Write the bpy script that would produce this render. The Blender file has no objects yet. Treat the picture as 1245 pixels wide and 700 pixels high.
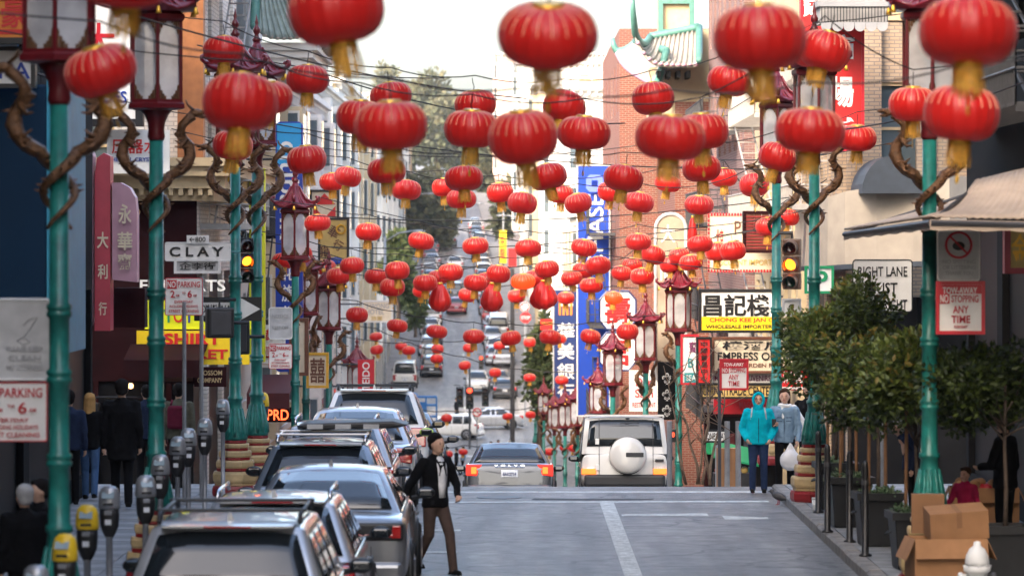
import bpy, math, random
from mathutils import Vector, Matrix
random.seed(7)
S = bpy.context.scene
COL = S.collection
R = math.radians
F = 4670.0           # focal length in pixels of the 1245 px wide photograph
CX, HY, CZ = 622.5, 294.0, 4.04

# ---------------------------------------------------------------- camera, sky, sun, exposure
cam = bpy.data.cameras.new('camera')
cam.sensor_width = 36.0
cam.lens = F / 1245.0 * 36.0
cam.shift_y = -(350.0 - HY) / 1245.0
cam.clip_start = 0.5
cam.clip_end = 6000
cam.dof.use_dof = True
cam.dof.focus_distance = 72.0
cam.dof.aperture_fstop = 2.8
camo = bpy.data.objects.new('camera', cam)
camo.location = (0, 0, CZ)
camo.rotation_euler = (R(90), 0, 0)
COL.objects.link(camo)
S.camera = camo

SUN_EL, SUN_AZ = 34.0, -146.0      # azimuth measured from the view direction, minus = left
W = bpy.data.worlds.new('World'); S.world = W; W.use_nodes = True
nt = W.node_tree
sky = nt.nodes.new('ShaderNodeTexSky'); sky.sky_type = 'NISHITA'; sky.sun_disc = False
sky.sun_elevation = R(SUN_EL); sky.sun_rotation = R(SUN_AZ)
sky.air_density = 1.0; sky.dust_density = 5.0; sky.ozone_density = 0.4
nt.links.new(sky.outputs[0], nt.nodes['Background'].inputs[0])
nt.nodes['Background'].inputs[1].default_value = 0.15
sun = bpy.data.lights.new('sun', 'SUN'); sun.energy = 0.8; sun.angle = R(20); sun.color = (1.0, 0.86, 0.70)
suno = bpy.data.objects.new('sun', sun); COL.objects.link(suno)
sd = Vector((math.sin(R(SUN_AZ)) * math.cos(R(SUN_EL)), math.cos(R(SUN_AZ)) * math.cos(R(SUN_EL)), math.sin(R(SUN_EL))))
suno.rotation_euler = sd.to_track_quat('Z', 'Y').to_euler()
S.view_settings.view_transform = 'Standard'
S.view_settings.look = 'None'
S.view_settings.gamma = 1.0
S.view_settings.use_curve_mapping = False
S.view_settings.exposure = 2.45
S.cycles.max_bounces = 6
S.cycles.diffuse_bounces = 3
S.cycles.transparent_max_bounces = 8
S.cycles.volume_bounces = 0
S.cycles.use_denoising = True

# ---------------------------------------------------------------- terrain functions
def lerp_tab(tab, y):
    if y <= tab[0][0]: return tab[0][1]
    for (a, b), (c, d) in zip(tab, tab[1:]):
        if y <= c: return b + (d - b) * (y - a) / (c - a)
    (a, b), (c, d) = tab[-2:]
    return d + (d - b) / (c - a) * (y - c)
GT = [(-60, 0), (58, 0), (62, -.01), (65, -.07), (68, -.26), (72, -.66), (78, -1.40), (96, -3.6), (120, -6), (156, -9), (191, -10.8), (226, -10.8), (257, -9.3),
      (311, -7.6), (335, -5.4), (358, -2.9), (444, 3.4), (545, 10.4), (700, 17.5), (800, 20.5), (1500, 24)]
CT = [(-60, .28), (70, .28), (98, -.1), (120, -1.0), (190, -2.2), (311, -3.8), (444, -6.6), (545, -9), (700, -12), (1500, -28)]
def gz(y): return lerp_tab(GT, y)
def cx(y): return lerp_tab(CT, y)
def at(x, y, Y): return Vector(((x - CX) * Y / F, Y, CZ - (y - HY) * Y / F))
def ppm(Y): return F / Y

# ---------------------------------------------------------------- materials
MATS = {}
def mat(name, col=(.5, .5, .5), rough=.6, metal=0.0, var=.12, scale=6.0, bump=0.0, bscale=40.0, emit=None, es=1.0, coat=0.0, spec=.5, trans=0.0, dirt=0.0, alpha=1.0, sheen=0.0):
    if name in MATS: return MATS[name]
    m = bpy.data.materials.new(name); m.use_nodes = True
    n, l = m.node_tree.nodes, m.node_tree.links
    b = n['Principled BSDF']
    b.inputs['Roughness'].default_value = rough; b.inputs['Metallic'].default_value = metal
    b.inputs['Coat Weight'].default_value = coat; b.inputs['Specular IOR Level'].default_value = spec
    b.inputs['Alpha'].default_value = alpha
    if sheen: b.inputs['Sheen Weight'].default_value = sheen; b.inputs['Sheen Roughness'].default_value = .45; b.inputs['Sheen Tint'].default_value = (1, .72, .72, 1)
    tc = n.new('ShaderNodeTexCoord')
    if var > 0:
        nz = n.new('ShaderNodeTexNoise'); nz.inputs['Scale'].default_value = scale; nz.inputs['Detail'].default_value = 5
        l.new(tc.outputs['Object'], nz.inputs['Vector'])
        rp = n.new('ShaderNodeValToRGB'); rp.color_ramp.elements[0].position = .3; rp.color_ramp.elements[1].position = .7
        rp.color_ramp.elements[0].color = tuple(c * (1 - var) for c in col) + (1,)
        rp.color_ramp.elements[1].color = tuple(min(1, c * (1 + var)) for c in col) + (1,)
        l.new(nz.outputs[0], rp.inputs[0])
        src = rp.outputs[0]
        if dirt > 0:
            n2 = n.new('ShaderNodeTexNoise'); n2.inputs['Scale'].default_value = scale * .22; n2.inputs['Detail'].default_value = 8; n2.inputs['Roughness'].default_value = .7
            l.new(tc.outputs['Object'], n2.inputs['Vector'])
            r2 = n.new('ShaderNodeValToRGB'); r2.color_ramp.elements[0].position = .42; r2.color_ramp.elements[1].position = .62
            r2.color_ramp.elements[0].color = (1 - dirt,) * 3 + (1,); r2.color_ramp.elements[1].color = (1, 1, 1, 1)
            l.new(n2.outputs[0], r2.inputs[0])
            mx = n.new('ShaderNodeMix'); mx.data_type = 'RGBA'; mx.blend_type = 'MULTIPLY'; mx.inputs[0].default_value = 1
            l.new(src, mx.inputs[6]); l.new(r2.outputs[0], mx.inputs[7]); src = mx.outputs[2]
        l.new(src, b.inputs['Base Color'])
    else:
        b.inputs['Base Color'].default_value = tuple(col) + (1,)
    if bump > 0:
        nb = n.new('ShaderNodeTexNoise'); nb.inputs['Scale'].default_value = bscale; nb.inputs['Detail'].default_value = 4
        l.new(tc.outputs['Object'], nb.inputs['Vector'])
        bp = n.new('ShaderNodeBump'); bp.inputs['Strength'].default_value = bump; bp.inputs['Distance'].default_value = .02
        l.new(nb.outputs[0], bp.inputs['Height']); l.new(bp.outputs[0], b.inputs['Normal'])
    if emit:
        b.inputs['Emission Color'].default_value = tuple(emit) + (1,); b.inputs['Emission Strength'].default_value = es
    if trans > 0:
        t = n.new('ShaderNodeBsdfTranslucent'); t.inputs[0].default_value = tuple(col) + (1,)
        ms = n.new('ShaderNodeMixShader'); ms.inputs[0].default_value = trans
        l.new(b.outputs[0], ms.inputs[1]); l.new(t.outputs[0], ms.inputs[2]); l.new(ms.outputs[0], n['Material Output'].inputs[0])
    MATS[name] = m
    return m

def brick_mat(name, c1, c2, mortar, bw=.22, bh=.075, axis='XZ'):
    m = bpy.data.materials.new(name); m.use_nodes = True
    n, l = m.node_tree.nodes, m.node_tree.links
    b = n['Principled BSDF']; b.inputs['Roughness'].default_value = .85
    tc = n.new('ShaderNodeTexCoord'); sp = n.new('ShaderNodeSeparateXYZ'); cb = n.new('ShaderNodeCombineXYZ'); ad = n.new('ShaderNodeMath'); ad.operation = 'ADD'
    l.new(tc.outputs['Object'], sp.inputs[0]); l.new(sp.outputs[0], ad.inputs[0]); l.new(sp.outputs[1], ad.inputs[1])
    l.new(ad.outputs[0], cb.inputs[0]); l.new(sp.outputs[2], cb.inputs[1])
    t = n.new('ShaderNodeTexBrick'); t.inputs['Scale'].default_value = 1; t.inputs['Brick Width'].default_value = bw; t.inputs['Row Height'].default_value = bh
    t.inputs['Mortar Size'].default_value = .012; t.inputs['Color1'].default_value = c1 + (1,); t.inputs['Color2'].default_value = c2 + (1,); t.inputs['Mortar'].default_value = mortar + (1,)
    l.new(cb.outputs[0], t.inputs['Vector']); l.new(t.outputs[0], b.inputs['Base Color'])
    bp = n.new('ShaderNodeBump'); bp.inputs['Strength'].default_value = .6; bp.inputs['Distance'].default_value = .01; bp.invert = True
    l.new(t.outputs[1], bp.inputs['Height']); l.new(bp.outputs[0], b.inputs['Normal'])
    MATS[name] = m
    return m

def asphalt(name, col, patch=True):
    m = mat(name, col, rough=.46, var=.32, scale=3.4, bump=1.0, bscale=55, dirt=.3)
    n, l = m.node_tree.nodes, m.node_tree.links
    b = n['Principled BSDF']
    src = b.inputs['Base Color'].links[0].from_socket
    tc = [q for q in n if q.type == 'TEX_COORD'][0]
    mp = n.new('ShaderNodeMapping'); mp.inputs['Scale'].default_value = (1.6, .14, 1); l.new(tc.outputs['Object'], mp.inputs[0])
    w = n.new('ShaderNodeTexNoise'); w.inputs['Scale'].default_value = 1.0; w.inputs['Detail'].default_value = 7; l.new(mp.outputs[0], w.inputs['Vector'])
    r = n.new('ShaderNodeValToRGB'); r.color_ramp.elements[0].position = .34; r.color_ramp.elements[0].color = (.60, .60, .60, 1); r.color_ramp.elements[1].position = .66; r.color_ramp.elements[1].color = (1.35, 1.35, 1.35, 1)
    l.new(w.outputs[0], r.inputs[0])
    # tar-filled cracks
    vo = n.new('ShaderNodeTexVoronoi'); vo.feature = 'DISTANCE_TO_EDGE'; vo.inputs['Scale'].default_value = .33
    nz = n.new('ShaderNodeTexNoise'); nz.inputs['Scale'].default_value = 1.2; nz.inputs['Detail'].default_value = 4
    va = n.new('ShaderNodeVectorMath'); va.operation = 'ADD'
    l.new(tc.outputs['Object'], nz.inputs['Vector']); l.new(nz.outputs[1], va.inputs[0]); l.new(tc.outputs['Object'], va.inputs[1]); l.new(va.outputs[0], vo.inputs['Vector'])
    r3 = n.new('ShaderNodeValToRGB'); r3.color_ramp.elements[0].position = .006; r3.color_ramp.elements[0].color = (.42, .42, .42, 1); r3.color_ramp.elements[1].position = .016; r3.color_ramp.elements[1].color = (1, 1, 1, 1)
    l.new(vo.outputs[0], r3.inputs[0])
    prev = src
    for q in (r, r3):
        mx = n.new('ShaderNodeMix'); mx.data_type = 'RGBA'; mx.blend_type = 'MULTIPLY'; mx.inputs[0].default_value = 1
        l.new(prev, mx.inputs[6]); l.new(q.outputs[0], mx.inputs[7]); prev = mx.outputs[2]
    l.new(prev, b.inputs['Base Color'])
    return m

# ---------------------------------------------------------------- mesh building
class MB:
    def __init__(s): s.v = []; s.f = []
    def add(s, vs, fs):
        o = len(s.v); s.v += [tuple(p) for p in vs]; s.f += [tuple(i + o for i in f) for f in fs]; return s
    def box(s, x0, x1, y0, y1, z0, z1):
        return s.add([(x, y, z) for z in (z0, z1) for y in (y0, y1) for x in (x0, x1)], [(0, 2, 3, 1), (4, 5, 7, 6), (0, 1, 5, 4), (2, 6, 7, 3), (0, 4, 6, 2), (1, 3, 7, 5)])
    def hexa(s, b, t):   # two quads of 4 points, bottom and top, counter-clockwise from above
        return s.add(list(b) + list(t), [(3, 2, 1, 0), (4, 5, 6, 7), (0, 1, 5, 4), (1, 2, 6, 5), (2, 3, 7, 6), (3, 0, 4, 7)])
    def lathe(s, prof, c=(0, 0, 0), n=16, cap=True, sx=1, sy=1, ph=0):
        o = []; m = len(prof)
        for r, z in prof:
            for i in range(n):
                a = 2 * math.pi * i / n + ph
                o.append((c[0] + r * math.cos(a) * sx, c[1] + r * math.sin(a) * sy, c[2] + z))
        fs = [(j * n + i, j * n + (i + 1) % n, (j + 1) * n + (i + 1) % n, (j + 1) * n + i) for j in range(m - 1) for i in range(n)]
        if cap: fs += [tuple(range(n))[::-1], tuple((m - 1) * n + i for i in range(n))]
        return s.add(o, fs)
    def tube(s, pts, rad, n=8, cap=True):
        pts = [Vector(p) for p in pts]
        if not hasattr(rad, '__len__'): rad = [rad] * len(pts)
        o = []; prev = None
        for i, p in enumerate(pts):
            t = (pts[min(i + 1, len(pts) - 1)] - pts[max(i - 1, 0)]).normalized()
            if prev is None:
                u = t.orthogonal().normalized()
            else:
                u = (prev - t * prev.dot(t))
                u = u.normalized() if u.length > 1e-6 else t.orthogonal().normalized()
            prev = u; w = t.cross(u)
            for k in range(n):
                a = 2 * math.pi * k / n
                o.append(p + (u * math.cos(a) + w * math.sin(a)) * rad[i])
        m = len(pts)
        fs = [(j * n + i, j * n + (i + 1) % n, (j + 1) * n + (i + 1) % n, (j + 1) * n + i) for j in range(m - 1) for i in range(n)]
        if cap: fs += [tuple(range(n))[::-1], tuple((m - 1) * n + i for i in range(n))]
        return s.add(o, fs)
    def cap(s, p, q, r0, r1, n=10):      # tapered capsule
        p, q = Vector(p), Vector(q); d = q - p
        if d.length < 1e-5: d = Vector((0, 0, 1e-3)); q = p + d
        t = d.normalized(); pts = []; rs = []
        for a in (-80, -50, -20): pts.append(p + t * r0 * math.sin(R(a))); rs.append(r0 * math.cos(R(a)))
        for a in (20, 50, 80): pts.append(q + t * r1 * math.sin(R(a))); rs.append(r1 * math.cos(R(a)))
        return s.tube(pts, rs, n)
    def ell(s, c, r, n=14, m=8, rot=None):
        o = []; fs = []
        for j in range(1, m):
            th = math.pi * j / m
            for i in range(n):
                a = 2 * math.pi * i / n
                o.append(Vector((r[0] * math.sin(th) * math.cos(a), r[1] * math.sin(th) * math.sin(a), -r[2] * math.cos(th))))
        o += [Vector((0, 0, -r[2])), Vector((0, 0, r[2]))]
        if rot is not None: o = [rot @ p for p in o]
        o = [p + Vector(c) for p in o]
        for j in range(m - 2):
            for i in range(n): fs.append((j * n + i, j * n + (i + 1) % n, (j + 1) * n + (i + 1) % n, (j + 1) * n + i))
        k = n * (m - 1)
        for i in range(n):
            fs.append((k, (i + 1) % n, i)); fs.append((k + 1, (m - 2) * n + i, (m - 2) * n + (i + 1) % n))
        return s.add(o, fs)
    def prism(s, poly, d0, d1, axis='y'):  # polygon in (x,z) extruded along y, or (y,z) along x, or (x,y) along z
        def p3(a, b, d): return {'y': (a, d, b), 'x': (d, a, b), 'z': (a, b, d)}[axis]
        n = len(poly)
        vs = [p3(a, b, d0) for a, b in poly] + [p3(a, b, d1) for a, b in poly]
        return s.add(vs, [tuple(range(n)), tuple(range(n, 2 * n))[::-1]] + [(i, i + n, (i + 1) % n + n, (i + 1) % n) for i in range(n)])
    def xf(s, M):
        s.v = [tuple(M @ Vector(p)) for p in s.v]; return s
    def mesh(s, name, m, smooth=False):
        me = bpy.data.meshes.new(name); me.from_pydata(s.v, [], s.f); me.validate()
        import bmesh
        bm = bmesh.new(); bm.from_mesh(me); bmesh.ops.recalc_face_normals(bm, faces=bm.faces); bm.to_mesh(me); bm.free()
        if m: me.materials.append(MATS[m] if isinstance(m, str) else m)
        if smooth:
            me.polygons.foreach_set('use_smooth', [True] * len(me.polygons))
        return me
    def build(s, name, m, parent=None, smooth=False, loc=None):
        return link(name, s.mesh(name, m, smooth), parent, loc)

def link(name, me, parent=None, loc=None):
    o = bpy.data.objects.new(name, me); COL.objects.link(o)
    if parent is not None: o.parent = parent
    if loc is not None: o.location = loc
    return o
def tag(o, label=None, cat=None, group=None, kind=None):
    if label: o['label'] = label
    if cat: o['category'] = cat
    if group: o['group'] = group
    if kind: o['kind'] = kind
    return o
def thing(name, label, cat, loc=(0, 0, 0), rz=0, group=None):
    o = bpy.data.objects.new(name, None); COL.objects.link(o); o.empty_display_size = .1
    o.location = loc; o.rotation_euler = (0, 0, rz)
    return tag(o, label, cat, group)
def copy_tree(o, parent=None):
    c = o.copy(); COL.objects.link(c)
    if parent is not None: c.parent = parent
    for ch in list(o.children): copy_tree(ch, c)
    return c
def bevel(o, w=.02, seg=2, ang=30):
    b = o.modifiers.new('bevel', 'BEVEL'); b.width = w; b.segments = seg; b.limit_method = 'ANGLE'; b.angle_limit = R(ang); return o
def subsurf(o, lv=2):
    b = o.modifiers.new('subsurf', 'SUBSURF'); b.levels = 1; b.render_levels = lv; return o

TEXTC = {}
def text_mesh(s, bold=0.0):
    k = (s, bold)
    if k not in TEXTC:
        c = bpy.data.curves.new('lettering', 'FONT'); c.body = s; c.offset = bold; c.resolution_u = 3; c.align_x = 'CENTER'; c.extrude = .02
        o = bpy.data.objects.new('lettering', c)
        me = bpy.data.meshes.new_from_object(o)
        bpy.data.objects.remove(o); bpy.data.curves.remove(c)
        xs = [v.co.x for v in me.vertices]; ys = [v.co.y for v in me.vertices]
        TEXTC[k] = ([(v.co.x, v.co.y, v.co.z) for v in me.vertices], [tuple(p.vertices) for p in me.polygons], min(xs), max(xs), min(ys), max(ys))
        bpy.data.meshes.remove(me)
    return TEXTC[k]
def text(s, c, w, h, m, parent, rot=0, bold=.012, name='lettering', fit=True, rz=0):
    """lettering facing -Y, centred at c (parent space), fitted into w x h metres (before rotation)"""
    vs, fs, x0, x1, y0, y1 = text_mesh(s, bold)
    sx, sy = w / max(x1 - x0, 1e-4), h / max(y1 - y0, 1e-4)
    if not fit: sx = sy = min(sx, sy)
    cr, sr = math.cos(R(rot)), math.sin(R(rot))
    o = []
    for x, y, z in vs:
        a, b = (x - (x0 + x1) / 2) * sx, (y - (y0 + y1) / 2) * sy
        a, b = a * cr - b * sr, a * sr + b * cr
        o.append((a, -z * .2, b))
    mb = MB(); mb.add(o, fs)
    t = mb.build(name, m, parent, loc=c)
    if rz: t.rotation_euler.z = rz
    return t

# common materials
mat('teal', (.016, .205, .172), rough=.4, var=.2, scale=9, coat=.1, dirt=.45)
mat('bronze', (.14, .066, .028), rough=.38, metal=.4, var=.5, scale=22, bump=1.0, bscale=45)
mat('lantern_rib', (.85, .42, .25), rough=.5, metal=.1, var=.05)
mat('lamp_red', (.12, .009, .013), rough=.35, var=.15)
mat('lamp_roof', (.16, .013, .024), rough=.3, var=.2, coat=.3)
mat('ped_red', (.22, .012, .015), rough=.4, var=.15)
mat('ped_cream', (.55, .40, .20), rough=.55, var=.15, dirt=.2)
mat('lamp_glass', (.62, .62, .64), rough=.15, var=.35, scale=2.2, alpha=.62)
mat('gold', (.80, .46, .06), rough=.32, metal=.55, var=.1)
mat('fringe', (.78, .42, .06), rough=.75, var=.25, scale=30, trans=.3)
mat('lantern_red', (.78, .020, .016), rough=.38, var=.10, scale=1.3, trans=.38, spec=.6, sheen=.45)
mat('lantern_orange', (.75, .05, .012), rough=.42, var=.06, emit=(1, .09, .012), es=.22, trans=.2)
mat('black_wire', (.01, .01, .012), rough=.6, var=0)
mat('black_metal', (.012, .012, .014), rough=.4, var=.1)
mat('dark_grey', (.05, .05, .055), rough=.5, var=.15)
mat('grey_metal', (.30, .31, .33), rough=.45, metal=.4, var=.15, dirt=.2)
mat('white_paint', (.78, .78, .76), rough=.5, var=.05, dirt=.08)
mat('sign_white', (.80, .79, .76), rough=.35, var=.04, dirt=.06)
mat('sign_grey', (.50, .50, .50), rough=.45, var=.1, dirt=.15)
mat('sign_red', (.50, .012, .025), rough=.4, var=.06)
mat('sign_brightred', (.62, .015, .015), rough=.4, var=.06)
mat('sign_black', (.008, .008, .009), rough=.4, var=0)
mat('sign_blue', (.005, .042, .33), rough=.35, var=.05)
mat('sign_navy', (.012, .03, .13), rough=.35, var=.05)
mat('sign_cyan', (.01, .30, .62), rough=.35, var=.05)
mat('sign_yellow', (.80, .56, .01), rough=.4, var=.05)
mat('sign_lime', (.70, .75, .01), rough=.4, var=.05)
mat('sign_gold', (.55, .38, .12), rough=.5, var=.1)
mat('sign_cream', (.72, .62, .46), rough=.5, var=.08, dirt=.1)
mat('sign_green', (.01, .25, .10), rough=.4, var=.05)
mat('sign_orange', (.70, .22, .02), rough=.4, var=.05)
mat('sign_teal', (.02, .28, .30), rough=.4, var=.05)
mat('sign_brown', (.14, .05, .025), rough=.5, var=.15)
mat('sign_pink', (.45, .05, .075), rough=.45, var=.15, scale=3)
mat('sign_lilac', (.46, .26, .33), rough=.45, var=.15, scale=3)
mat('sign_purple', (.20, .03, .12), rough=.45, var=.15)
mat('neon', (.8, .15, .05), emit=(1, .12, .03), es=.6, var=0)
mat('amber_lit', (1, .4, .05), emit=(1, .15, .006), es=2.2, var=0)
mat('red_lit', (1, .05, .02), emit=(1, .06, .02), es=1.0, var=0)
mat('green_lit', (.05, 1, .5), emit=(.05, 1, .45), es=1.0, var=0)
mat('tail_red', (.42, .008, .008), rough=.12, var=0, coat=1)
mat('tail_lit', (.7, .02, .01), emit=(1, .03, .01), es=.16, var=0)
mat('brake_lit', (.8, .2, .02), emit=(1, .13, .02), es=.45, var=0)
mat('glass_dark', (.012, .016, .02), rough=.05, var=0, coat=.2, spec=.55)
mat('glass_mid', (.09, .12, .14), rough=.06, var=.2, scale=.9, spec=.8)
mat('glass_store', (.008, .008, .009), rough=.5, var=.5, scale=.8, spec=.12)
mat('rubber', (.015, .015, .015), rough=.8, var=.1)
mat('rim', (.35, .35, .37), rough=.3, metal=.8, var=.05)
mat('plastic_black', (.014, .014, .015), rough=.5, var=.1)
mat('chrome', (.7, .7, .72), rough=.12, metal=1, var=0)
mat('orange_reflector', (.75, .2, .01), rough=.15, var=0, coat=1)
mat('plate_white', (.75, .77, .8), rough=.3, var=.03)
mat('concrete', (.26, .26, .265), rough=.85, var=.12, scale=3, bump=.3, bscale=60, dirt=.25)
mat('slab', (.27, .28, .29), rough=.8, var=.16, scale=2, bump=.3, bscale=80, dirt=.3)
mat('kerb', (.24, .225, .21), rough=.8, var=.2, scale=5, bump=.4, bscale=50, dirt=.35)
mat('road_paint', (.62, .64, .62), rough=.75, var=.25, scale=26, dirt=.45)
mat('cardboard', (.34, .17, .075), rough=.85, var=.1, scale=5, dirt=.1)
mat('cardboard_dark', (.24, .12, .055), rough=.85, var=.1, scale=5)
mat('soil', (.03, .022, .016), rough=.9, var=.2)
mat('bark', (.085, .06, .045), rough=.9, var=.3, scale=14, bump=.5, bscale=30)
mat('bark_pale', (.16, .11, .075), rough=.9, var=.3, scale=14, bump=.5, bscale=30)
mat('stake', (.22, .11, .05), rough=.8, var=.2)
# ================================================================ ground, road, pavements
_gz0 = gz
def gz(y): return sum(_gz0(y + d) for d in (-3, -1.5, 0, 1.5, 3)) / 5 if y > 62 else (0.0 if y < 58 else (_gz0(y) + sum(_gz0(y + d) for d in (-2, 0, 2)) / 3) / 2)
YS = [-20 + 6 * i for i in range(12)] + [52 + i for i in range(50)] + [102 + 4 * i for i in range(50)] + [302 + 10 * i for i in range(50)] + [820, 900, 1100, 1500]
asphalt('asphalt', (.178, .168, .156))
asphalt('asphalt_far', (.10, .105, .112))
mat('earth', (.10, .10, .09), rough=.9, var=.2, scale=.05)
def strip(name, y0, y1, fx0, fx1, dz, m, kind='structure', ys=None, nx=1):
    ys = [y for y in YS if y0 < y < y1]; ys = [y0] + ys + [y1]
    mb = MB(); vs = []; fs = []
    for y in ys:
        a, b = fx0(y), fx1(y)
        for k in range(nx + 1): vs.append((a + (b - a) * k / nx, y, gz(y) + dz))
    n = nx + 1
    for j in range(len(ys) - 1):
        for k in range(nx): fs.append((j * n + k, j * n + k + 1, (j + 1) * n + k + 1, (j + 1) * n + k))
    mb.add(vs, fs)
    o = mb.build(name, m, smooth=True)
    return tag(o, kind=kind)
KL, KR, FL, FR = -3.93, 3.92, -6.75, 6.75
strip('ground', -40, 1500, lambda y: -700, lambda y: 700, -.12, 'earth')
strip('road', -20, 820, lambda y: cx(y) + KL, lambda y: cx(y) + KR, 0, 'asphalt')
for a, b in ((63, 77.5), (250, 276), (452, 466)):
    strip('cross_street', a, b, lambda y: -90, lambda y: cx(y) + KL, -.001, 'asphalt_far')
    strip('cross_street', a, b, lambda y: cx(y) + KR, lambda y: 90, -.001, 'asphalt_far')
# painted markings
def mark(pts, label, dz=.005):
    mb = MB(); vs = [(x, y, gz(y) + dz) for x, y in pts]; mb.add(vs, [tuple(range(len(vs)))])
    return tag(mb.build('road_marking', 'road_paint'), kind='structure')
for k in range(12):
    a, b = 24 + k * 3, 27 + k * 3
    if b <= 60: mark([(1.36, a), (1.58, a), (1.58, b), (1.36, b)], '')
mark([(1.62, 56.6), (2.9, 56.6), (2.9, 57.2), (1.62, 57.0)], ''); mark([(3.1, 55.9), (3.75, 56.0), (3.75, 56.35), (3.1, 56.7)], '')
mark([(-3.4, 59.4), (4.0, 59.7), (4.0, 60.05), (-3.4, 59.75)], ''); mark([(-3.4, 62.3), (4.1, 62.5), (4.1, 63.0), (-3.4, 62.8)], '')
for yy in (41.5, 45.6, 49.9, 53.7): mark([(-1.32, yy), (-.72, yy), (-.72, yy + .28), (-1.32, yy + .28)], '')
for yy in (281, 286, 296, 306, 318, 330): mark([(cx(yy) - .1, yy), (cx(yy) + .1, yy), (cx(yy) + .1, yy + 3), (cx(yy) - .1, yy + 3)], '')
for yy in (247, 278): mark([(cx(yy) - 3.5, yy), (cx(yy) + 3.5, yy), (cx(yy) + 3.5, yy + 1), (cx(yy) - 3.5, yy + 1)], '')
mat('tar', (.035, .035, .037), rough=.7, var=.25, scale=6, bump=.4, bscale=80, dirt=.3)
def patch_road(pts):
    mb = MB(); mb.add([(x, y, gz(y) + .0035) for x, y in pts], [tuple(range(len(pts)))]); tag(mb.build('road_patch', 'tar'), kind='structure')
patch_road([(.3, 60.3), (1.2, 60.15), (2.2, 60.3), (2.25, 60.6), (1.1, 60.55), (.35, 60.7)])
# iron utility cover and tar patch on the crest
mb = MB(); mb.lathe([(.36, 0), (.36, .006), (.30, .008)], (0, 0, 0), 20); o = mb.build('manhole_cover', 'dark_grey', loc=(-.2, 60.9, gz(60.9) + .002)); tag(o, 'round dark iron manhole cover set in the road at the crest', 'manhole cover')

slab_me = MB().box(-.495, .495, -.495, .495, 0, .03).mesh('paving_slab', 'slab')
kerb_me = MB().prism([(-.09, -.05), (.09, -.05), (.09, .15), (-.06, .15), (-.09, .12)], -.74, .74).mesh('kerbstone', 'kerb')
kerb_me_r = MB().prism([(.09, -.05), (-.09, -.05), (-.09, .15), (.06, .15), (.09, .12)], -.74, .74).mesh('kerbstone', 'kerb')
def pavement(name, side, y0, y1, pieces=False):
    k, f = (KL, FL) if side < 0 else (KR, FR)
    mb = MB(); ys = [y0] + [y for y in YS if y0 < y < y1] + [y1]; vs = []; fs = []
    top = .12 if pieces else .15
    ko = .18 * side if pieces else 0
    for y in ys:
        c = cx(y); vs += [(c + k + ko, y, gz(y) - .2), (c + k + ko, y, gz(y) + top), (c + f + side * 8, y, gz(y) + top)]
    for j in range(len(ys) - 1):
        for i in range(2): fs.append((j * 3 + i, j * 3 + i + 1, j * 3 + i + 4, j * 3 + i + 3))
    fs.append((0, 1, 2)); n = len(vs); fs.append((n - 3, n - 2, n - 1))
    mb.add(vs, fs); o = tag(mb.build(name, 'concrete'), kind='structure')
    if pieces:
        y = y0 + .75
        while y < y1:
            kb = link('kerbstone', kerb_me_r if side < 0 else kerb_me, o, (cx(y) + k + side * .09, y + .003, gz(y) + random.uniform(-.006, .006))); kb.rotation_euler.z = random.uniform(-.006, .006); y += 1.5
        y = y0 + .5
        while y < y1:
            for i in range(4):
                link('paving_slab', slab_me, o, (cx(y) + k + side * (.69 + i), y, gz(y) + .12 + random.uniform(-.004, .004)))
            y += 1
    return o
pavement('pavement_left', -1, 26, 62, True); pavement('pavement_right', 1, 26, 62, True)
for a, b in ((78, 249), (277, 451), (467, 800)):
    pavement('pavement_left', -1, a, b); pavement('pavement_right', 1, a, b)

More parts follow.
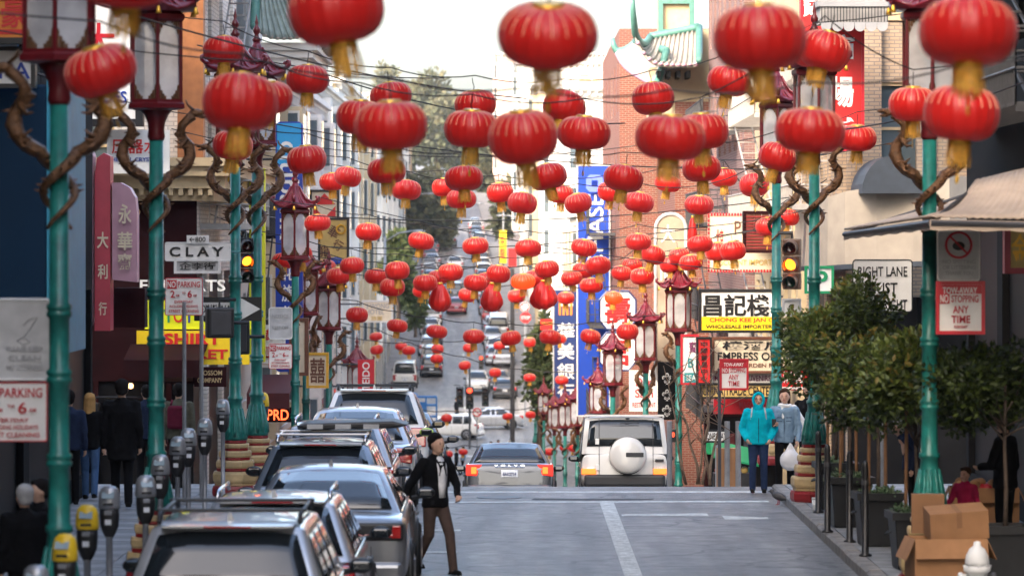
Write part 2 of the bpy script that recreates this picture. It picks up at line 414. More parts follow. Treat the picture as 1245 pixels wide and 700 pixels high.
# ================================================================ dragon lamp posts
rnd0 = random.Random(9)
def make_lamp_post():
    t = thing('lamp_post', 'x', 'lamp post', group='dragon lamp posts along the street')
    red, cream = MB(), MB(); z = 0
    for h, r, c in ((.16, .37, 0), (.05, .33, 1), (.17, .36, 1), (.05, .30, 0), (.12, .31, 1), (.045, .25, 0), (.10, .265, 1), (.04, .215, 0), (.07, .225, 1), (.05, .19, 0)):
        mb = red if c == 0 else cream
        mb.lathe([(r * .95, z), (r, z + h * .25), (r, z + h * .75), (r * .95, z + h)], n=8, ph=R(22.5)); z += h
    red.build('pedestal_band', 'ped_red', t); cream.build('pedestal', 'ped_cream', t)
    p = MB()
    prof = [(.185, .855), (.19, .90), (.165, .97), (.17, 1.02), (.135, 1.16), (.108, 1.34), (.098, 1.45), (.118, 1.47), (.118, 1.51), (.096, 1.53)]
    for zr in (2.05, 2.75, 3.3):
        prof += [(.086, zr - .05), (.108, zr - .03), (.108, zr), (.094, zr + .015), (.108, zr + .03), (.108, zr + .06), (.084, zr + .08)]
    prof += [(.078, 5.06)]
    p.lathe(prof, n=18); p.build('pole', 'teal', t, True)
    fl = MB()
    for k in range(12):
        a = 2 * math.pi * k / 12; c, s_ = math.cos(a), math.sin(a)
        fl.tube([(.178 * c, .178 * s_, .90), (.165 * c, .165 * s_, 1.0), (.138 * c, .138 * s_, 1.16), (.11 * c, .11 * s_, 1.34)], [.026, .03, .024, .012], 6)
    fl.build('fluting', 'teal', t, True)
    MB().lathe([(.085, 5.04), (.10, 5.08), (.09, 5.16), (.10, 5.24), (.14, 5.33), (.20, 5.4)], n=14).build('lamp_socket', 'lamp_red', t, True)
    for s_ in (-1, 1):
        pts, rs = [], []
        ph0 = 0 if s_ > 0 else math.pi
        for i in range(30):      # tail coils round the pole
            u = i / 29; a = ph0 + u * 2 * math.pi * .9 - .9 * 2 * math.pi
            r = .115 + .035 * u; pts.append((r * math.cos(a), r * math.sin(a), 4.0 + u * .64)); rs.append(.014 + .044 * u)
        for x, y, zz, rr in ((.20, 0, 4.66, .074), (.27, .0, 4.70, .078), (.34, 0, 4.77, .08), (.385, .02, 4.87, .078), (.37, .03, 4.98, .074), (.31, .0, 5.05, .068), (.27, -.05, 5.12, .064), (.29, -.08, 5.21, .06), (.35, -.08, 5.27, .058), (.41, -.07, 5.32, .062)):
            pts.append((s_ * x, y, zz)); rs.append(rr * rnd0.uniform(.78, 1.0))
        d = MB(); d.tube(pts, rs, 9)
        hp = Vector((s_ * .45, -.07, 5.35))            # head: skull, jaws, horns, mane spikes
        d.ell(hp, (.085, .06, .05), 10, 6); d.ell(hp + Vector((s_ * .09, 0, .01)), (.06, .04, .028), 8, 6); d.ell(hp + Vector((s_ * .07, 0, -.045)), (.055, .035, .018), 8, 6)
        for q in (-.03, .03): d.tube([hp + Vector((-s_ * .03, q, .03)), hp + Vector((-s_ * .10, q * 1.6, .09)), hp + Vector((-s_ * .12, q * 2, .15))], [.016, .011, .004], 5)
        for i in range(14, len(pts) - 2, 2):           # back spikes
            a_, b_ = Vector(pts[i]), Vector(pts[i + 1]); out = Vector((a_.x, a_.y, 0)); out = (out.normalized() if out.length > .01 else Vector((s_, 0, 0))) + Vector((0, 0, .35))
            d.tube([a_ + out * rs[i] * .6, a_ + out * (rs[i] + .045) + (a_ - b_) * .4], [.022, .003], 4); d.ell(a_ - out * rs[i] * .3, (rs[i] * 1.12, rs[i] * 1.12, rs[i] * .6), 7, 5)
        for zz, xx in ((4.78, .36), (5.06, .34)):       # claws
            for q in (-1, 0, 1): d.tube([(s_ * xx, -.03, zz), (s_ * (xx - .08), -.09 + .02 * q, zz - .05 + .05 * q), (s_ * (xx - .14), -.10 + .03 * q, zz - .02 + .07 * q)], [.03, .02, .006], 5)
        d.build('dragon', 'bronze', t, True)
    fr = MB(); n = 6; rr = .31; A = [R(60 * k + 30) for k in range(n)]
    fr.lathe([(.22, 5.38), (.36, 5.40), (.36, 5.45), (.33, 5.47), (.33, 5.50)], n=6, ph=R(30)); fr.lathe([(.33, 6.38), (.36, 6.41), (.36, 6.46), (.30, 6.50)], n=6, ph=R(30))
    for a in A: fr.tube([(rr * math.cos(a), rr * math.sin(a), 5.45), (rr * math.cos(a), rr * math.sin(a), 6.45)], .022, 6)
    fr.build('lamp_frame', 'lamp_red', t)
    fw = MB()
    for k in range(n):
        a, b = A[k], A[(k + 1) % n]; P, Q = Vector((rr * .98 * math.cos(a), rr * .98 * math.sin(a), 0)), Vector((rr * .98 * math.cos(b), rr * .98 * math.sin(b), 0))
        g = MB(); p_, q_ = P * .95, Q * .95
        g.add([(p_.x, p_.y, 5.48), (q_.x, q_.y, 5.48), (q_.x, q_.y, 6.42), (p_.x, p_.y, 6.42)], [(0, 1, 2, 3)]); g.build('glass_pane', 'lamp_glass', t)
        for u0, sg in ((.06, 1), (.94, -1)):
            for z0, zs in ((5.50, 1), (6.40, -1)):
                for du, dz, ln in ((0, 0, .16), (.09, 0, .10), (.17, 0, .06), (.26, 0, .035)):
                    c = P.lerp(Q, u0 + sg * (du + .02)); fw.tube([(c.x, c.y, z0), (c.x, c.y, z0 + zs * ln)], .012, 5)
                    c2 = P.lerp(Q, u0 + sg * (du + .06)); fw.tube([(c.x, c.y, z0 + zs * ln), (c2.x, c2.y, z0 + zs * ln * .7)], .009, 5)
    tag(fw.build('fretwork', 'bronze', t), kind='stuff')
    ro = MB(); vs = []; prof = [(.50, 6.50, .09), (.49, 6.535, .09), (.36, 6.58, .035), (.25, 6.68, .01), (.16, 6.82, 0), (.09, 6.96, 0), (.05, 7.06, 0)]
    for r_, z_, up in prof:
        for k in range(24):
            a = R(15 * k); c_ = abs(math.cos(3 * (a - R(30)))) ** 3      # 1 at hexagon corners
            rad = r_ * (.88 + .14 * c_); vs.append((rad * math.cos(a), rad * math.sin(a), z_ + up * c_))
    m = len(prof); fs = [(j * 24 + i, j * 24 + (i + 1) % 24, (j + 1) * 24 + (i + 1) % 24, (j + 1) * 24 + i) for j in range(m - 1) for i in range(24)] + [tuple(range(24))[::-1], tuple((m - 1) * 24 + i for i in range(24))]
    ro.add(vs, fs)
    for a in A:
        c_, s_ = math.cos(a), math.sin(a)
        ro.tube([(.10 * c_, .10 * s_, 6.96), (.18 * c_, .18 * s_, 6.83), (.28 * c_, .28 * s_, 6.70), (.40 * c_, .40 * s_, 6.63), (.51 * c_, .51 * s_, 6.63), (.57 * c_, .57 * s_, 6.68), (.57 * c_, .57 * s_, 6.73), (.535 * c_, .535 * s_, 6.745), (.52 * c_, .52 * s_, 6.72)], [.02, .022, .025, .028, .032, .034, .03, .026, .02], 7)
        for k in range(1, 5):    # tile ribs between the corner ridges
            b = a + R(12 * k); c2, s2 = math.cos(b), math.sin(b)
            ro.tube([(.07 * c2, .07 * s2, 6.97), (.145 * c2, .145 * s2, 6.82), (.22 * c2, .22 * s2, 6.69), (.33 * c2, .33 * s2, 6.595), (.435 * c2, .435 * s2, 6.54)], .011, 5)
    rf = ro.build('roof', 'lamp_roof', t, True)
    MB().lathe([(.05, 7.04), (.075, 7.08), (.05, 7.12), (.03, 7.16), (.055, 7.20), (.062, 7.24), (.045, 7.28), (.022, 7.31), (.03, 7.35), (.018, 7.40), (.004, 7.48)], n=10).build('finial', 'lamp_red', rf, True)
    for a in A:
        MB().lathe([(.008, 0), (.02, -.01), (.026, -.05), (.036, -.085), (.01, -.088)], (.5 * math.cos(a), .5 * math.sin(a), 6.54), 8).build('bell', 'gold', rf, True)
    return t
LP = make_lamp_post()
posts = [(72, 32.2, 'teal dragon lamp post nearest the camera at the left edge'),
 (190, 43.6, 'second teal dragon lamp post on the left, beside the tall man in black coat'),
 (286, 59.0, 'teal dragon lamp post carrying the white street name signs'),
 (312, 60.6, 'teal dragon lamp post just right of the one with street name signs, yellow signal between'),
 (359, 82.0, 'left dragon lamp post in front of the tall blue bank blade sign'),
 (372, 93.5, 'slim left dragon lamp post half hidden right behind the one by the blue bank sign'),
 (400, 97.5, 'left dragon lamp post with bright red pagoda roof above the parked silver cars'),
 (434, 128.0, 'small left dragon lamp post behind the red vertical banner'),
 (463, 178.0, 'small left dragon lamp post left of the dark van roof racks'),
 (476, 200.0, 'tiny left dragon lamp post beside the white passenger van'),
 (1130, 43.2, 'nearest teal dragon lamp post on the right, rising through the tan awning'),
 (990, 57.7, 'right dragon lamp post with cream and red pedestal behind the potted trees'),
 (944, 69.0, 'right dragon lamp post carrying the lit traffic signal'),
 (825, 98.0, 'right dragon lamp post left of the wholesale importer sign'),
 (785, 108.6, 'right dragon lamp post before the white and red octagonal signs'),
 (745, 120.0, 'right dragon lamp post with roof low above the white off-road wagon'),
 (727, 142.0, 'small right dragon lamp post just left of the white off-road wagon roof'),
 (702, 157.0, 'small dragon lamp post fifth from the right in the far cluster'),
 (687, 173.0, 'small dragon lamp post under the navy bank blade sign'),
 (674, 190.0, 'small dragon lamp post at the far end of the cluster right of the grey sedan'),
 (661, 208.0, 'tiny dragon lamp post above the right shoulder of the grey sedan'),
 (651, 246.0, 'tiny dragon lamp post at the far corner by the crossing cars')]
for i, (px, Y, lab) in enumerate(posts):
    o = LP if i == 0 else copy_tree(LP)
    X = (px - CX) * Y / F
    side = 1 if X > cx(Y) else -1
    o.location = (X, Y, gz(Y) + .15); o.rotation_euler.z = random.choice((0, R(60), R(120))) * 0 + (0 if i % 2 == 0 else R(8))
    o['label'] = lab
    if Y > 61 and Y < 77: o.location.z = .05
    if Y > 90: o.rotation_euler.z += R(25 * (i % 3))

# ================================================================ lanterns on their strings
LR = .284
def lantern_profile(n=12):
    o = []
    for i in range(n + 1):
        th = math.pi * (i / n - .5); c, s_ = math.cos(th), math.sin(th)
        o.append((.075 + (LR - .075) * abs(c) ** .78, .184 * (abs(s_) ** .97) * (1 if s_ > 0 else -1)))
    return o
def make_lantern(mname='lantern_red'):
    t = thing('lantern', 'x', 'lantern', group='red paper lanterns strung over the street')
    prof = lantern_profile(); n = 80; b = MB(); vs = []
    for r, z in prof:
        for k in range(n):
            a = 2 * math.pi * k / n; q = abs(math.sin(a * 10))
            rr = r * (.975 + .028 * q ** .6); vs.append((rr * math.cos(a), rr * math.sin(a), z))
    m = len(prof); fs = [(j * n + i, j * n + (i + 1) % n, (j + 1) * n + (i + 1) % n, (j + 1) * n + i) for j in range(m - 1) for i in range(n)]
    b.add(vs, fs); b.build('body', mname, t, True)
    g = MB()
    for k in range(20):
        a = 2 * math.pi * k / 20; c, s_ = math.cos(a), math.sin(a)
        g.tube([(r * .985 * c, r * .985 * s_, z) for r, z in prof[7:]], .0034, 4)
    g.build('gold_rib', 'lantern_rib', t)
    MB().lathe([(.082, .165), (.088, .175), (.088, .200), (.06, .204)], n=20).build('top_cap', 'gold', t, True)
    MB().lathe([(.07, -.172), (.085, -.178), (.085, -.208), (.05, -.21)], n=20).build('bottom_cap', 'gold', t, True)
    f = MB(); rnd = random.Random(3)
    for k in range(84):
        a = 2 * math.pi * k / 84 + rnd.uniform(-.05, .05); r0, r1 = .084, .088 + rnd.uniform(-.022, .022); ln = rnd.uniform(.12, .18); w = rnd.uniform(.0025, .0045)
        c, s_ = math.cos(a), math.sin(a); tx, ty = -s_ * w, c * w
        f.add([(r0 * c - tx, r0 * s_ - ty, -.205), (r0 * c + tx, r0 * s_ + ty, -.205), (r1 * c + tx, r1 * s_ + ty, -.205 - ln), (r1 * c - tx, r1 * s_ - ty, -.205 - ln)], [(0, 1, 2, 3)])
    fo = f.build('fringe', 'fringe', t)
    MB().tube([(0, 0, .2), (.012, 0, .24), (.0, 0, .30), (0, 0, .36)], .006, 5).build('hanging_wire', 'black_wire', t)
    tg = MB(); tg.tube([(0, 0, -.2), (.004, 0, -.42)], .004, 4); tg.ell((.004, 0, -.45), (.015, .006, .035), 8, 6); tg.build('tassel_cord', 'gold', t)
    return t
LN = make_lantern(); LO = make_lantern('lantern_orange')
def make_crumpled():
    t = thing('collapsed_lantern', 'x', 'lantern', group='red paper lanterns strung over the street')
    b = MB(); n = 36; vs = []; rnd = random.Random(5)
    prof = [(.05, .30), (.09, .26), (.15, .18), (.20, .06), (.24, -.06), (.25, -.16), (.19, -.27), (.08, -.33)]
    for j, (r, z) in enumerate(prof):
        for k in range(n):
            a = 2 * math.pi * k / n; rr = r * (.86 + .2 * abs(math.sin(a * 6 + j * .25)) + .05 * math.sin(a * 2 + j))
            vs.append((rr * math.cos(a), rr * math.sin(a), z + .02 * math.sin(a * 3)))
    m = len(prof); fs = [(j * n + i, j * n + (i + 1) % n, (j + 1) * n + (i + 1) % n, (j + 1) * n + i) for j in range(m - 1) for i in range(n)] + [tuple(range(n)), tuple((m - 1) * n + i for i in range(n))]
    b.add(vs, fs); b.build('body', 'lantern_red', t, True)
    MB().lathe([(.06, .29), (.065, .31), (.065, .335), (.03, .34)], n=16).build('top_cap', 'gold', t, True)
    MB().tube([(0, 0, .33), (0, 0, .5)], .006, 5).build('hanging_wire', 'black_wire', t)
    return t
LC = make_crumpled()
ROWS = [
 (21.6, 'top nearest string', [(152, -30), (409, 12), (666, 43), (924, 47), (1177, 39)]),
 (29.0, 'second nearest string', [(122, 86), (292, 125), (475, 153), (636, 167), (815, 168), (985, 159), (1169, 138)]),
 (41.0, 'third string', [(325, 118), (438, 143), (573, 157), (710, 162), (853, 160), (1003, 62), (1110, 127)]),
 (49.5, 'fourth string', [(272, 61), (374, 97), (475, 117), (578, 127), (686, 131), (794, 120), (886, 99), (990, 63)]),
 (54.5, 'fifth string', [(283, 177), (373, 194), (470, 208), (564, 217), (666, 215), (758, 217), (853, 205), (945, 191), (1042, 168)]),
 (73.5, 'sixth string', [(423, 215), (494, 231), (561, 242), (635, 247), (703, 247), (777, 246), (850, 249), (917, 225)]),
 (82.0, 'seventh string', [(404, 221), (540, 228), (608, 234), (682, 236), (742, 233), (812, 223), (880, 216), (957, 264), (934, 276)]),
 (81.0, 'eighth string', [(386, 271), (448, 282), (512, 293), (578, 299), (642, 302), (710, 301), (776, 294), (851, 297)]),
 (84.0, 'ninth string', [(365, 310), (428, 323), (483, 329), (548, 331), (606, 333), (665, 327), (727, 323), (794, 310), (891, 305)]),
 (88.0, 'tenth string', [(345, 317), (412, 335), (477, 349), (517, 344), (578, 344), (636, 342, 'o'), (719, 347), (781, 336), (840, 319), (872, 306)]),
 (98.0, 'eleventh string', [(396, 325), (457, 336), (533, 337), (592, 340), (652, 338), (695, 338), (709, 329), (769, 322), (756, 332), (815, 322), (826, 311)]),
 (99.0, 'twelfth string', [(434, 383), (483, 396), (531, 403), (576, 409), (621, 411), (669, 410), (718, 409), (763, 403)]),
 (119.0, 'thirteenth string', [(512, 354), (568, 359), (628, 360), (688, 362), (746, 362, 'o'), (805, 361, 'o')]),
 (164.0, 'fourteenth string', [(458, 425), (497, 426), (531, 436), (565, 444), (602, 453), (644, 459), (683, 462), (713, 461)]),
 (170.0, 'fifteenth string', [(457, 409), (488, 421), (532, 424), (570, 423), (607, 420), (644, 416), (681, 412)]),
 (197.0, 'sixteenth string', [(511, 506), (543, 508), (617, 506), (645, 504), (677, 497)]),
 (212.0, 'farthest string', [(525, 546), (545, 552), (563, 549), (652, 553), (668, 549), (686, 544), (697, 545)]),
]
CRUMP = [(535, 361, 88.5, 'limp collapsed red lantern hanging over the far road, left of the other two'), (598, 361, 88.5, 'limp collapsed red lantern hanging in the middle over the far parked cars'), (661, 358, 88.5, 'limp collapsed ball shaped red lantern left of the navy bank sign'), (842, 283, 84.0, 'narrow folded red lantern hanging in front of the grey rounded sign')]
# label anchors: image zones (x0,y0,x1,y1) with what a lantern there hangs in front of
ZONES = [((0, -60, 330, 110), 'at upper left by the lamp heads'), ((0, 110, 400, 260), 'before the pale brick left corner building'), ((330, -60, 600, 110), 'against the white sky left of centre'),
 ((600, -60, 745, 110), 'against the white sky at top centre'), ((745, -60, 1245, 110), 'at upper right before the stone facades'), ((400, 110, 520, 260), 'before the white houses left of the hill street'),
 ((520, 110, 625, 260), 'before the tree at the end of the hill street'), ((625, 110, 740, 260), 'before the cream houses right of the hill street'), ((740, 110, 885, 260), 'before the brick building'),
 ((885, 110, 1070, 260), 'around the right lamp heads'), ((1070, 110, 1245, 260), 'at the right edge above the tan awning'), ((330, 260, 470, 345), 'before the blue bank blade and gold sign'),
 ((470, 260, 560, 345), 'over the left half of the far hill road'), ((560, 260, 680, 345), 'over the right half of the far hill road'), ((680, 260, 760, 345), 'before the large blue bank sign'),
 ((760, 260, 980, 345), 'near the grey rounded sign and bulb framed sign'), ((400, 345, 545, 430), 'over the far left row of parked cars'), ((545, 345, 680, 430), 'over the far right row of parked cars'),
 ((680, 345, 830, 430), 'before the navy sign and octagonal signs'), ((430, 430, 630, 600), 'low over the far crossing'), ((630, 430, 760, 600), 'low by the far lamp post cluster')]
ORD = ['topmost', 'second from top', 'third from top', 'fourth from top', 'fifth from top', 'sixth from top', 'seventh from top', 'eighth from top', 'ninth from top', 'tenth from top', 'eleventh from top', 'twelfth from top', 'thirteenth from top', 'fourteenth from top', 'fifteenth from top']
allL = []
first = {'n': True, 'o': True}
rnd = random.Random(11)
for Y, nm, ls in ROWS:
    pts = []
    for L in ls:
        x, y = L[0], L[1]; k = 'o' if len(L) > 2 else 'n'
        src = LO if k == 'o' else LN
        if first[k]: o = src; first[k] = False
        else: o = copy_tree(src)
        yy = Y + rnd.uniform(-.25, .25); p = at(x, y, yy); o.location = p
        o.rotation_euler = (R(rnd.gauss(0, 6)), R(rnd.gauss(0, 6)), rnd.uniform(0, 6.28)); s_ = rnd.uniform(.95, 1.04); o.scale = (s_, s_ * rnd.uniform(.95, 1.0), s_ * rnd.uniform(.90, 1.10))
        allL.append((x, y, o, k)); pts.append(p + Vector((0, 0, .37)))
    # the cable through the lantern tops, fixed to the facades on both sides
    pts.sort(key=lambda p: p.x)
    path = []
    e0 = Vector((cx(Y) + FL, Y, pts[0].z + .55)); e1 = Vector((cx(Y) + FR, Y, pts[-1].z + .55))
    full = [e0] + [p for i, p in enumerate(pts) if i == 0 or p.x - pts[i - 1].x > .25] + [e1]
    for a, b in zip(full, full[1:]):
        for i in range(6):
            u = i / 6; q = a.lerp(b, u); q.z -= .22 * u * (1 - u) * min(1.6, (b - a).length); path.append(q)
    path.append(full[-1])
    w = MB().tube(path, max(.008, .00013 * Y), 5).build('lantern_cable', 'black_wire')
    tag(w, 'thin black cable sagging across the street, carrying the %s of red lanterns' % nm, 'cable', 'cables across the street')
for x, y, Y, lab in CRUMP:
    o = LC if x == 535 else copy_tree(LC); o.location = at(x, y, Y); o.rotation_euler.z = x; o['label'] = lab
    if x == 842: o.scale = (.45, .45, 1.1)
    if x == 661: o.scale = (1.25, 1.25, 1)
zz = {}
for L in allL:
    for i, (z, d) in enumerate(ZONES):
        if z[0] <= L[0] < z[2] and z[1] <= L[1] < z[3]: zz.setdefault(i, []).append(L); break
    else: zz.setdefault(99, []).append(L)
for i, ls in zz.items():
    ls.sort(key=lambda L: L[1]); d = ZONES[i][1] if i < 99 else 'hanging elsewhere'
    for j, L in enumerate(ls):
        s_ = 'glowing orange-red' if L[3] == 'o' else 'red'
        pos = ORD[j] if len(ls) > 1 else 'the only one'
        L[2]['label'] = '%s lantern %s, %s' % (s_, d, pos)
# bare overhead cables
wires = [((380, 85, 60), (760, 150, 64), .5), ((330, 150, 66), (1000, 205, 66), .5), ((390, 180, 90), (820, 170, 90), .6), ((100, 0, 40), (640, 120, 60), .3), ((380, 262, 76), (960, 240, 76), .5), ((390, 240, 95), (900, 330, 80), .4), ((240, 55, 60), (540, 95, 75), .3), ((1000, 160, 55), (1245, 100, 45), .2), ((820, 190, 80), (1100, 170, 70), .4), ((400, 300, 84), (860, 275, 84), .4)]
for i, (a, b, sag) in enumerate(wires):
    A, B = at(*a), at(*b); pts = []
    for k in range(17):
        u = k / 16; q = A.lerp(B, u); q.z -= 4 * sag * u * (1 - u) * .5; pts.append(q)
    w = MB().tube(pts, .011, 5).build('overhead_wire', 'black_wire')
    tag(w, ['bare wire slanting across the pale sky under the biggest lanterns', 'bare wire crossing before the white houses', 'bare wire across the middle between the fifth row lanterns', 'bare wire running from the left lamp head towards the centre', 'bare wire crossing above the small middle lanterns', 'bare wire slanting down to the right over the far road', 'bare wire at upper left behind the pale brick corner', 'bare wire at the right edge by the tan awning', 'bare wire before the cream right facade', 'bare wire crossing behind the dense middle lanterns'][i], 'wire', 'bare overhead wires')
# ================================================================ buildings
brick_mat('brick_red', (.17, .034, .018), (.12, .026, .015), (.20, .14, .11))
brick_mat('brick_white', (.74, .71, .66), (.60, .55, .49), (.46, .43, .40), .24, .09)
brick_mat('brick_mauve', (.17, .085, .08), (.12, .06, .06), (.20, .15, .14))
brick_mat('brick_tan', (.40, .30, .21), (.34, .25, .17), (.22, .18, .15))
mat('wall_white', (.62, .61, .58), rough=.8, var=.06, scale=1.5, dirt=.12)
mat('wall_cream', (.46, .37, .24), rough=.8, var=.07, scale=1.5, dirt=.15)
mat('wall_paleyellow', (.50, .41, .27), rough=.8, var=.07, scale=1.5, dirt=.15)
mat('wall_grey', (.38, .38, .39), rough=.8, var=.08, scale=1.5, dirt=.2)
mat('wall_paleblue', (.50, .55, .58), rough=.8, var=.06, scale=1.5, dirt=.12)
mat('wall_pink', (.58, .42, .36), rough=.8, var=.07, scale=1.5, dirt=.12)
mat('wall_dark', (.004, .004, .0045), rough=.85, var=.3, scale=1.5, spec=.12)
mat('wall_darkred', (.02, .004, .005), rough=.85, var=.3, scale=1.5, spec=.12)
mat('wall_stone', (.42, .33, .24), rough=.8, var=.12, scale=2, dirt=.25)
mat('trim_white', (.64, .63, .60), rough=.6, var=.05, dirt=.1)
mat('trim_cream', (.54, .41, .24), rough=.6, var=.06, dirt=.15)
mat('trim_orange', (.30, .11, .035), rough=.5, var=.15)
mat('trim_green', (.07, .19, .16), rough=.5, var=.15)
mat('trim_blue', (.01, .12, .25), rough=.5, var=.15)
mat('blue_panel', (.003, .024, .058), rough=.7, var=.15, scale=.8, spec=.2)
mat('blue_edge', (.03, .30, .45), rough=.5, var=.1)
mat('tile_pale', (.34, .31, .27), rough=.6, var=.15, scale=8, dirt=.2)
mat('tile_mauve', (.34, .20, .27), rough=.5, var=.15)
mat('tile_greygreen', (.26, .33, .31), rough=.6, var=.2, scale=5, dirt=.3)
mat('awning_tan', (.46, .36, .28), rough=.8, var=.1, scale=3, dirt=.2)
mat('awning_beige', (.42, .36, .29), rough=.8, var=.08, scale=2, dirt=.18)
mat('awning_dark', (.035, .045, .06), rough=.6, var=.15)
mat('awning_red', (.09, .012, .014), rough=.7, var=.12)
mat('awning_pink', (.17, .08, .10), rough=.7, var=.12)
mat('iron', (.05, .05, .055), rough=.55, metal=.3, var=.2)
mat('iron_pale', (.38, .36, .34), rough=.6, var=.15)
mat('warm_bulb', (1, .75, .45), emit=(1, .5, .2), es=.8, var=0)
mat('curtain', (.50, .50, .50), rough=.9, var=.15, scale=3)

WMES = {}
def window_meshes(w, h, trim):
    k = (round(w, 2), round(h, 2), trim)
    if k not in WMES:
        f = MB(); t = .07
        f.box(-w / 2, -w / 2 + t, -.1, .04, 0, h); f.box(w / 2 - t, w / 2, -.1, .04, 0, h); f.box(-w / 2 + t, w / 2 - t, -.1, .04, h - t, h); f.box(-w / 2 + t, w / 2 - t, -.1, .04, 0, t)
        f.box(-w / 2 + t, w / 2 - t, -.06, .03, h * .5 - .03, h * .5 + .03)
        s_ = MB().box(-w / 2 - .08, w / 2 + .08, -.2, .04, -.1, 0)
        g = MB().box(-w / 2 + t, w / 2 - t, -.02, .0, t, h - t)
        WMES[k] = (f.mesh('window_frame', trim), s_.mesh('sill', trim), g.mesh('pane', 'glass_mid'))
    return WMES[k]
def put_window(parent, loc, rz, w, h, trim):
    f, s_, g = window_meshes(w, h, trim)
    o = link('window', f, parent, loc); o.rotation_euler.z = rz
    link('pane', g, o); link('sill', s_, o)
def layer(mb, mapf, u0, u1, z0, z1, cols, rows, th=.16):
    def bx(ua, ub, za, zb):
        if ub - ua < .01 or zb - za < .01: return
        P = [mapf(u, d, z) for z in (za, zb) for d in (0, th) for u in (ua, ub)]
        mb.add(P, [(0, 2, 3, 1), (4, 5, 7, 6), (0, 1, 5, 4), (2, 6, 7, 3), (0, 4, 6, 2), (1, 3, 7, 5)])
    z = z0
    for za, zb in rows:
        bx(u0, u1, z, za); u = u0
        for ua, ub in cols: bx(u, ua, za, zb); u = ub
        bx(u, u1, za, zb); z = zb
    bx(u0, u1, z, z1)
def building(label, side, y0, y1, ztop, wall, trim='trim_white', floors=4, cols=3, first=4.2, ww=1.0, depth=13, fx=None, south=3, cornice=True, bays=0, name='building', shop=True, roofbits=True, south_on=True):
    ym = (y0 + y1) / 2; xf = (cx(ym) + (FL if side < 0 else FR)) if fx is None else fx
    zb = gz(ym) + .1; h = ztop - zb; l = y1 - y0 - .04
    t = thing(name, label, 'building', (xf, ym, zb))
    s = side; mb = MB()
    mb.box(min(0, s * depth) + (.16 if s > 0 else 0), max(0, s * depth) - (.16 if s < 0 else 0), -l / 2 + .16, l / 2, -6, h)
    fh = (h - first - .5) / floors; wh = min(fh * .58, 2.1)
    rows = [(first + fh * i + fh * .22, first + fh * i + fh * .22 + wh) for i in range(floors)]
    cs = [(-l / 2 + l * (k + .5) / cols - ww / 2, -l / 2 + l * (k + .5) / cols + ww / 2) for k in range(cols)]
    shop_rows = [(.5, 3.0)] if shop else []
    layer(mb, lambda u, d, z: (s * d, u, z), -l / 2 + .162, l / 2, first - .6, h, cs, rows)
    if shop:
        ns = max(2, int(l / 4)); sc = [(-l / 2 + l * (k + .06) / ns + .1, -l / 2 + l * (k + .94) / ns) for k in range(ns)]
        layer(mb, lambda u, d, z: (s * d, u, z), -l / 2 + .162, l / 2, -6, first - .6, sc, [(.35, first - 1.0)])
    if south_on:
        sw = depth * .96; sc2 = [(sw * (k + .5) / south - ww / 2, sw * (k + .5) / south + ww / 2) for k in range(south)]
        layer(mb, lambda u, d, z: (s * u, -l / 2 + d, z), 0, depth, first - .6, h, sc2, rows)
        mb.box(min(0, s * depth), max(0, s * depth), -l / 2, -l / 2 + .16, -6, first - .6)
        for (a, b) in sc2[:2]:
            for (za, zb2) in rows: put_window(t, (s * (a + b) / 2, -l / 2 + .15, za), 0, ww, zb2 - za, trim)
    mb.build('wall', wall, t)
    for (a, b) in cs:
        for (za, zb2) in rows: put_window(t, (s * .15, (a + b) / 2, za), R(90) if s > 0 else R(-90), ww, zb2 - za, trim)
    if shop:
        for (a, b) in sc:
            MB().box(min(s * .1, s * .14), max(s * .1, s * .14), a, b, .35, first - 1.0).build('shop_window', 'glass_store', t)
    if cornice:
        c = MB(); d = .55
        def band(dd, za, zb2): c.box(min(-s * dd, s * .3), max(-s * dd, s * .3), -l / 2 - (dd if south_on else 0), l / 2 - .01, za, zb2); c.box(min(s * .3, s * depth), max(s * .3, s * depth), -l / 2 - dd, -l / 2 + .3, za, zb2) if south_on else None
        band(.14, h - .75, h - .55); band(.32, h - .26, h - .12); band(.5, h - .12, h + .02); band(.42, h + .02, h + .14)
        k = -l / 2 + .3
        while k < l / 2 - .2: c.box(min(-s * .3, -s * .002), max(-s * .3, -s * .002), k, k + .16, h - .55, h - .26); k += .55
        if south_on:
            k = .2
            while k < depth: c.box(min(s * k, s * (k + .16)), max(s * k, s * (k + .16)), -l / 2 - .3, -l / 2 - .002, h - .55, h - .26); k += .55
        c.build('cornice', trim, t)
        c = MB(); band(.08, first - .62, first - .42); c.build('string_course', trim, t)
    for b in range(bays):
        yc = -l / 2 + l * (b + .5) / bays; bw = min(2.6, l / bays * .6); z0, z1 = first, h - .8
        p = MB(); poly = [(-s * .002, yc - bw / 2), (-s * .85, yc - bw / 2 + .35), (-s * .85, yc + bw / 2 - .35), (-s * .002, yc + bw / 2)]
        p.prism(poly, z0, z1, 'z'); bo = p.build('bay_window', wall, t)
        for (za, zb2) in rows:
            ang = math.atan2(.35, .848)
            mx, my = -s * .43, yc - bw / 2 + .165
            wf = MB(); wf.box(-.3, .3, -.03, .0, 0, zb2 - za); q = wf.build('pane', 'glass_mid', bo, loc=(mx, my - .006, za)); q.rotation_euler.z = -s * -ang
            wf = MB(); wf.box(-.36, .36, -.015, .0, -.08, zb2 - za + .08); q = wf.build('pane_frame', trim, bo, loc=(mx, my - .004, za)); q.rotation_euler.z = -s * -ang
            wf = MB(); wf.box(min(-s * .86, -s * .845), max(-s * .86, -s * .845), yc - bw / 2 + .5, yc + bw / 2 - .5, za, zb2); wf.build('pane', 'glass_mid', bo)
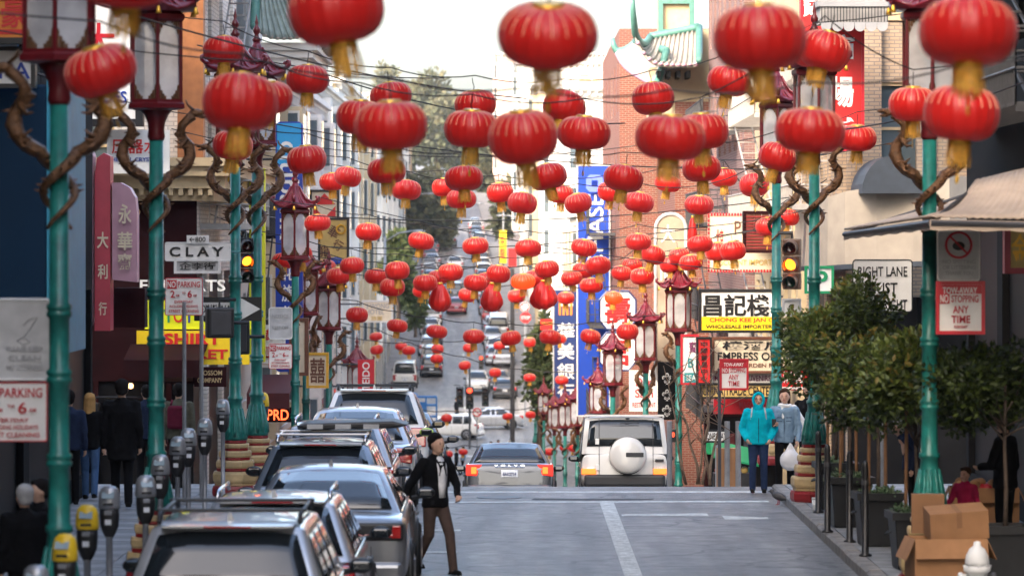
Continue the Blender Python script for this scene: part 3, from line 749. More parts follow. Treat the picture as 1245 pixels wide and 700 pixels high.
    if roofbits:
        rb = MB(); rx = s * depth * .4
        rb.box(rx - 1.2, rx + 1.2, -1, 1.4, h, h + 1.6); rb.tube([(rx - 2, .5, h), (rx - 2, .5, h + 2.4)], .06, 6); rb.box(rx + 2, rx + 2.7, -1.5, -.9, h, h + .9); rb.build('roof_hatch', wall, t)
    return t
def fire_escape(parent, s, ya, yb, zs, m='iron', dep=.95):
    for i, z in enumerate(zs):
        p = MB(); x0, x1 = sorted((-s * dep, -s * .02))
        k = ya
        while k < yb - .02: p.box(x0, x1, k, k + .05, z, z + .04); k += .12
        p.box(x0, x1, ya, ya + .04, z - .08, z); p.box(x0, x1, yb - .04, yb, z - .08, z)
        o = p.build('fire_escape_platform', m, parent)
        r = MB(); xo = -s * dep
        for zz in (.45, .95): r.tube([(-s * .02, ya, z + zz), (xo, ya, z + zz), (xo, yb, z + zz), (-s * .02, yb, z + zz)], .02, 5)
        for k in range(int((yb - ya) / .16) + 1): r.tube([(xo, ya + k * .16, z), (xo, ya + k * .16, z + .95)], .011, 4)
        for k in range(6): r.tube([(xo * k / 5.0, ya, z), (xo * k / 5.0, ya, z + .95)], .011, 4)
        r.build('railing', m, o)
        if i + 1 < len(zs):
            d = MB(); z2 = zs[i + 1]
            for xx in (-s * .3, -s * .75): d.tube([(xx, ya + .3, z), (xx, yb - .5, z2)], .025, 5)
            for k in range(9): u = (k + .5) / 9; d.box(min(-s * .3, -s * .75), max(-s * .3, -s * .75), ya + .3 + u * (yb - ya - .8) - .07, ya + .3 + u * (yb - ya - .8) + .07, z + u * (z2 - z), z + u * (z2 - z) + .03)
            d.build('ladder', m, o)

# left row
LB0 = building('dark shopfront building at the left edge behind the nearest lamp post', -1, -55, 60, 24, 'wall_dark', 'trim_blue', floors=3, cols=20, south=2, depth=42, fx=-6.55, cornice=False, roofbits=False)  # unseen length, depth and height enlarged to block sun and sky light
LB1 = building('pale brick corner building with fire escapes on the left', -1, 79, 92, 14.5, 'brick_white', 'trim_cream', floors=3, cols=4, south=3, first=6.6, fx=-6.6, roofbits=False)
LB2 = building('white left building with a balcony under a curved grey-green roof', -1, 92, 106, 12.5, 'wall_white', 'trim_white', floors=4, cols=3, bays=0, roofbits=False)
LB3 = building('low cream left building right behind the tall blue bank blade', -1, 106, 135, 9.3, 'wall_cream', 'trim_white', floors=4, cols=5, bays=2)
LB4 = building('white left building with flat roof behind the gold signs', -1, 135, 166, 9.8, 'wall_white', floors=5, cols=6, bays=3)
LB5 = building('white left building with bay windows farther down the street', -1, 166, 206, 11.2, 'wall_white', floors=5, cols=6, bays=4)
LB6 = building('pale cream left building at the far crossing', -1, 206, 249, 12.8, 'wall_paleyellow', floors=5, cols=6, bays=4)
LB7 = building('white house first beyond the far crossing on the left', -1, 278, 330, 14.0, 'wall_white', floors=5, cols=6, bays=4)
LB8 = building('pale blue house on the left of the hill street', -1, 332, 380, 15.5, 'wall_paleblue', floors=5, cols=6, bays=4)
LB9 = building('white house higher on the left of the hill street', -1, 382, 450, 17, 'wall_white', floors=4, cols=8, bays=5)
LBa = building('cream house near the top left of the hill street', -1, 468, 540, 22, 'wall_cream', floors=4, cols=8, bays=5)
# right row
RB0 = building('dark fire escape building with teal window frames at the right edge', 1, -55, 60, 20, 'wall_dark', 'sign_teal', floors=2, cols=26, first=5.2, fx=7.1, cornice=False, roofbits=False)  # drawn out behind the camera and made taller to block sky light
RB1 = building('tan ribbed stone corner building on the right', 1, 79, 90, 15, 'brick_tan', 'trim_cream', floors=3, cols=4, first=6.8, fx=6.9, south=6, roofbits=False)
RB2 = building('cream right building behind the bulb framed sign', 1, 90, 106, 13.5, 'wall_cream', 'trim_cream', floors=4, cols=6, ww=1.35, fx=6.7, bays=0, roofbits=False)
RB3 = building('mauve brick right building beside the tiled temple roof', 1, 106, 125, 13.5, 'brick_mauve', 'trim_cream', floors=4, cols=7, ww=1.3, fx=6.4, roofbits=False)
RB4 = building('cream right building under the flared temple roof', 1, 125, 140, 8.6, 'brick_red', 'trim_green', floors=4, cols=4, fx=5.3, cornice=False, roofbits=False)
RB5 = building('tall red brick right building with a plain side wall', 1, 140, 166, 11.8, 'brick_red', 'trim_white', floors=5, cols=6, fx=3.92, south=1, roofbits=False, cornice=False, south_on=True)
RB6 = building('cream building on the right with flat roof before the far crossing', 1, 166, 206, 5.2, 'wall_cream', floors=4, cols=6, bays=3)
RB7 = building('yellow building on the right corner of the far crossing', 1, 206, 249, 5.6, 'wall_paleyellow', floors=4, cols=6, bays=3)
RB8 = building('big white building on the right beyond the far crossing', 1, 278, 325, 15.2, 'wall_white', floors=6, cols=7, south=4, bays=4)
RB9 = building('cream house with tall windows on the right of the hill street', 1, 327, 372, 17.5, 'wall_cream', floors=5, cols=7, bays=4)
RBa = building('white house on the right of the hill street', 1, 374, 450, 21.5, 'wall_white', floors=5, cols=8, bays=5)
RBb = building('pink house near the top right of the hill street', 1, 468, 560, 27, 'wall_pink', floors=5, cols=8, bays=5)
fire_escape(LB1, -1, -4.5, 1.5, [6.6, 9.3, 12.0], 'iron_pale', 1.1)
fire_escape(RB0, 1, 44, 54, [5.6, 8.4], 'iron', 1.0)
fire_escape(RB1, 1, -3, 2, [6.9, 9.6], 'iron_pale')
fire_escape(RB3, 1, -7, 4, [4.4, 7.2, 10.0, 12.6], 'iron', 1.0)
fire_escape(LB2, -1, -6, 0, [5.0, 8.0], 'iron', .9)
fire_escape(RB5, 1, -8, 2, [6, 9.5, 13], 'iron', 1.0)
fire_escape(RB2, 1, -6, 5, [5.2, 8.0, 10.8], 'iron_pale', .9)
# corner pillar and shopfront of the left corner building
z0 = gz(79)
MB().box(-.25, .28, -6.86, -6.33, 6.62 + 5.75 - LB1.location.z - 6.62, 16).build('corner_pillar', 'trim_orange', LB1)
ys = -6.48
c = MB(); zc = 5.75 - LB1.location.z - 6.62
for dd, za, zb in ((.95, 6.25 + zc, 6.45 + zc), (.75, 6.0 + zc, 6.25 + zc), (1.05, 6.45 + zc, 6.62 + zc), (.5, 5.75 + zc, 6.0 + zc)):
    c.box(-9, dd, ys - dd, 6.3, za, zb)
k = -8.8
while k < .7: c.box(k, k + .09, ys - .72, ys - .5, 5.86 + zc, 6.0 + zc); k += .2
c.build('shop_cornice', 'trim_cream', LB1)
MB().box(-9, .12, ys - .12, ys - .01, 3.4, 5.75 + zc).build('fascia', 'wall_darkred', LB1)
for k in range(7): MB().lathe([(.001, -.05), (.07, -.03), (.09, .03), (.06, .08)], (-6.5 + k * .9, ys - .35, 5.5 + zc), 10).build('bulb', 'gold', LB1)
MB().box(-9, .05, ys - .05, ys - .02, .2, 3.4).build('shop_window', 'glass_store', LB1)
for k in range(6): MB().box(-8 + k * 1.5, -7.9 + k * 1.5, ys - .12, ys - .05, .1, 3.4).build('mullion', 'wall_darkred', LB1)
r = random.Random(8)
rk = thing('display_rack', 'rack of hanging shirts and bags before the left corner shop', 'clothes rack', (-6.75, 77.6, gz(77.6) + .15))
MB().tube([(-3.4, 0, 0), (-3.4, 0, 2.1), (-.3, 0, 2.1), (-.3, 0, 0)], .03, 6).build('rail', 'black_metal', rk)
for k in range(13):
    x = -3.25 + k * .23; c = r.choice(('sign_red', 'sign_navy', 'sign_black', 'sign_gold', 'awning_red', 'sign_black', 'sign_purple', 'sign_grey'))
    bevel(MB().hexa([(x - .09, -.2, 1.15), (x + .09, -.2, 1.15), (x + .09, .2, 1.15), (x - .09, .2, 1.15)], [(x - .06, -.16, 2.0), (x + .06, -.16, 2.0), (x + .06, .16, 2.0), (x - .06, .16, 2.0)]).build('garment', c, rk), .03)
for k in range(8): MB().lathe([(.001, -.05), (.05, -.03), (.06, .03), (.03, .07)], (-6.9 + k * .95, ys - .45, 3.3), 10).build('bulb', 'warm_bulb', LB1)
text('FINE ARTS', at(222, 347, 79 - .25) - LB1.location, 1.75, .24, 'sign_white', LB1, bold=.02)
# dark shopfront under the right corner building
MB().box(0, 9, -5.62, -5.51, .2, 5.0).build('shop_window', 'glass_store', RB1)
for k in range(6): MB().box(.02 + k * 1.4, .16 + k * 1.4, -5.72, -5.62, .1, 5.0).build('mullion', 'wall_dark', RB1)
MB().box(-.02, 9, -5.74, -5.62, 3.1, 3.6).build('fascia', 'wall_darkred', RB1)
# vertical brick ribs of the right corner building
l = 11
for k in range(11): MB().box(-.2, -.002, -l / 2 + .3 + k, -l / 2 + .68 + k, 6.4, 15.5).build('pilaster', 'brick_tan', RB1)
for k in range(7): MB().box(.3 + k * 1.1, .68 + k * 1.1, -l / 2 - .2, -l / 2 - .002, 6.4, 15.5).build('pilaster', 'brick_tan', RB1)

# ------------------------------------------------- temple style tiled roofs
def tiled_roof(parent, A, B, C, D, n, lift, tmat, rmat, emat, lift0=None):
    lift0 = lift if lift0 is None else lift0
    """concave slope between eave A-B and ridge D-C (parent space), n tile rows; lift = upturn of the eave ends"""
    A, B, C, D = map(Vector, (A, B, C, D)); nrm = (B - A).cross(D - A).normalized()
    if nrm.z < 0: nrm = -nrm
    def P(u, v):
        p = A.lerp(B, u).lerp(D.lerp(C, u), v); q = p - Vector((0, 0, 1)) * .5 * v * (1 - v) * (C - B).length * .55
        q.z += (lift0 if u < .5 else lift) * (abs(u - .5) * 2) ** 3 * (1 - v); return q
    m = MB(); nu, nv = 16, 8
    vs = [P(i / nu, j / nv) for j in range(nv + 1) for i in range(nu + 1)]
    vs += [p - nrm * .12 for p in vs]; N = (nu + 1) * (nv + 1); w = nu + 1
    fs = [(j * w + i, j * w + i + 1, (j + 1) * w + i + 1, (j + 1) * w + i) for j in range(nv) for i in range(nu)]
    fs += [tuple(N + k for k in f[::-1]) for f in fs]
    for i in range(nu): fs += [(i, N + i, N + i + 1, i + 1), (nv * w + i, nv * w + i + 1, N + nv * w + i + 1, N + nv * w + i)]
    for j in range(nv): fs += [(j * w, (j + 1) * w, N + (j + 1) * w, N + j * w), (j * w + nu, N + j * w + nu, N + (j + 1) * w + nu, (j + 1) * w + nu)]
    m.add(vs, fs); ro = m.build('tiled_roof', tmat, parent, True)
    sp = (B - A).length / n
    for k in range(n):
        u = (k + .5) / n
        MB().tube([P(u, v / 8) + nrm * .02 for v in range(9)], sp * .26, 6).build('roof_tile', tmat, ro, True)
        e = MB(); c = P(u, 0) - nrm * .03; e.ell(c, (sp * .42, sp * .42, sp * .30), 8, 6); e.build('eave_tile', emat, ro, True)
    for u, sg in ((0, -1), (1, 1)):
        pts = [P(u, 1 - v / 8) + nrm * .08 for v in range(9)]; d = (pts[-1] - pts[-3])
        lf = lift0 if u == 0 else lift; pts += [pts[-1] + d * .5 + Vector((0, 0, lf * .55)), pts[-1] + d * .7 + Vector((0, 0, lf * 1.25))]
        MB().tube(pts, [.12] * 9 + [.10, .06], 7).build('hip_ridge', rmat, ro, True)
    MB().tube([P(i / 8, 1) + nrm * .08 for i in range(9)], .14, 7).build('ridge', rmat, ro, True)
def rel(b, x, y, Y): return at(x, y, Y) - b.location
tiled_roof(RB4, rel(RB4, 772, 76, 123.0), rel(RB4, 850, 79, 123.0), rel(RB4, 850, 36, 127), rel(RB4, 790, 48, 127), 11, .05, 'tile_pale', 'trim_green', 'tile_mauve', lift0=.85)
tiled_roof(RB4, rel(RB4, 751, 76, 135.0), rel(RB4, 800, 106, 123.4), rel(RB4, 812, 64, 124.5), rel(RB4, 775, 52, 135), 34, .05, 'tile_pale', 'trim_green', 'tile_mauve', lift0=.35)
a, b = rel(RB4, 803, 36, 127.4), rel(RB4, 850, 130, 127.4); MB().box(a.x, b.x + 1, a.y, 7.4, b.z, a.z).build('upper_wall', 'wall_paleyellow', RB4)
a, b = rel(RB4, 790, 82, 125.1), rel(RB4, 850, 130, 125.1); MB().box(a.x, b.x + 1, a.y, a.y + 3, b.z - .3, a.z).build('eave_wall', 'wall_paleyellow', RB4)
p = MB(); a = rel(RB4, 803, 0, 127.2); b = rel(RB4, 842, 42, 127.2); p.box(a.x, b.x, a.y, a.y + 3, b.z, a.z + .6); p.build('gable_panel', 'trim_cream', RB4)
p = MB(); 
for (x0, y0_, x1, y1_) in ((800, 36, 844, 42), (800, -2, 844, 5), (800, 5, 806, 36), (838, 5, 844, 36)):
    a, b = rel(RB4, x0, y0_, 127.1), rel(RB4, x1, y1_, 127.1); p.box(a.x, b.x, a.y - .1, a.y + .05, b.z, a.z)
p.build('gable_trim', 'trim_green', RB4)
for k in range(4):
    a = rel(RB4, 800 + k * 12, 92, 124.2); MB().box(a.x - .06, a.x + .06, a.y - .9, a.y + .9, a.z - .1, a.z + .12).build('eave_beam', 'wall_dark', RB4)
# balcony with sweeping roof on the white left building
def rl(x, y, Y): return at(x, y, Y) - LB2.location
a, b = rl(311, 52, 94), rl(386, 78, 94)
m = MB(); m.box(a.x, b.x, 0 - 5, 3, b.z + .34, a.z); m.box(a.x, b.x - .12, -4.9, 2.9, b.z + .16, b.z + .34); m.box(a.x, b.x - .25, -4.8, 2.8, b.z, b.z + .16); bal = m.build('balcony', 'trim_white', LB2)
for k in range(9): MB().box(a.x + .2, b.x - .05, -4.9 + k * .9, -4.75 + k * .9, b.z - .25, b.z).build('bracket', 'trim_white', bal)
tiled_roof(LB2, (b.x - .05, -5.2, a.z + .1), (b.x - .05, 3.2, a.z + .1), (a.x + .3, 3, a.z + 2.2), (a.x + .3, -5, a.z + 2.2), 12, .4, 'tile_greygreen', 'trim_green', 'tile_pale')
tiled_roof(LB2, (a.x, -5.3, a.z + .1), (b.x - .1, -5.3, a.z + .1), (a.x + .35, -4.6, a.z + 2.2), (a.x, -4.6, a.z + 2.2), 9, .25, 'tile_greygreen', 'trim_green', 'tile_pale')
# near left blue projecting box, near right corrugated awning
def pbox(name, label, cat, x0, y0, x1, y1, Y, d, m):
    A, B = at(x0, y0, Y), at(x1, y1, Y)
    t = thing(name, label, cat, ((A.x + B.x) / 2, Y, B.z)); w = (B.x - A.x) / 2
    return t, w, A.z - B.z
t, w, h = pbox('blue_wall_box', 'large dark blue projecting wall box at the left edge', 'wall box', -60, 103, 57, 432, 46, 1, '')
bevel(MB().box(-w, w, 0, 3, 0, h).build('panel', 'blue_panel', t), .03)
MB().box(w, w + .13, -.02, 3, 0, h + .05).build('edge_trim', 'blue_edge', t)
r = MB()
for k in range(14): r.tube([(-w + .1 + k * .12, .2, h), (-w + .1 + k * .12, .2, h + .42)], .012, 5)
r.tube([(-w, .2, h + .42), (w, .2, h + .1)], .02, 5); r.build('railing', 'iron', t)
def corrugated(name, label, P0, P1, P2, P3, n, amp, m, valance=None):
    t = thing(name, label, 'awning', P0); P0, P1, P2, P3 = [Vector(p) - Vector(P0) for p in (P0, P1, P2, P3)]
    mb = MB(); vs = []; N = n * 4
    for v in range(7):
        for i in range(N + 1):
            u = i / N; p = P0.lerp(P1, u).lerp(P3.lerp(P2, u), v / 6); p.z += amp * math.sin(u * n * 2 * math.pi) - .10 * math.sin(math.pi * v / 6); vs.append(p)
    fs = [(v * (N + 1) + i, v * (N + 1) + i + 1, (v + 1) * (N + 1) + i + 1, (v + 1) * (N + 1) + i) for v in range(6) for i in range(N)]
    mb.add(vs, fs); o = mb.build('awning_sheet', m, t, True); sm = o.modifiers.new('solid', 'SOLIDIFY'); sm.thickness = .02
    f = MB(); f.tube([P0 + Vector((0, 0, -.06)), P1 + Vector((0, 0, -.06))], .035, 6); f.tube([P1 + Vector((0, 0, -.06)), P2 + Vector((0, 0, -.06))], .03, 6); f.tube([P0 + Vector((0, 0, -.06)), P3 + Vector((0, 0, -.06))], .03, 6); f.build('frame', 'iron', t)
    if valance:
        vv = MB(); vs = []; 
        for i in range(41):
            u = i / 40; p = P0.lerp(P1, u); vs += [p + Vector((-.01, -.01, -.02)), p + Vector((-.01, -.01, -valance - .008 * math.sin(u * 40)))]
        vv.add(vs, [(2 * i, 2 * i + 1, 2 * i + 3, 2 * i + 2) for i in range(40)]); q = vv.build('valance', m, t); q.modifiers.new('solid', 'SOLIDIFY').thickness = .015
    return t
AW = corrugated('awning', 'tan corrugated awning over the right pavement at the picture edge', (4.47, 41, 4.30), (7.4, 41, 4.24), (7.4, 43, 5.18), (5.2, 43, 4.72), 34, .007, 'awning_tan', .13)
Q = corrugated('tmp', 'x', (4.47, 41.01, 4.30), (4.5, 52, 4.2), (7.3, 52, 5.1), (5.2, 43, 4.72), 60, .007, 'awning_tan', .13)  # side slope, lengthened along the kerb to shade the shopfront
for ch in list(Q.children): ch.parent = AW; ch.location = Vector((0, .01, 0))
bpy.data.objects.remove(Q)
# beige curved band and dark barrel awning on the right corner building
t = thing('sign_band', 'wide beige curved canopy band on the right corner building', 'canopy', (6.4, 77.5, 0))
pts = [(-.1, 8), (-.12, 1.2), (.0, .4), (.3, -.2), (.9, -.65), (1.6, -.95), (2.3, -1.1)]
m = MB(); vs = []
for i, (x, y) in enumerate(pts): vs += [(x, y, 3.5 + .03 * i), (x, y, 4.75 + .1 * i), (x + .5, y + .6, 4.75 + .1 * i), (x + .5, y + .6, 3.5 + .03 * i)]
m.add(vs, [(4 * i + k, 4 * i + (k + 1) % 4, 4 * i + 4 + (k + 1) % 4, 4 * i + 4 + k) for i in range(6) for k in range(4)] + [(0, 1, 2, 3), (24, 25, 26, 27)]); m.build('band', 'awning_beige', t)
m = MB(); vs = []
for i, (x, y) in enumerate(pts): vs += [(x - .01, y - .03, 3.40 + .03 * i), (x - .01, y - .03, 3.50 + .03 * i), (x + .5, y + .6, 3.5 + .03 * i), (x + .5, y + .6, 3.4 + .03 * i)]
m.add(vs, [(4 * i + k, 4 * i + (k + 1) % 4, 4 * i + 4 + (k + 1) % 4, 4 * i + 4 + k) for i in range(6) for k in range(4)] + [(0, 1, 2, 3), (24, 25, 26, 27)]); m.build('lower_edge', 'awning_dark', t)
t = thing('barrel_awning', 'dark blue barrel awning above the beige canopy band', 'awning', (7.0, 77.0, 5.0))
m = MB(); vs = []
for i in range(13):
    a = R(180 * i / 12); vs += [(.55 - .6 * math.cos(a), -.7, .75 * math.sin(a)), (.55 - .6 * math.cos(a), 1.9, .75 * math.sin(a))]
m.add(vs, [(2 * i, 2 * i + 1, 2 * i + 3, 2 * i + 2) for i in range(12)] + [tuple(range(0, 26, 2))]); m.build('canvas', 'awning_dark', t, False)
# mid street red and pink awnings
def slope_awning(label, x0, x1, ytop, ybot, Y, d, m):
    A, B = at(x0, ybot, Y), at(x1, ytop, Y + d)
    t = thing('awning', label, 'awning', A); w = (x1 - x0) * Y / F; h = B.z - A.z
    MB().hexa([(0, 0, 0), (w, 0, 0), (w, d, h - .04), (0, d, h - .04)], [(0, 0, .04), (w, 0, .04), (w, d, h), (0, d, h)]).build('canvas', m, t)
    MB().box(0, w, -.02, 0, -.3, .02).build('valance', m, t)
    MB().hexa([(0, 0, -.3), (.02, 0, -.3), (.02, d, -.3), (0, d, -.3)], [(0, 0, .0), (.02, 0, .0), (.02, d, h - .05), (0, d, h - .05)]).build('side_panel', m, t)
slope_awning('dark red fabric awning under the left corner shop', 150, 245, 418, 440, 76.5, 1.5, 'wall_darkred')
slope_awning('red awning on the left over the neon lit shop', 300, 352, 455, 480, 84, 2.5, 'awning_red')
# ================================================================ signs
def sign(label, x0, y0, x1, y1, Y, bg, texts=(), frame=None, fw=.05, d=.14, cat='sign', name='sign', arm=None, round_=0, boxes=(), yaw=0, bold=.012, sep=.012):
    """texts: (string, x centre, y centre, width px, height px, material[, rotation]); all in photograph pixels at distance Y"""
    A, B = at(x0, y0, Y), at(x1, y1, Y); w, h = B.x - A.x, A.z - B.z
    t = thing(name, label, cat, ((A.x + B.x) / 2, Y, (A.z + B.z) / 2), R(yaw))
    k = Y / F
    def P(x, y, o=0): return Vector(((x - (x0 + x1) / 2) * k, -o, -(y - (y0 + y1) / 2) * k))
    if round_:
        n = 6; r = min(round_ * k, w / 2 - .001, h / 2 - .001); poly = []
        for cxx, czz, a0 in ((w / 2 - r, h / 2 - r, 0), (-w / 2 + r, h / 2 - r, 90), (-w / 2 + r, -h / 2 + r, 180), (w / 2 - r, -h / 2 + r, 270)):
            for i in range(n + 1): a = R(a0 + 90 * i / n); poly.append((cxx + r * math.cos(a), czz + r * math.sin(a)))
        MB().prism(poly, 0, d).build('panel', bg, t)
        if frame:
            f = MB(); pp = [Vector((x, -.004, z)) for x, z in poly]; f.tube(pp + [pp[0], pp[1]], fw, 6); f.build('frame', frame, t)
    else:
        MB().box(-w / 2, w / 2, 0, d, -h / 2, h / 2).build('panel', bg, t)
        if frame:
            f = MB(); o = .03
            f.box(-w / 2 - o, w / 2 + o, -.03, d + .01, h / 2 - fw, h / 2 + o); f.box(-w / 2 - o, w / 2 + o, -.03, d + .01, -h / 2 - o, -h / 2 + fw)
            f.box(-w / 2 - o, -w / 2 + fw, -.03, d + .01, -h / 2 + fw, h / 2 - fw); f.box(w / 2 - fw, w / 2 + o, -.03, d + .01, -h / 2 + fw, h / 2 - fw); f.build('frame', frame, t)
    for i, (xa, ya, xb, yb, m) in enumerate(boxes):
        a, b = P(xa, ya), P(xb, yb); MB().box(a.x, b.x, -.010, -.001, b.z, a.z).build('colour_field', m, t)
    for q in texts:
        s_, xc, yc, wp, hp, m = q[:6]; rot = q[6] if len(q) > 6 else 0
        text(s_, P(xc, yc, .013), wp * k, hp * k, m, t, rot, bold)
    if arm is not None:
        for zz in (h * .35, -h * .35): MB().tube([(w / 2 if arm > 0 else -w / 2, d / 2, zz), (arm - (A.x + B.x) / 2, d / 2, zz)], .03, 6).build('bracket', 'iron', t)
    return t
def stack(s_, xc, y0, y1, wp, m, fill=.82):     # characters one under another
    n = len(s_); st = (y1 - y0) / n
    return [(ch, xc, y0 + st * (i + .5), wp, st * fill, m) for i, ch in enumerate(s_)]
def pole(t, zt, zb, x=0, y=.1, r=.03, m='grey_metal'): MB().tube([(x, y, zb), (x, y, zt)], r, 8).build('post', m, t)
W_, K_, RD, SB = 'sign_white', 'sign_black', 'sign_red', 'sign_brightred'
# ---- left side, near
t = sign('grey notice sign on the nearest left lamp post, upper of two', -4, 364, 61, 461, 33.3, 'sign_grey', [('NO LITTERING', 30, 446, 44, 6, 'wall_grey'), ('PLEASE KEEP', 30, 424, 44, 6, 'wall_grey'), ('CLEAN', 30, 435, 40, 6, 'wall_grey')], 'white_paint', .012, .02, round_=5)
MB().tube([(0, -.006, .12), (.05, -.006, .17), (.12, -.006, .19), (.05, -.006, .08), (0, -.006, .02), (.06, -.006, -.02), (.0, -.006, -.05), (-.06, -.006, -.01), (0, -.006, .02)], .006, 5).build('emblem', 'wall_grey', t)
def noparking(label, x0, y0, x1, y1, Y, **kw):
    w, h = x1 - x0, y1 - y0; X = lambda u: x0 + u * w; Z = lambda v: y0 + v * h
    return sign(label, x0, y0, x1, y1, Y, W_, [('NO', X(.17), Z(.17), w * .22, h * .17, W_), ('PARKING', X(.64), Z(.17), w * .6, h * .16, RD), ('2', X(.2), Z(.43), w * .12, h * .19, RD), ('AM', X(.33), Z(.47), w * .1, h * .07, RD), ('TO', X(.50), Z(.40), w * .1, h * .05, RD), ('6', X(.66), Z(.43), w * .12, h * .19, RD), ('AM', X(.8), Z(.47), w * .1, h * .07, RD), ('EVERYDAY', X(.5), Z(.64), w * .5, h * .07, RD), ('INCLUDING HOLIDAYS', X(.5), Z(.76), w * .76, h * .07, RD), ('STREET CLEANING', X(.5), Z(.89), w * .8, h * .08, RD)], 'sign_red', .006, .015, boxes=[(X(.04), Z(.05), X(.31), Z(.29), RD)], round_=2, **kw)
noparking('white and red no parking sign on the nearest left lamp post', -30, 465, 57, 536, 33.3)
t = noparking('white and red no parking sign below the street name, on a thin grey post', 201, 338, 246, 383, 57.5)
pole(t, .3, -4.3, .26, .05)
noparking('small white and red no parking sign on the left post by the blue bank sign', 327, 418, 355, 448, 81.2)
sign('blank grey notice plate above the small left no parking sign', 327, 374, 355, 412, 81.2, 'sign_grey', [('NOTICE', 341, 384, 20, 4, 'wall_grey'), ('KEEP OFF', 341, 398, 20, 4, 'wall_grey')], 'white_paint', .01, .02, round_=3)
t = sign('black on white street name sign on the left lamp post', 201, 295, 280, 317, 58.6, W_, [('C L A Y', 239, 306, 66, 12, K_)], 'sign_white', .008, .03, bold=.03, round_=2)
MB().tube([(.4, .02, 0), (.62, .3, 0)], .02, 6).build('bracket', 'teal', t)
sign('little block number plate above the street name sign', 227, 286, 254, 296, 58.55, W_, [('←800', 240, 291, 20, 6, K_)], None, d=.02)
sign('small grey chinese street name plate under the street name sign', 214, 317, 266, 330, 58.6, 'sign_grey', [('企李街', 240, 323.5, 44, 9, K_)], 'sign_white', .008, .02)
t = sign('black one way sign with white arrow on the left corner post', 236, 361, 318, 390, 59.2, K_, [('ONE WAY', 250, 376, 34, 12, K_)], None, d=.03)
poly = [(-.50, .10), (.18, .10), (.18, .18), (.50, 0), (.18, -.18), (.18, -.10), (-.50, -.10)]
MB().prism(poly, -.012, -.002).build('arrow', W_, t); text('ONE WAY', (-.15, -.016, 0), .55, .12, K_, t)
# pedestrian signals
def ped_box(label, x0, y0, x1, y1, Y):
    A, B = at(x0, y0, Y), at(x1, y1, Y); w, h = B.x - A.x, A.z - B.z
    t = thing('pedestrian_signal', label, 'signal', ((A.x + B.x) / 2, Y, B.z), R(12), 'pedestrian signals')
    bevel(MB().box(-w / 2, w / 2, 0, .28, 0, h).build('housing', 'plastic_black', t), .03)
    bevel(MB().box(-w / 2 + .05, w / 2 - .05, -.02, 0, .05, h - .05).build('visor', 'dark_grey', t), .01)
    MB().tube([(w / 2, .15, h * .5), (w / 2 + .25, .15, h * .5)], .03, 6).build('bracket', 'black_metal', t)
    MB().tube([(0, .14, h), (0, .14, h + .12), (.25, .14, h + .12)], .025, 6).build('conduit', 'black_metal', t)
ped_box('black pedestrian signal box seen from behind, left of the corner lamp post', 252, 374, 285, 411, 58.4)
ped_box('black pedestrian signal box lower right between the two corner lamp posts', 287, 388, 304, 431, 60.2)
# traffic signals
def traffic_signal(label, xc, y0, y1, Y, lit, housing='plastic_black', yaw=0, group=None, sc=1.0):
    A, B = at(xc, y0, Y), at(xc, y1, Y); h = A.z - B.z; u = h / 3; w = u * 1.05
    t = thing('traffic_signal', label, 'traffic signal', (A.x, Y, B.z), R(yaw), 'traffic signals')
    for i, (c, dark) in enumerate((('red', 'sig_red_off'), ('amber', 'sig_amber_off'), ('green', 'sig_green_off'))):
        z = h - u * (i + .5)
        s_ = bevel(MB().box(-w / 2, w / 2, 0, u * .55, z - u * .49, z + u * .49).build('signal_section', housing, t), u * .07)
        MB().lathe([(.001, .0), (u * .2, -.02 * u), (u * .34, .06 * u)], n=20, cap=False).xf(Matrix.Translation((0, -.02, z)) @ Matrix.Rotation(R(90), 4, 'X') @ Matrix.Scale(-1, 4, (0, 0, 1)) @ Matrix.Scale(-1, 4, (0, 0, 1))).build('lens', (c + '_lit') if c == lit else dark, s_, True)
        v = MB(); pts = []
        for k in range(-3, 16):
            a = R(k * 15); pts.append((math.cos(a) * u * .42, math.sin(a) * u * .42))
        vs = []
        for x, zz in pts: vs += [(x, -.01, z + zz), (x, -u * .8, z + zz - .03)]
        v.add(vs, [(2 * k, 2 * k + 1, 2 * k + 3, 2 * k + 2) for k in range(len(pts) - 1)]); vo = v.build('visor', housing, s_); vo.modifiers.new('solid', 'SOLIDIFY').thickness = .01
    MB().tube([(0, u * .3, h), (0, u * .3, h + .1), (-w * .8, u * .3, h + .1)], .03, 6).build('bracket', 'black_metal', t)
    return t
mat('sig_red_off', (.06, .008, .008), rough=.2, var=0); mat('sig_amber_off', (.09, .05, .008), rough=.2, var=0); mat('sig_green_off', (.008, .03, .02), rough=.2, var=0); mat('signal_brown', (.11, .06, .04), rough=.45, var=.12)
traffic_signal('traffic signal showing amber, on the right lamp post above the potted trees', 962, 290, 352, 67.5, 'amber', 'signal_brown', yaw=-14)
traffic_signal('traffic signal showing amber between the two left corner lamp posts', 299, 289, 344, 60.3, 'amber', 'plastic_black', yaw=14)
for i, (xc, y0, y1, lit, lab) in enumerate(((571, 470, 497, 'red', 'far traffic signal showing red on the thin pole at the crossing'), (559, 470, 495, 'none', 'far traffic signal with its dark back turned, left of the red one'), (590, 470, 494, 'none', 'far traffic signal with its dark back turned, right of the red one'), (585, 432, 449, 'red', 'far traffic signal showing red higher up the hill street'))):
    o = traffic_signal(lab, xc, y0, y1, 252 if y0 > 450 else 282, lit)
    if i == 0: MB().tube([(0, .4, 3), (0, .4, gz(252) - o.location.z)], .07, 8).build('post', 'dark_grey', o)
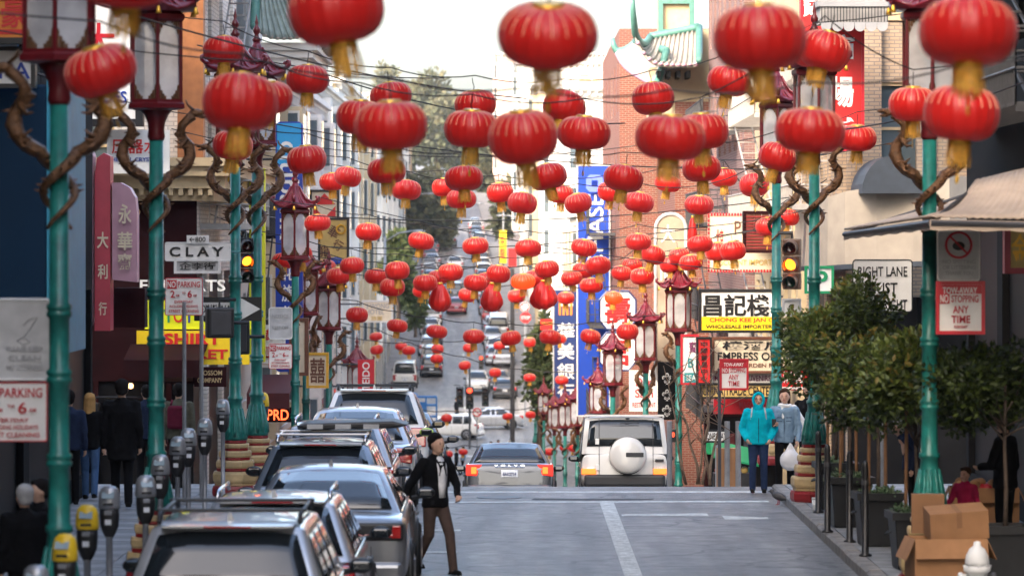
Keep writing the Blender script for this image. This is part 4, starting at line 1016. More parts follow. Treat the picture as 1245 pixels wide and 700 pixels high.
# ---- left side, mid street
sign('orange hanging sign with red chinese character at the top left corner', -20, -20, 37, 50, 45, 'sign_orange', [('豪', 18, 14, 34, 40, SB)], 'black_metal', .04, .2, arm=-6.6, boxes=[(-20, 36, 37, 42, SB)])
sign('white shop sign with blue letters above the dark blue wall box', -30, 60, 40, 104, 45.5, W_, [('RA', 18, 86, 38, 20, 'sign_blue')], 'black_metal', .02, .15)
t = sign('large white billboard in black frame behind the left lamp heads', 60, -10, 172, 152, 77, W_, [('SHOES', 128, 118, 52, 14, 'sign_blue'), ('大', 120, 50, 40, 44, RD)], 'black_metal', .12, .3)
sign('white board with red chinese characters over blue english lines, on the left', 130, 158, 206, 211, 77.6, W_, [('压器水', 165, 178, 58, 18, SB), ('HERBAL CRYSTAL', 165, 194, 58, 5, 'sign_blue')], None, d=.1)
# pink neon blade
t = thing('neon_blade_sign', 'faded pink rounded neon blade sign with tube characters at left', 'sign', at(131, 400, 61))
k = 61 / F
def NP(x, y): return ((x - 131) * k, -(y - 400) * k)
MB().prism([NP(134, 402), NP(115, 402), NP(115, 215), NP(118, 192), NP(126, 186), NP(134, 190)], 0, .5).build('spine', 'sign_pink', t)
MB().prism([NP(166, 343), NP(136, 340), NP(136, 222), NP(146, 222), NP(157, 228), NP(164, 240), NP(166, 260)], .05, .45).build('wing', 'sign_lilac', t)
MB().prism([NP(113, 385), NP(108, 398), NP(95, 404), NP(88, 400), NP(88, 150), NP(100, 150), NP(113, 190)], .05, .5).build('back_wing', 'sign_lilac', t)
for s_, xc, yc, w_, h_ in (('永', 152, 260, 16, 24), ('華', 152, 293, 18, 22), ('齋', 152, 318, 18, 20), ('大', 125, 292, 14, 20), ('利', 125, 330, 12, 18), ('行', 125, 375, 10, 16)):
    text(s_, ((xc - 131) * k, -.02, -(yc - 400) * k), w_ * k, h_ * k, 'sign_cream', t, bold=.02)
sign('dark red shop sign box hanging under the pink neon blade', 139, 350, 176, 398, 62, 'wall_darkred', [], None, d=.5)
sign('yellow shop board with red outlined shirt lettering on the left', 166, 402, 303, 443, 78.0, 'sign_yellow', [('SHIRT', 234, 412, 70, 14, SB), ('JACKET', 238, 432, 78, 15, SB)], None, d=.1, bold=.03)
sign('lime yellow shop strip with coloured toy lettering on the left', 176, 365, 306, 400, 78.1, 'sign_lime', [('T', 205, 384, 12, 16, 'sign_green'), ('O', 217, 384, 12, 16, SB), ('Y', 230, 384, 12, 16, 'sign_blue'), ('GIFTS', 268, 384, 46, 16, K_)], None, d=.08)
sign('dark red shop sign with cream script above the pavement on the left', 200, 443, 236, 465, 77.7, 'sign_brown', [('Bonsai', 216, 453, 24, 8, 'sign_cream')], 'wall_darkred', .02, .08)
sign('brown shop sign with faint letters beside the script sign', 236, 446, 275, 470, 77.6, 'wall_darkred', [('BLOSSOM', 255, 453, 30, 6, 'ped_cream'), ('COMPANY', 255, 462, 30, 6, 'ped_cream')], None, d=.08)
sign('narrow yellow vertical sign between the left lamp post and blue bank blade', 303, 205, 322, 440, 85, 'sign_lime', stack('免稅商店', 312, 230, 420, 12, SB), None, d=.3)
t = sign('tall blue bank blade sign with white lettering and gloss on the left', 335, 148, 368, 452, 92, 'sign_blue', [('citibank', 352, 232, 120, 24, W_, -90)] + stack('花旗銀行', 351, 318, 420, 17, W_), None, d=.35, arm=-6.9, round_=6, boxes=[(337, 150, 366, 200, 'sign_cyan')])
pts = [(.28 * math.cos(R(a)), -.02, .28 * math.sin(R(a)) * .8) for a in range(-70, 71, 10)]
k = 92 / F
MB().tube([Vector((p[0] * .6 + .02, p[1], p[2] - (208 - 300) * k)) for p in pts], .035, 6).build('red_arc', SB, t)
sign('white and red sign board with chinese characters under the blue bank blade', 318, 395, 345, 442, 86, W_, stack('偉興', 325, 398, 440, 14, RD), None, d=.2)
t = sign('cream sign with red diamond emblem over the gold bank sign', 378, 232, 411, 267, 104, 'sign_cream', [], 'black_metal', .03, .2)
MB().prism([(0, .32), (.30, .02), (-.30, .02)], -.012, -.001).build('emblem', SB, t); MB().prism([(-.30, -.02), (-.02, -.32), (-.30, -.32)], -.012, -.001).build('emblem', SB, t); MB().prism([(.30, -.02), (.30, -.32), (.02, -.32)], -.012, -.001).build('emblem', SB, t)
t = sign('gold sign with brown chinese characters and ring beside the far left houses', 388, 266, 423, 330, 103, 'sign_gold', [('華', 406, 282, 13, 14, 'sign_brown', -30), ('行', 411, 298, 12, 13, 'sign_brown', -30), ('龍', 393, 305, 14, 14, 'sign_brown')], 'black_metal', .03, .25)
MB().tube([(.2 + .12 * math.cos(R(a)), -.03, .42 + .12 * math.sin(R(a))) for a in range(0, 361, 30)], .025, 6).build('ring', 'gold', t)
MB().ell((0.05, -.02, -.42), (.2, .02, .1), 10, 6).build('emblem', 'sign_blue', t)
sign('cream lit sign box lower left under the gold sign', 353, 388, 373, 455, 88, 'sign_cream', [], 'sign_brown', .05, .3)
sign('cream lattice sign board with brown blocks left of the red roofed lamp', 374, 430, 398, 470, 92, 'sign_cream', [('囍', 386, 450, 18, 30, 'sign_brown')], 'gold', .03, .15)
sign('small white hotel sign with grey letters on the far left', 441, 366, 477, 391, 150, 'sign_cream', [('S WONG', 459, 372, 28, 6, 'wall_grey'), ('HOTEL', 456, 379, 22, 6, 'wall_grey'), ('旅館', 458, 387, 14, 6, 'sign_gold')], 'trim_white', .04, .3, arm=-8.2)
sign('bright red vertical banner with white letters before the far left cars', 435, 437, 455, 475, 122, 'sign_red', [('TEIDO', 445, 457, 34, 9, W_, 90)], None, d=.06, arm=-7.6)
t = sign('red neon lit window sign low on the left above the parked cars', 322, 495, 356, 513, 88, 'wall_darkred', [('PRD', 338, 504, 26, 13, 'neon')], None, d=.2)
# ---- right side
sign('large blue vertical bank sign with white octagon emblem and sideways letters', 702, 201, 741, 505, 151, 'sign_blue', [('CHASE', 724, 282, 92, 19, W_, 90)], 'wall_white', .02, .35, arm=4.9, bold=.008)
t = thing('bank_emblem_panel', 'pale blue octagonal bank emblem on the large blue sign', 'emblem', at(723, 223, 150.7))
for a in range(4):
    p = [(-.12, .34), (.20, .34), (.34, .20), (.34, .12), (-.12, .12)]; ca, sa = math.cos(R(90 * a)), math.sin(R(90 * a))
    MB().prism([(x * ca - z * sa, x * sa + z * ca) for x, z in p], -.02, -.001).build('emblem_segment', mat('emblem_blue', (.10, .16, .75), var=.03), t)
sign('thin cyan edge sign right beside the large blue bank sign', 743, 232, 751, 300, 152, 'sign_cyan', [('BANK', 747, 266, 40, 5, W_, 90)], None, d=.3)
t = sign('navy blade sign with white chinese bank characters', 673, 352, 703, 522, 193, 'sign_navy', stack('華美銀行', 688, 390, 488, 21, W_, .8) + [('EAST WEST', 687, 500, 22, 6, W_), ('BANK', 682, 508, 12, 6, W_)], 'sign_grey', .03, .4, arm=4.3)
k = 193 / F
for i in range(4): MB().box(-.36 + .19 * i, -.25 + .19 * i, -.02, -.002, (437 - 383) * k, (437 - 360) * k).build('emblem_bar', 'sign_orange', t)
MB().box(-.36, .36, -.016, -.001, (437 - 372) * k, (437 - 369) * k).build('emblem_bar', W_, t)
def octo(label, ch, x0, y0, x1, y1, Y):
    A, B = at(x0, y0, Y), at(x1, y1, Y); w, h = (B.x - A.x) / 2, (A.z - B.z) / 2; c = .3
    t = thing('octagonal_sign', label, 'sign', ((A.x + B.x) / 2, Y, (A.z + B.z) / 2))
    poly = [(-w, h * .55), (-w * .6, h), (w * .6, h), (w, h * .55), (w, -h * .55), (w * .6, -h), (-w * .6, -h), (-w, -h * .55)]
    MB().prism(poly, 0, .3).build('panel', W_, t); f = MB(); pp = [Vector((x, 0, z)) for x, z in poly]; f.tube(pp + [pp[0]], .035, 6); f.build('frame', 'sign_navy', t)
    text(ch, (0, -.02, 0), w * 1.45, h * 1.5, SB, t, bold=.02)
octo('upper white octagonal sign with large red character on the right', '壽', 729, 354, 773, 400, 124); octo('lower white octagonal sign with large red character on the right', '宮', 729, 404, 773, 450, 124)
t = sign('grey arched blade sign with pale outlined character before the brick building', 797, 260, 834, 470, 110, 'wall_stone', [('大', 812, 284, 18, 22, W_), ('同', 812, 330, 18, 22, W_)], 'sign_grey', .05, .35, arm=6.4, round_=18)
t = sign('cream bulb framed shop sign with brown letters on the right', 861, 260, 944, 330, 97, 'sign_cream', [('PEKING', 922, 277, 58, 17, 'sign_brown'), ('BAZAAR', 922, 299, 58, 15, 'sign_brown'), ('北京', 875, 290, 9, 24, SB), ('DISCOUNT IMPORTS', 905, 319, 74, 7, 'sign_gold')], None, d=.3, arm=6.6)
k = 97 / F
for i in range(24):
    MB().box(0, .045, -.03, 0, 0, .07).build('edge_lamp', 'sign_red', t, loc=(-41 * k + i * 82 / 23 * k - .02, 0, 35 * k - .05)); MB().box(0, .045, -.03, 0, 0, .07).build('edge_lamp', 'sign_red', t, loc=(-41 * k + i * 82 / 23 * k - .02, 0, -35 * k - .02))
for i in range(1, 15):
    MB().box(0, .045, -.03, 0, 0, .07).build('edge_lamp', 'sign_red', t, loc=(-41 * k - .02, 0, 35 * k - i * 5 * k))
t = sign('brown louvred box sign in front of the bulb framed sign', 905, 258, 944, 306, 92, 'sign_brown', [], 'wall_darkred', .04, .3)
for i in range(11): MB().box(-.38, .38, -.03, 0, -.4 + i * .075, -.37 + i * .075).build('louvre', 'ped_red', t)
sign('white importer sign with black brushed characters over a yellow strip', 851, 353, 944, 403, 92, W_, [('昌記棧', 895, 371, 80, 27, K_), ('CHONG KEE JAN CO', 905, 389.5, 85, 6.5, SB), ('WHOLESALE IMPORTERS', 900, 397, 84, 4.5, K_)], 'sign_black', .035, .3, boxes=[(852.5, 385, 942.5, 401.5, 'sign_yellow')], bold=.025, arm=6.5)
sign('wide cream restaurant sign with black english and chinese lettering', 867, 411, 990, 452, 90, 'sign_cream', [('樓酒后皇', 928, 420, 100, 11, K_), ('EMPRESS OF CHINA', 930, 433, 115, 10, K_), ('ROOF GARDEN RESTAURANT', 930, 444, 112, 5, 'sign_brown')], 'sign_brown', .03, .3, bold=.02)
sign('white strip sign with purple souvenir lettering under the restaurant sign', 866, 453, 940, 466, 90.2, W_, [('IMPORTS · SOUVENIRS', 902, 459.5, 70, 7, 'sign_purple')], None, d=.2)
sign('tan trade centre strip sign with black letters', 852, 467, 944, 483, 89.8, 'sign_gold', [('CHINA TRADE CENTER', 897, 475, 86, 11, K_)], 'sign_black', .02, .2, bold=.015)
sign('red vertical sign with dark chinese characters beside the restaurant sign', 848, 411, 864, 466, 89.6, SB, stack('中國貿易中心', 856, 414, 464, 8, K_), 'sign_black', .02, .15)
sign('white vertical sign with purple character and teal letter', 829, 408, 848, 466, 91, W_, [('寶', 842, 422, 9, 14, 'sign_purple'), ('B', 840, 441, 7, 11, 'sign_teal'), ('SEA', 840, 459, 12, 7, W_)], 'sign_red', .02, .2, boxes=[(832, 453, 847, 465, 'sign_teal')])
sign('bright red board with white chinese characters behind the two women', 950, 446, 984, 474, 87, SB, [('清倉', 965, 458, 26, 15, W_)], None, d=.1, boxes=[(950, 470, 984, 473, W_)])
sign('dark red shop fascia with faint letters under the trade centre sign', 868, 484, 946, 503, 91, 'sign_red', [('MAGGIE', 910, 492, 22, 8, 'sign_pink')], None, d=.2)
t = sign('tow away no stopping sign on a dark post before the trade centre strip', 877, 438, 908, 472, 66.5, W_, [('TOW-AWAY', 892, 443, 24, 4.5, W_), ('NO', 881.5, 450, 6, 5.5, W_), ('STOPPING', 897, 450, 18, 5.5, RD), ('ANY', 892, 458, 12, 6, RD), ('TIME', 892, 466, 14, 6, RD)], 'sign_red', .008, .015, boxes=[(877.5, 438.5, 907.5, 447, RD), (878, 447, 886, 453.5, RD)])
pole(t, .1, -2.2, -.25, .05, .03, 'dark_grey')
t = sign('tow away no stopping sign on the near right lamp post', 1141, 345, 1194, 403, 42.6, W_, [('TOW-AWAY', 1167, 353, 42, 8, W_), ('NO', 1148, 363, 10, 10, W_), ('STOPPING', 1173, 363, 33, 9, RD), ('ANY', 1168, 376, 19, 9, RD), ('TIME', 1168, 388, 23, 9, RD), ('EVERYDAY', 1168, 397, 16, 3, RD)], 'sign_red', .008, .02, boxes=[(1142, 346, 1193, 357, RD), (1142, 357, 1154.5, 369, RD)], bold=.02)
MB().tube([(-.28, .05, .1), (-.16, .05, .1)], .02, 6).build('bracket', 'teal', t)
t = sign('white no smoking style notice sign high on the near right lamp post', 1140, 281, 1191, 341, 42.6, 'sign_grey', [('NO SPITTING', 1166, 318, 40, 5, 'wall_grey'), ('OR LITTERING', 1166, 325, 40, 5, 'wall_grey'), ('THANK YOU', 1166, 332, 34, 5, 'wall_grey')], 'white_paint', .01, .02, round_=4)
MB().tube([(.14 * math.cos(R(a)), -.01, .12 + .14 * math.sin(R(a))) for a in range(0, 361, 15)], .014, 6).build('prohibition_ring', RD, t); MB().tube([(-.10, -.012, .22), (.10, -.012, .02)], .012, 6).build('prohibition_bar', RD, t); MB().ell((0, -.008, .11), (.07, .006, .05), 8, 6).build('emblem', K_, t)
t = sign('white right lane must turn right sign with black letters behind the potted trees', 1037, 316, 1109, 379, 60, W_, [('RIGHT LANE', 1073, 330, 60, 12, K_), ('MUST', 1073, 350, 36, 13, K_), ('TURN RIGHT', 1073, 370, 60, 12, K_)], 'sign_black', .01, .03, round_=4)
pole(t, .3, -3.6, 0, .05)
t = sign('green and white parking sign right of the lit traffic signal', 980, 325, 1012, 355, 74, W_, [('P', 998, 341, 17, 24, 'sign_green')], 'sign_green', .02, .05)
sign('small white street sign half hidden under the lit traffic signal', 953, 365, 972, 382, 68.4, W_, [('C', 962, 374, 7, 9, K_)], 'sign_grey', .01, .03)
sign('small teal parking plate behind the potted tree top', 976, 383, 992, 396, 74, 'sign_teal', [('PUBLIC', 984, 389, 12, 5, W_)], None, d=.04)
t = sign('black one way sign with white bar on the right behind the bare young tree', 857, 522, 886, 538, 74.5, K_, [('ONE WAY', 871, 530, 24, 8, K_)], None, d=.03, boxes=[(858, 524.5, 885, 535.5, W_)])
pole(t, .1, -1.6, 0, .05)
t = sign('red vertical banner with white chinese characters on the upper right', 1007, 34, 1049, 182, 77.4, SB, [('商', 1026, 59, 26, 34, W_), ('場', 1024, 112, 28, 38, W_), ('城', 1026, 160, 26, 34, W_)], 'sign_red', .03, .25, bold=.03)
sign('red vertical sign top edge with white strokes left of the grey canopy', 975, -20, 1000, 40, 80, SB, [('寶', 984, 8, 18, 26, W_)], 'sign_red', .03, .3)
# grey scalloped canopy top right
t = thing('scalloped_canopy', 'grey scalloped metal canopy at the top right above the red banner', 'canopy', at(1040, 40, 76))
k = 76 / F
MB().box(-46 * k, 44 * k, 0, 1.2, 32 * k, 40 * k).build('top_rail', 'wall_grey', t); MB().box(-42 * k, 40 * k, .05, 1.2, 12 * k, 32 * k).build('band', 'iron_pale', t)
for i in range(6):
    c = (-42 + 13.6 * (i + .5)) * k; r = 6.6 * k
    MB().prism([(c - r, 13 * k)] + [(c + r * math.cos(R(180 + a)), 8 * k + r * math.sin(R(180 + a))) for a in range(0, 181, 15)] + [(c + r, 13 * k)], -.02, .02).build('scallop', 'wall_grey', t)
for i in range(22): MB().tube([((-41 + i * 3.8) * k, -.02, 13 * k), ((-41 + i * 3.8) * k, -.02, 31 * k)], .012, 4).build('baluster', 'iron', t)
sign('pink neon bordered store window sign at the right edge', 1224, 275, 1260, 330, 52, 'sign_gold', stack('金', 1240, 280, 325, 22, 'gold'), 'sign_pink', .05, .2)
sign('lit orange store panel inside the dark right shop', 1213, 325, 1231, 366, 58, mat('lit_panel', (.8, .2, .05), emit=(1, .2, .05), es=.5, var=.2), [], None, d=.05)
# dark shop entrance and stall goods beyond the right corner
t = sign('dark shop entrance under the trade centre strip behind the waiting women', 858, 503, 950, 606, 92, mat('shop_dark', (.006, .006, .007), rough=.9, spec=.1, var=.3), [], 'wall_darkred', .06, .3, cat='shopfront', name='shop_entrance')
for i, (x, z_, c) in enumerate(((-.8, .3, 'sign_green'), (-.55, .1, 'sign_red'), (-.3, .35, 'awning_red'), (.1, .2, 'cloth_rack'), (.35, .4, 'sign_pink'), (.6, .15, 'sign_teal'), (.75, .45, 'sign_gold'))):
    bevel(MB().box(x - .1, x + .1, -.12, -.02, z_ - .25, z_ + .2).build('hanging_goods', c if c in MATS else mat('cloth_rack', (.08, .08, .10), rough=.9, var=.3), t), .03)
t = thing('stall', 'green covered stall table on the right pavement behind the dark sign post', 'stall', (at(893, 560, 82).x, 82, gz(82) + .15))
MB().hexa([(-.5, -.3, 1.2), (.5, -.3, 1.0), (.5, .4, 1.3), (-.5, .4, 1.5)], [(-.5, -.3, 1.24), (.5, -.3, 1.04), (.5, .4, 1.34), (-.5, .4, 1.54)]).build('cover', 'sign_green', t)
MB().box(-.45, .45, -.25, .35, .0, .85).build('table', 'black_metal', t)
for i in range(6): MB().ell((-.35 + i * .14, -.1 + .1 * (i % 2), .92), (.08, .08, .08), 8, 6).build('goods', ('sign_red', 'sign_gold', 'sign_teal')[i % 3], t, True)
# round no-turn sign, stop sign far away
def disc_sign(label, xc, yc, r, Y, kind):
    c = at(xc, yc, Y); k = Y / F; t = thing('road_sign', label, 'road sign', c); rr = r * k
    n = 8 if kind == 'stop' else 20
    m = MB(); m.prism([(rr * math.cos(2 * math.pi * i / n + R(22.5)), rr * math.sin(2 * math.pi * i / n + R(22.5))) for i in range(n)], 0, .04); m.build('panel', SB if kind == 'stop' else W_, t)
    if kind == 'stop': text('STOP', (0, -.01, 0), rr * 1.5, rr * .6, W_, t)
    else:
        MB().tube([(rr * .8 * math.cos(R(a)), -.01, rr * .8 * math.sin(R(a))) for a in range(0, 361, 20)], rr * .12, 6).build('prohibition_ring', SB, t); MB().tube([(-rr * .5, -.012, rr * .5), (rr * .5, -.012, -rr * .5)], rr * .1, 6).build('prohibition_bar', SB, t)
    MB().tube([(0, .1, 0), (0, .1, gz(Y) - c.z)], .05, 8).build('post', 'grey_metal', t)
disc_sign('small red octagonal stop sign at the far right kerb', 639, 386, 7, 270, 'stop'); disc_sign('white round no turn sign above the far stop sign', 638, 373, 6, 270.5, 'no'); disc_sign('white round no turn sign on the thin pole at the far crossing', 580, 501, 6, 251.5, 'no')
sign('small red hanging sign with gold letters on the far right', 657, 388, 674, 401, 205, SB, [('WELCOME', 665, 393, 14, 4, 'gold')], None, d=.1)
sign('yellow vertical sign with red chinese characters far up the right side', 607, 280, 616, 320, 330, 'sign_yellow', stack('金龍', 611, 284, 316, 6, SB), None, d=.3)
sign('small red sign beside the yellow vertical sign far up the right', 618, 302, 628, 324, 330, SB, [], None, d=.3)
sign('white restaurant board with red italic lettering behind the white wagon', 765, 450, 800, 500, 118, W_, [('Dim', 783, 464, 20, 10, SB), ('Sam', 783, 478, 22, 10, SB), ('RESTAURANT', 783, 492, 28, 6, SB)], None, d=.15)
sign('dark vertical board with white blossom marks right of the dim restaurant board', 800, 440, 822, 510, 100, 'wall_dark', [('❀', 811, 460, 12, 14, 'sign_grey'), ('❀', 811, 480, 12, 14, 'sign_grey'), ('❀', 811, 499, 12, 14, 'sign_grey')], None, d=.2)
sign('red digital display sign behind the white wagon', 811, 522, 822, 537, 90, K_, [('300', 816, 528, 8, 6, 'red_lit')], None, d=.1)

# ================================================================ vegetation
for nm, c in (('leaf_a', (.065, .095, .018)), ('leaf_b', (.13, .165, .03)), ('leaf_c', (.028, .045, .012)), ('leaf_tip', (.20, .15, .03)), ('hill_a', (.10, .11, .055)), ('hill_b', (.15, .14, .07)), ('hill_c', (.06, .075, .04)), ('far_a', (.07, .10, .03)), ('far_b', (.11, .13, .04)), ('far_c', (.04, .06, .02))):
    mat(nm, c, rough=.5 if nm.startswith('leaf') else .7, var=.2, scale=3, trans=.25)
def crown_mesh(name, clumps, n, size, mats, seed, asp=2.2, droop=0):
    r = random.Random(seed); vs = []; fs = []; mi = []
    tot = sum(c[1][0] * c[1][1] * c[1][2] for c in clumps)
    for (c, e) in clumps:
        k = max(8, int(n * e[0] * e[1] * e[2] / tot)); cm = r.random()
        for _ in range(k):
            d = Vector((r.gauss(0, 1), r.gauss(0, 1), r.gauss(0, 1))).normalized(); q = r.random() ** .45
            p = Vector((c[0] + d.x * e[0] * q, c[1] + d.y * e[1] * q, c[2] + d.z * e[2] * q))
            a = (d * .6 + Vector((r.uniform(-1, 1), r.uniform(-1, 1), r.uniform(-.6, .9)))).normalized(); b = a.orthogonal().normalized(); b = (b * math.cos(r.random() * 6.28) + a.cross(b) * math.sin(r.random() * 6.28)).normalized(); nn = a.cross(b)
            L = size * r.uniform(.7, 1.3); w = L / asp; o = len(vs)
            vs += [p, p + a * L * .5 + b * w * .5 + nn * w * .12, p + a * L, p + a * L * .5 - b * w * .5 + nn * w * .12]
            fs += [(o, o + 1, o + 2), (o, o + 2, o + 3)]
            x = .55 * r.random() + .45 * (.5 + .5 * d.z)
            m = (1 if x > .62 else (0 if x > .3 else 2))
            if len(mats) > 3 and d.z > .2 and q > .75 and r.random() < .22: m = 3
            mi += [m, m]
    me = bpy.data.meshes.new(name); me.from_pydata([tuple(v) for v in vs], [], fs)
    for m in mats: me.materials.append(MATS[m])
    me.polygons.foreach_set('material_index', mi)
    return me
def tree(label, base, h, crown, n, size, mats, seed, name='tree', trunk=.1, cat='tree', group=None, bark='bark', nclump=16, low=.45):
    t = thing(name, label, cat, base, 0, group); r = random.Random(seed)
    rx, ry, rz = crown; cz = h - rz; cl = []
    for i in range(nclump):
        d = Vector((r.gauss(0, 1), r.gauss(0, 1), r.gauss(0, .9))).normalized(); q = r.uniform(.35, .85); s_ = r.uniform(.26, .45)
        cl.append(((d.x * rx * q, d.y * ry * q, cz + d.z * rz * q), (rx * s_, ry * s_, rz * s_)))
    tk = MB(); tk.tube([(0, 0, 0), (trunk * .3, 0, h * .2), (-trunk * .3, trunk * .2, h * .4), (0, 0, cz)], [trunk, trunk * .85, trunk * .7, trunk * .5], 8)
    for c, e in cl[:10]:
        a = Vector((0, 0, h * low * r.uniform(.8, 1.3))); b = Vector(c); m = a.lerp(b, .5) + Vector((0, 0, -.06 * h * r.random())); tk.tube([a, m, b], [trunk * .45, trunk * .28, trunk * .1], 6)
    tk.build('trunk', bark, t, True)
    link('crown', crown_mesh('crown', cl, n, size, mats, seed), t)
    return t
LM = ['leaf_a', 'leaf_b', 'leaf_c', 'leaf_tip']
# potted trees on the right pavement: planter is its own thing, tree stands in it
mat('planter', (.016, .017, .019), rough=.45, var=.15, dirt=.2)
def planter(label, X, Y, w=.56, h=.62):
    t = thing('planter', label, 'planter', (X, Y, gz(Y) + .155), R(3), 'black planters on the right pavement')
    a, b = w * .42, w * .5
    m = MB(); m.hexa([(-a, -a, 0), (a, -a, 0), (a, a, 0), (-a, a, 0)], [(-b, -b, h), (b, -b, h), (b, b, h), (-b, b, h)]); bevel(m.build('box', 'planter', t), .015)
    m = MB(); r_ = b + .035
    for x0, x1, y0, y1 in ((-r_, r_, -r_, -b + .04), (-r_, r_, b - .04, r_), (-r_, -b + .04, -b + .04, b - .04), (b - .04, r_, -b + .04, b - .04)): m.box(x0, x1, y0, y1, h - .03, h + .06)
    m.build('rim', 'planter', t); m = MB().box(-b + .04, b - .04, -b + .04, b - .04, h, h + .02); m.build('soil', 'soil', t)
    for s_ in (-1, 1): MB().tube([(s_ * (b + .02), -.1, h * .7), (s_ * (b + .07), 0, h * .66), (s_ * (b + .02), .1, h * .7)], .015, 5).build('handle', 'planter', t)
    return t
def underplant(label, X, Y, seed, z=.78, r_=.27):
    r = random.Random(seed); cl = [((r.uniform(-.2, .2), r.uniform(-.2, .2), r.uniform(0, .06)), (.13, .13, .09)) for _ in range(9)]
    t = thing('ground_cover_plant', label, 'plant', (X, Y, gz(Y) + z), 0, 'low plants in the planters'); link('foliage', crown_mesh('foliage', cl, 420, .055, ['under_a', 'under_b', 'under_a'], seed, 1.6), t)
    MB().tube([(0, 0, -.05), (0, 0, .05)], .02, 6).build('stem', 'bark', t)
mat('under_a', (.07, .13, .06), rough=.5, var=.2, trans=.2); mat('under_b', (.14, .20, .11), rough=.5, var=.2, trans=.2)
PT = [(4.82, 45.8, 2.62, (.62, .6, .78), 'nearest the cardboard boxes'), (4.70, 49.3, 2.75, (.62, .6, .80), 'second from the cardboard boxes'), (4.62, 52.6, 3.15, (.62, .62, .9), 'behind the bollards, tallest in the row'), (4.72, 56.0, 2.9, (.68, .62, .85), 'farthest from the camera beside the lamp pedestal')]
for i, (X, Y, h, cr, d) in enumerate(PT):
    planter('black square planter %s' % d.replace(', tallest in the row', '').replace('beside the lamp pedestal', 'on the right pavement'), X, Y, .60 if i == 0 else .56)
    underplant('pale low plants in the planter %s' % d.split(',')[0], X - .02, Y - .02, 40 + i)
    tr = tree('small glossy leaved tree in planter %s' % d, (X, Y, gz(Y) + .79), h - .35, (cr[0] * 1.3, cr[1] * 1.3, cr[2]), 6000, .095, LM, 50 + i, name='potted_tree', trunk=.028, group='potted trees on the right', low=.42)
    for sx in (-.12, .1): MB().tube([(sx, .05, -.05), (sx * .9, .05, 1.5)], .022, 6).build('stake', 'stake', tr)
# branches hanging in at the right edge: tree standing nearer on the pavement
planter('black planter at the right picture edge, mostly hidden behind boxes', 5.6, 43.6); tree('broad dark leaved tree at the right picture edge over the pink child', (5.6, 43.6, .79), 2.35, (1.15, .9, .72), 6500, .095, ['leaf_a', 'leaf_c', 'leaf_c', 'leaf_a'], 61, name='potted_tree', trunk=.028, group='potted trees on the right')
# bare young tree on the right beyond the crest
t = thing('bare_tree', 'bare young multi-stem tree by the right lamp post beyond the crest', 'tree', (at(847, 590, 70).x, 70, gz(70) + .1))
m = MB(); r = random.Random(4)
for i in range(6):
    a = r.uniform(-.5, .5); p = [Vector((r.uniform(-.25, .25), r.uniform(-.2, .2), 0))]
    for k in range(6): p.append(p[-1] + Vector((a * .18 + r.uniform(-.06, .06), r.uniform(-.08, .08), .36)))
    m.tube(p, [.03, .026, .022, .018, .014, .009, .005], 6)
    for k in range(2, 6):
        q = p[k]; m.tube([q, q + Vector((r.uniform(-.4, .4), r.uniform(-.2, .2), r.uniform(.2, .5))), q + Vector((r.uniform(-.6, .6), r.uniform(-.3, .3), r.uniform(.5, .9)))], [.015, .01, .004], 5)
m.build('branches', 'bark_pale', t, True)
for sx in (-.5, .55, .75): MB().tube([(sx, -.1, -.1), (sx, -.1, 1.15)], .05, 8).build('stake', 'grey_metal', t)
# street trees farther off
FM = ['far_a', 'far_b', 'far_c']; HM = ['hill_a', 'hill_b', 'hill_c']
def ptree(label, x, ytop, ybase, wpx, Y, n, size, mats, seed, group=None, **kw):
    B, T = at(x, ybase, Y), at(x, ytop, Y); h = T.z - B.z; w = wpx * Y / F / 2
    return tree(label, B, h, (w, w, h * .40), n, size, mats, seed, trunk=h * .02 + .05, group=group, **kw)
ptree('light green street tree on the left side of the far hill road', 484, 288, 400, 46, 262, 2600, .55, FM, 71, nclump=20)
ptree('second green tree behind the far left parked cars', 505, 345, 410, 30, 300, 1200, .6, FM, 72)
ptree('bushy green street tree on the right beside the navy bank sign', 656, 372, 560, 44, 215, 2600, .45, FM, 73, nclump=20)
ptree('large hazy tree mass on the left of the upper hill road', 517, 205, 345, 80, 440, 8000, .8, HM, 74, nclump=26)
ptree('tall grey-green tree at the top of the hill street', 532, 90, 245, 92, 620, 10000, 1.15, HM, 75, nclump=30)
ptree('tall thin tree poking above the hill on the left', 474, 66, 220, 40, 640, 2600, 1.0, HM, 76, nclump=12)
ptree('rounded hill tree with sunlit top left of the tall one', 498, 96, 250, 60, 650, 6000, 1.15, HM, 77, nclump=20)
ptree('dark tree on the right of the upper hill road', 590, 150, 262, 44, 560, 2600, 1.6, HM, 78, nclump=18)
ptree('low tree on the right kerb of the hill road', 612, 215, 300, 34, 430, 1500, 1.1, HM, 79, nclump=14)
ptree('green tree on the roofline right of the sky gap', 712, 84, 110, 18, 420, 500, .9, HM, 80, nclump=8)
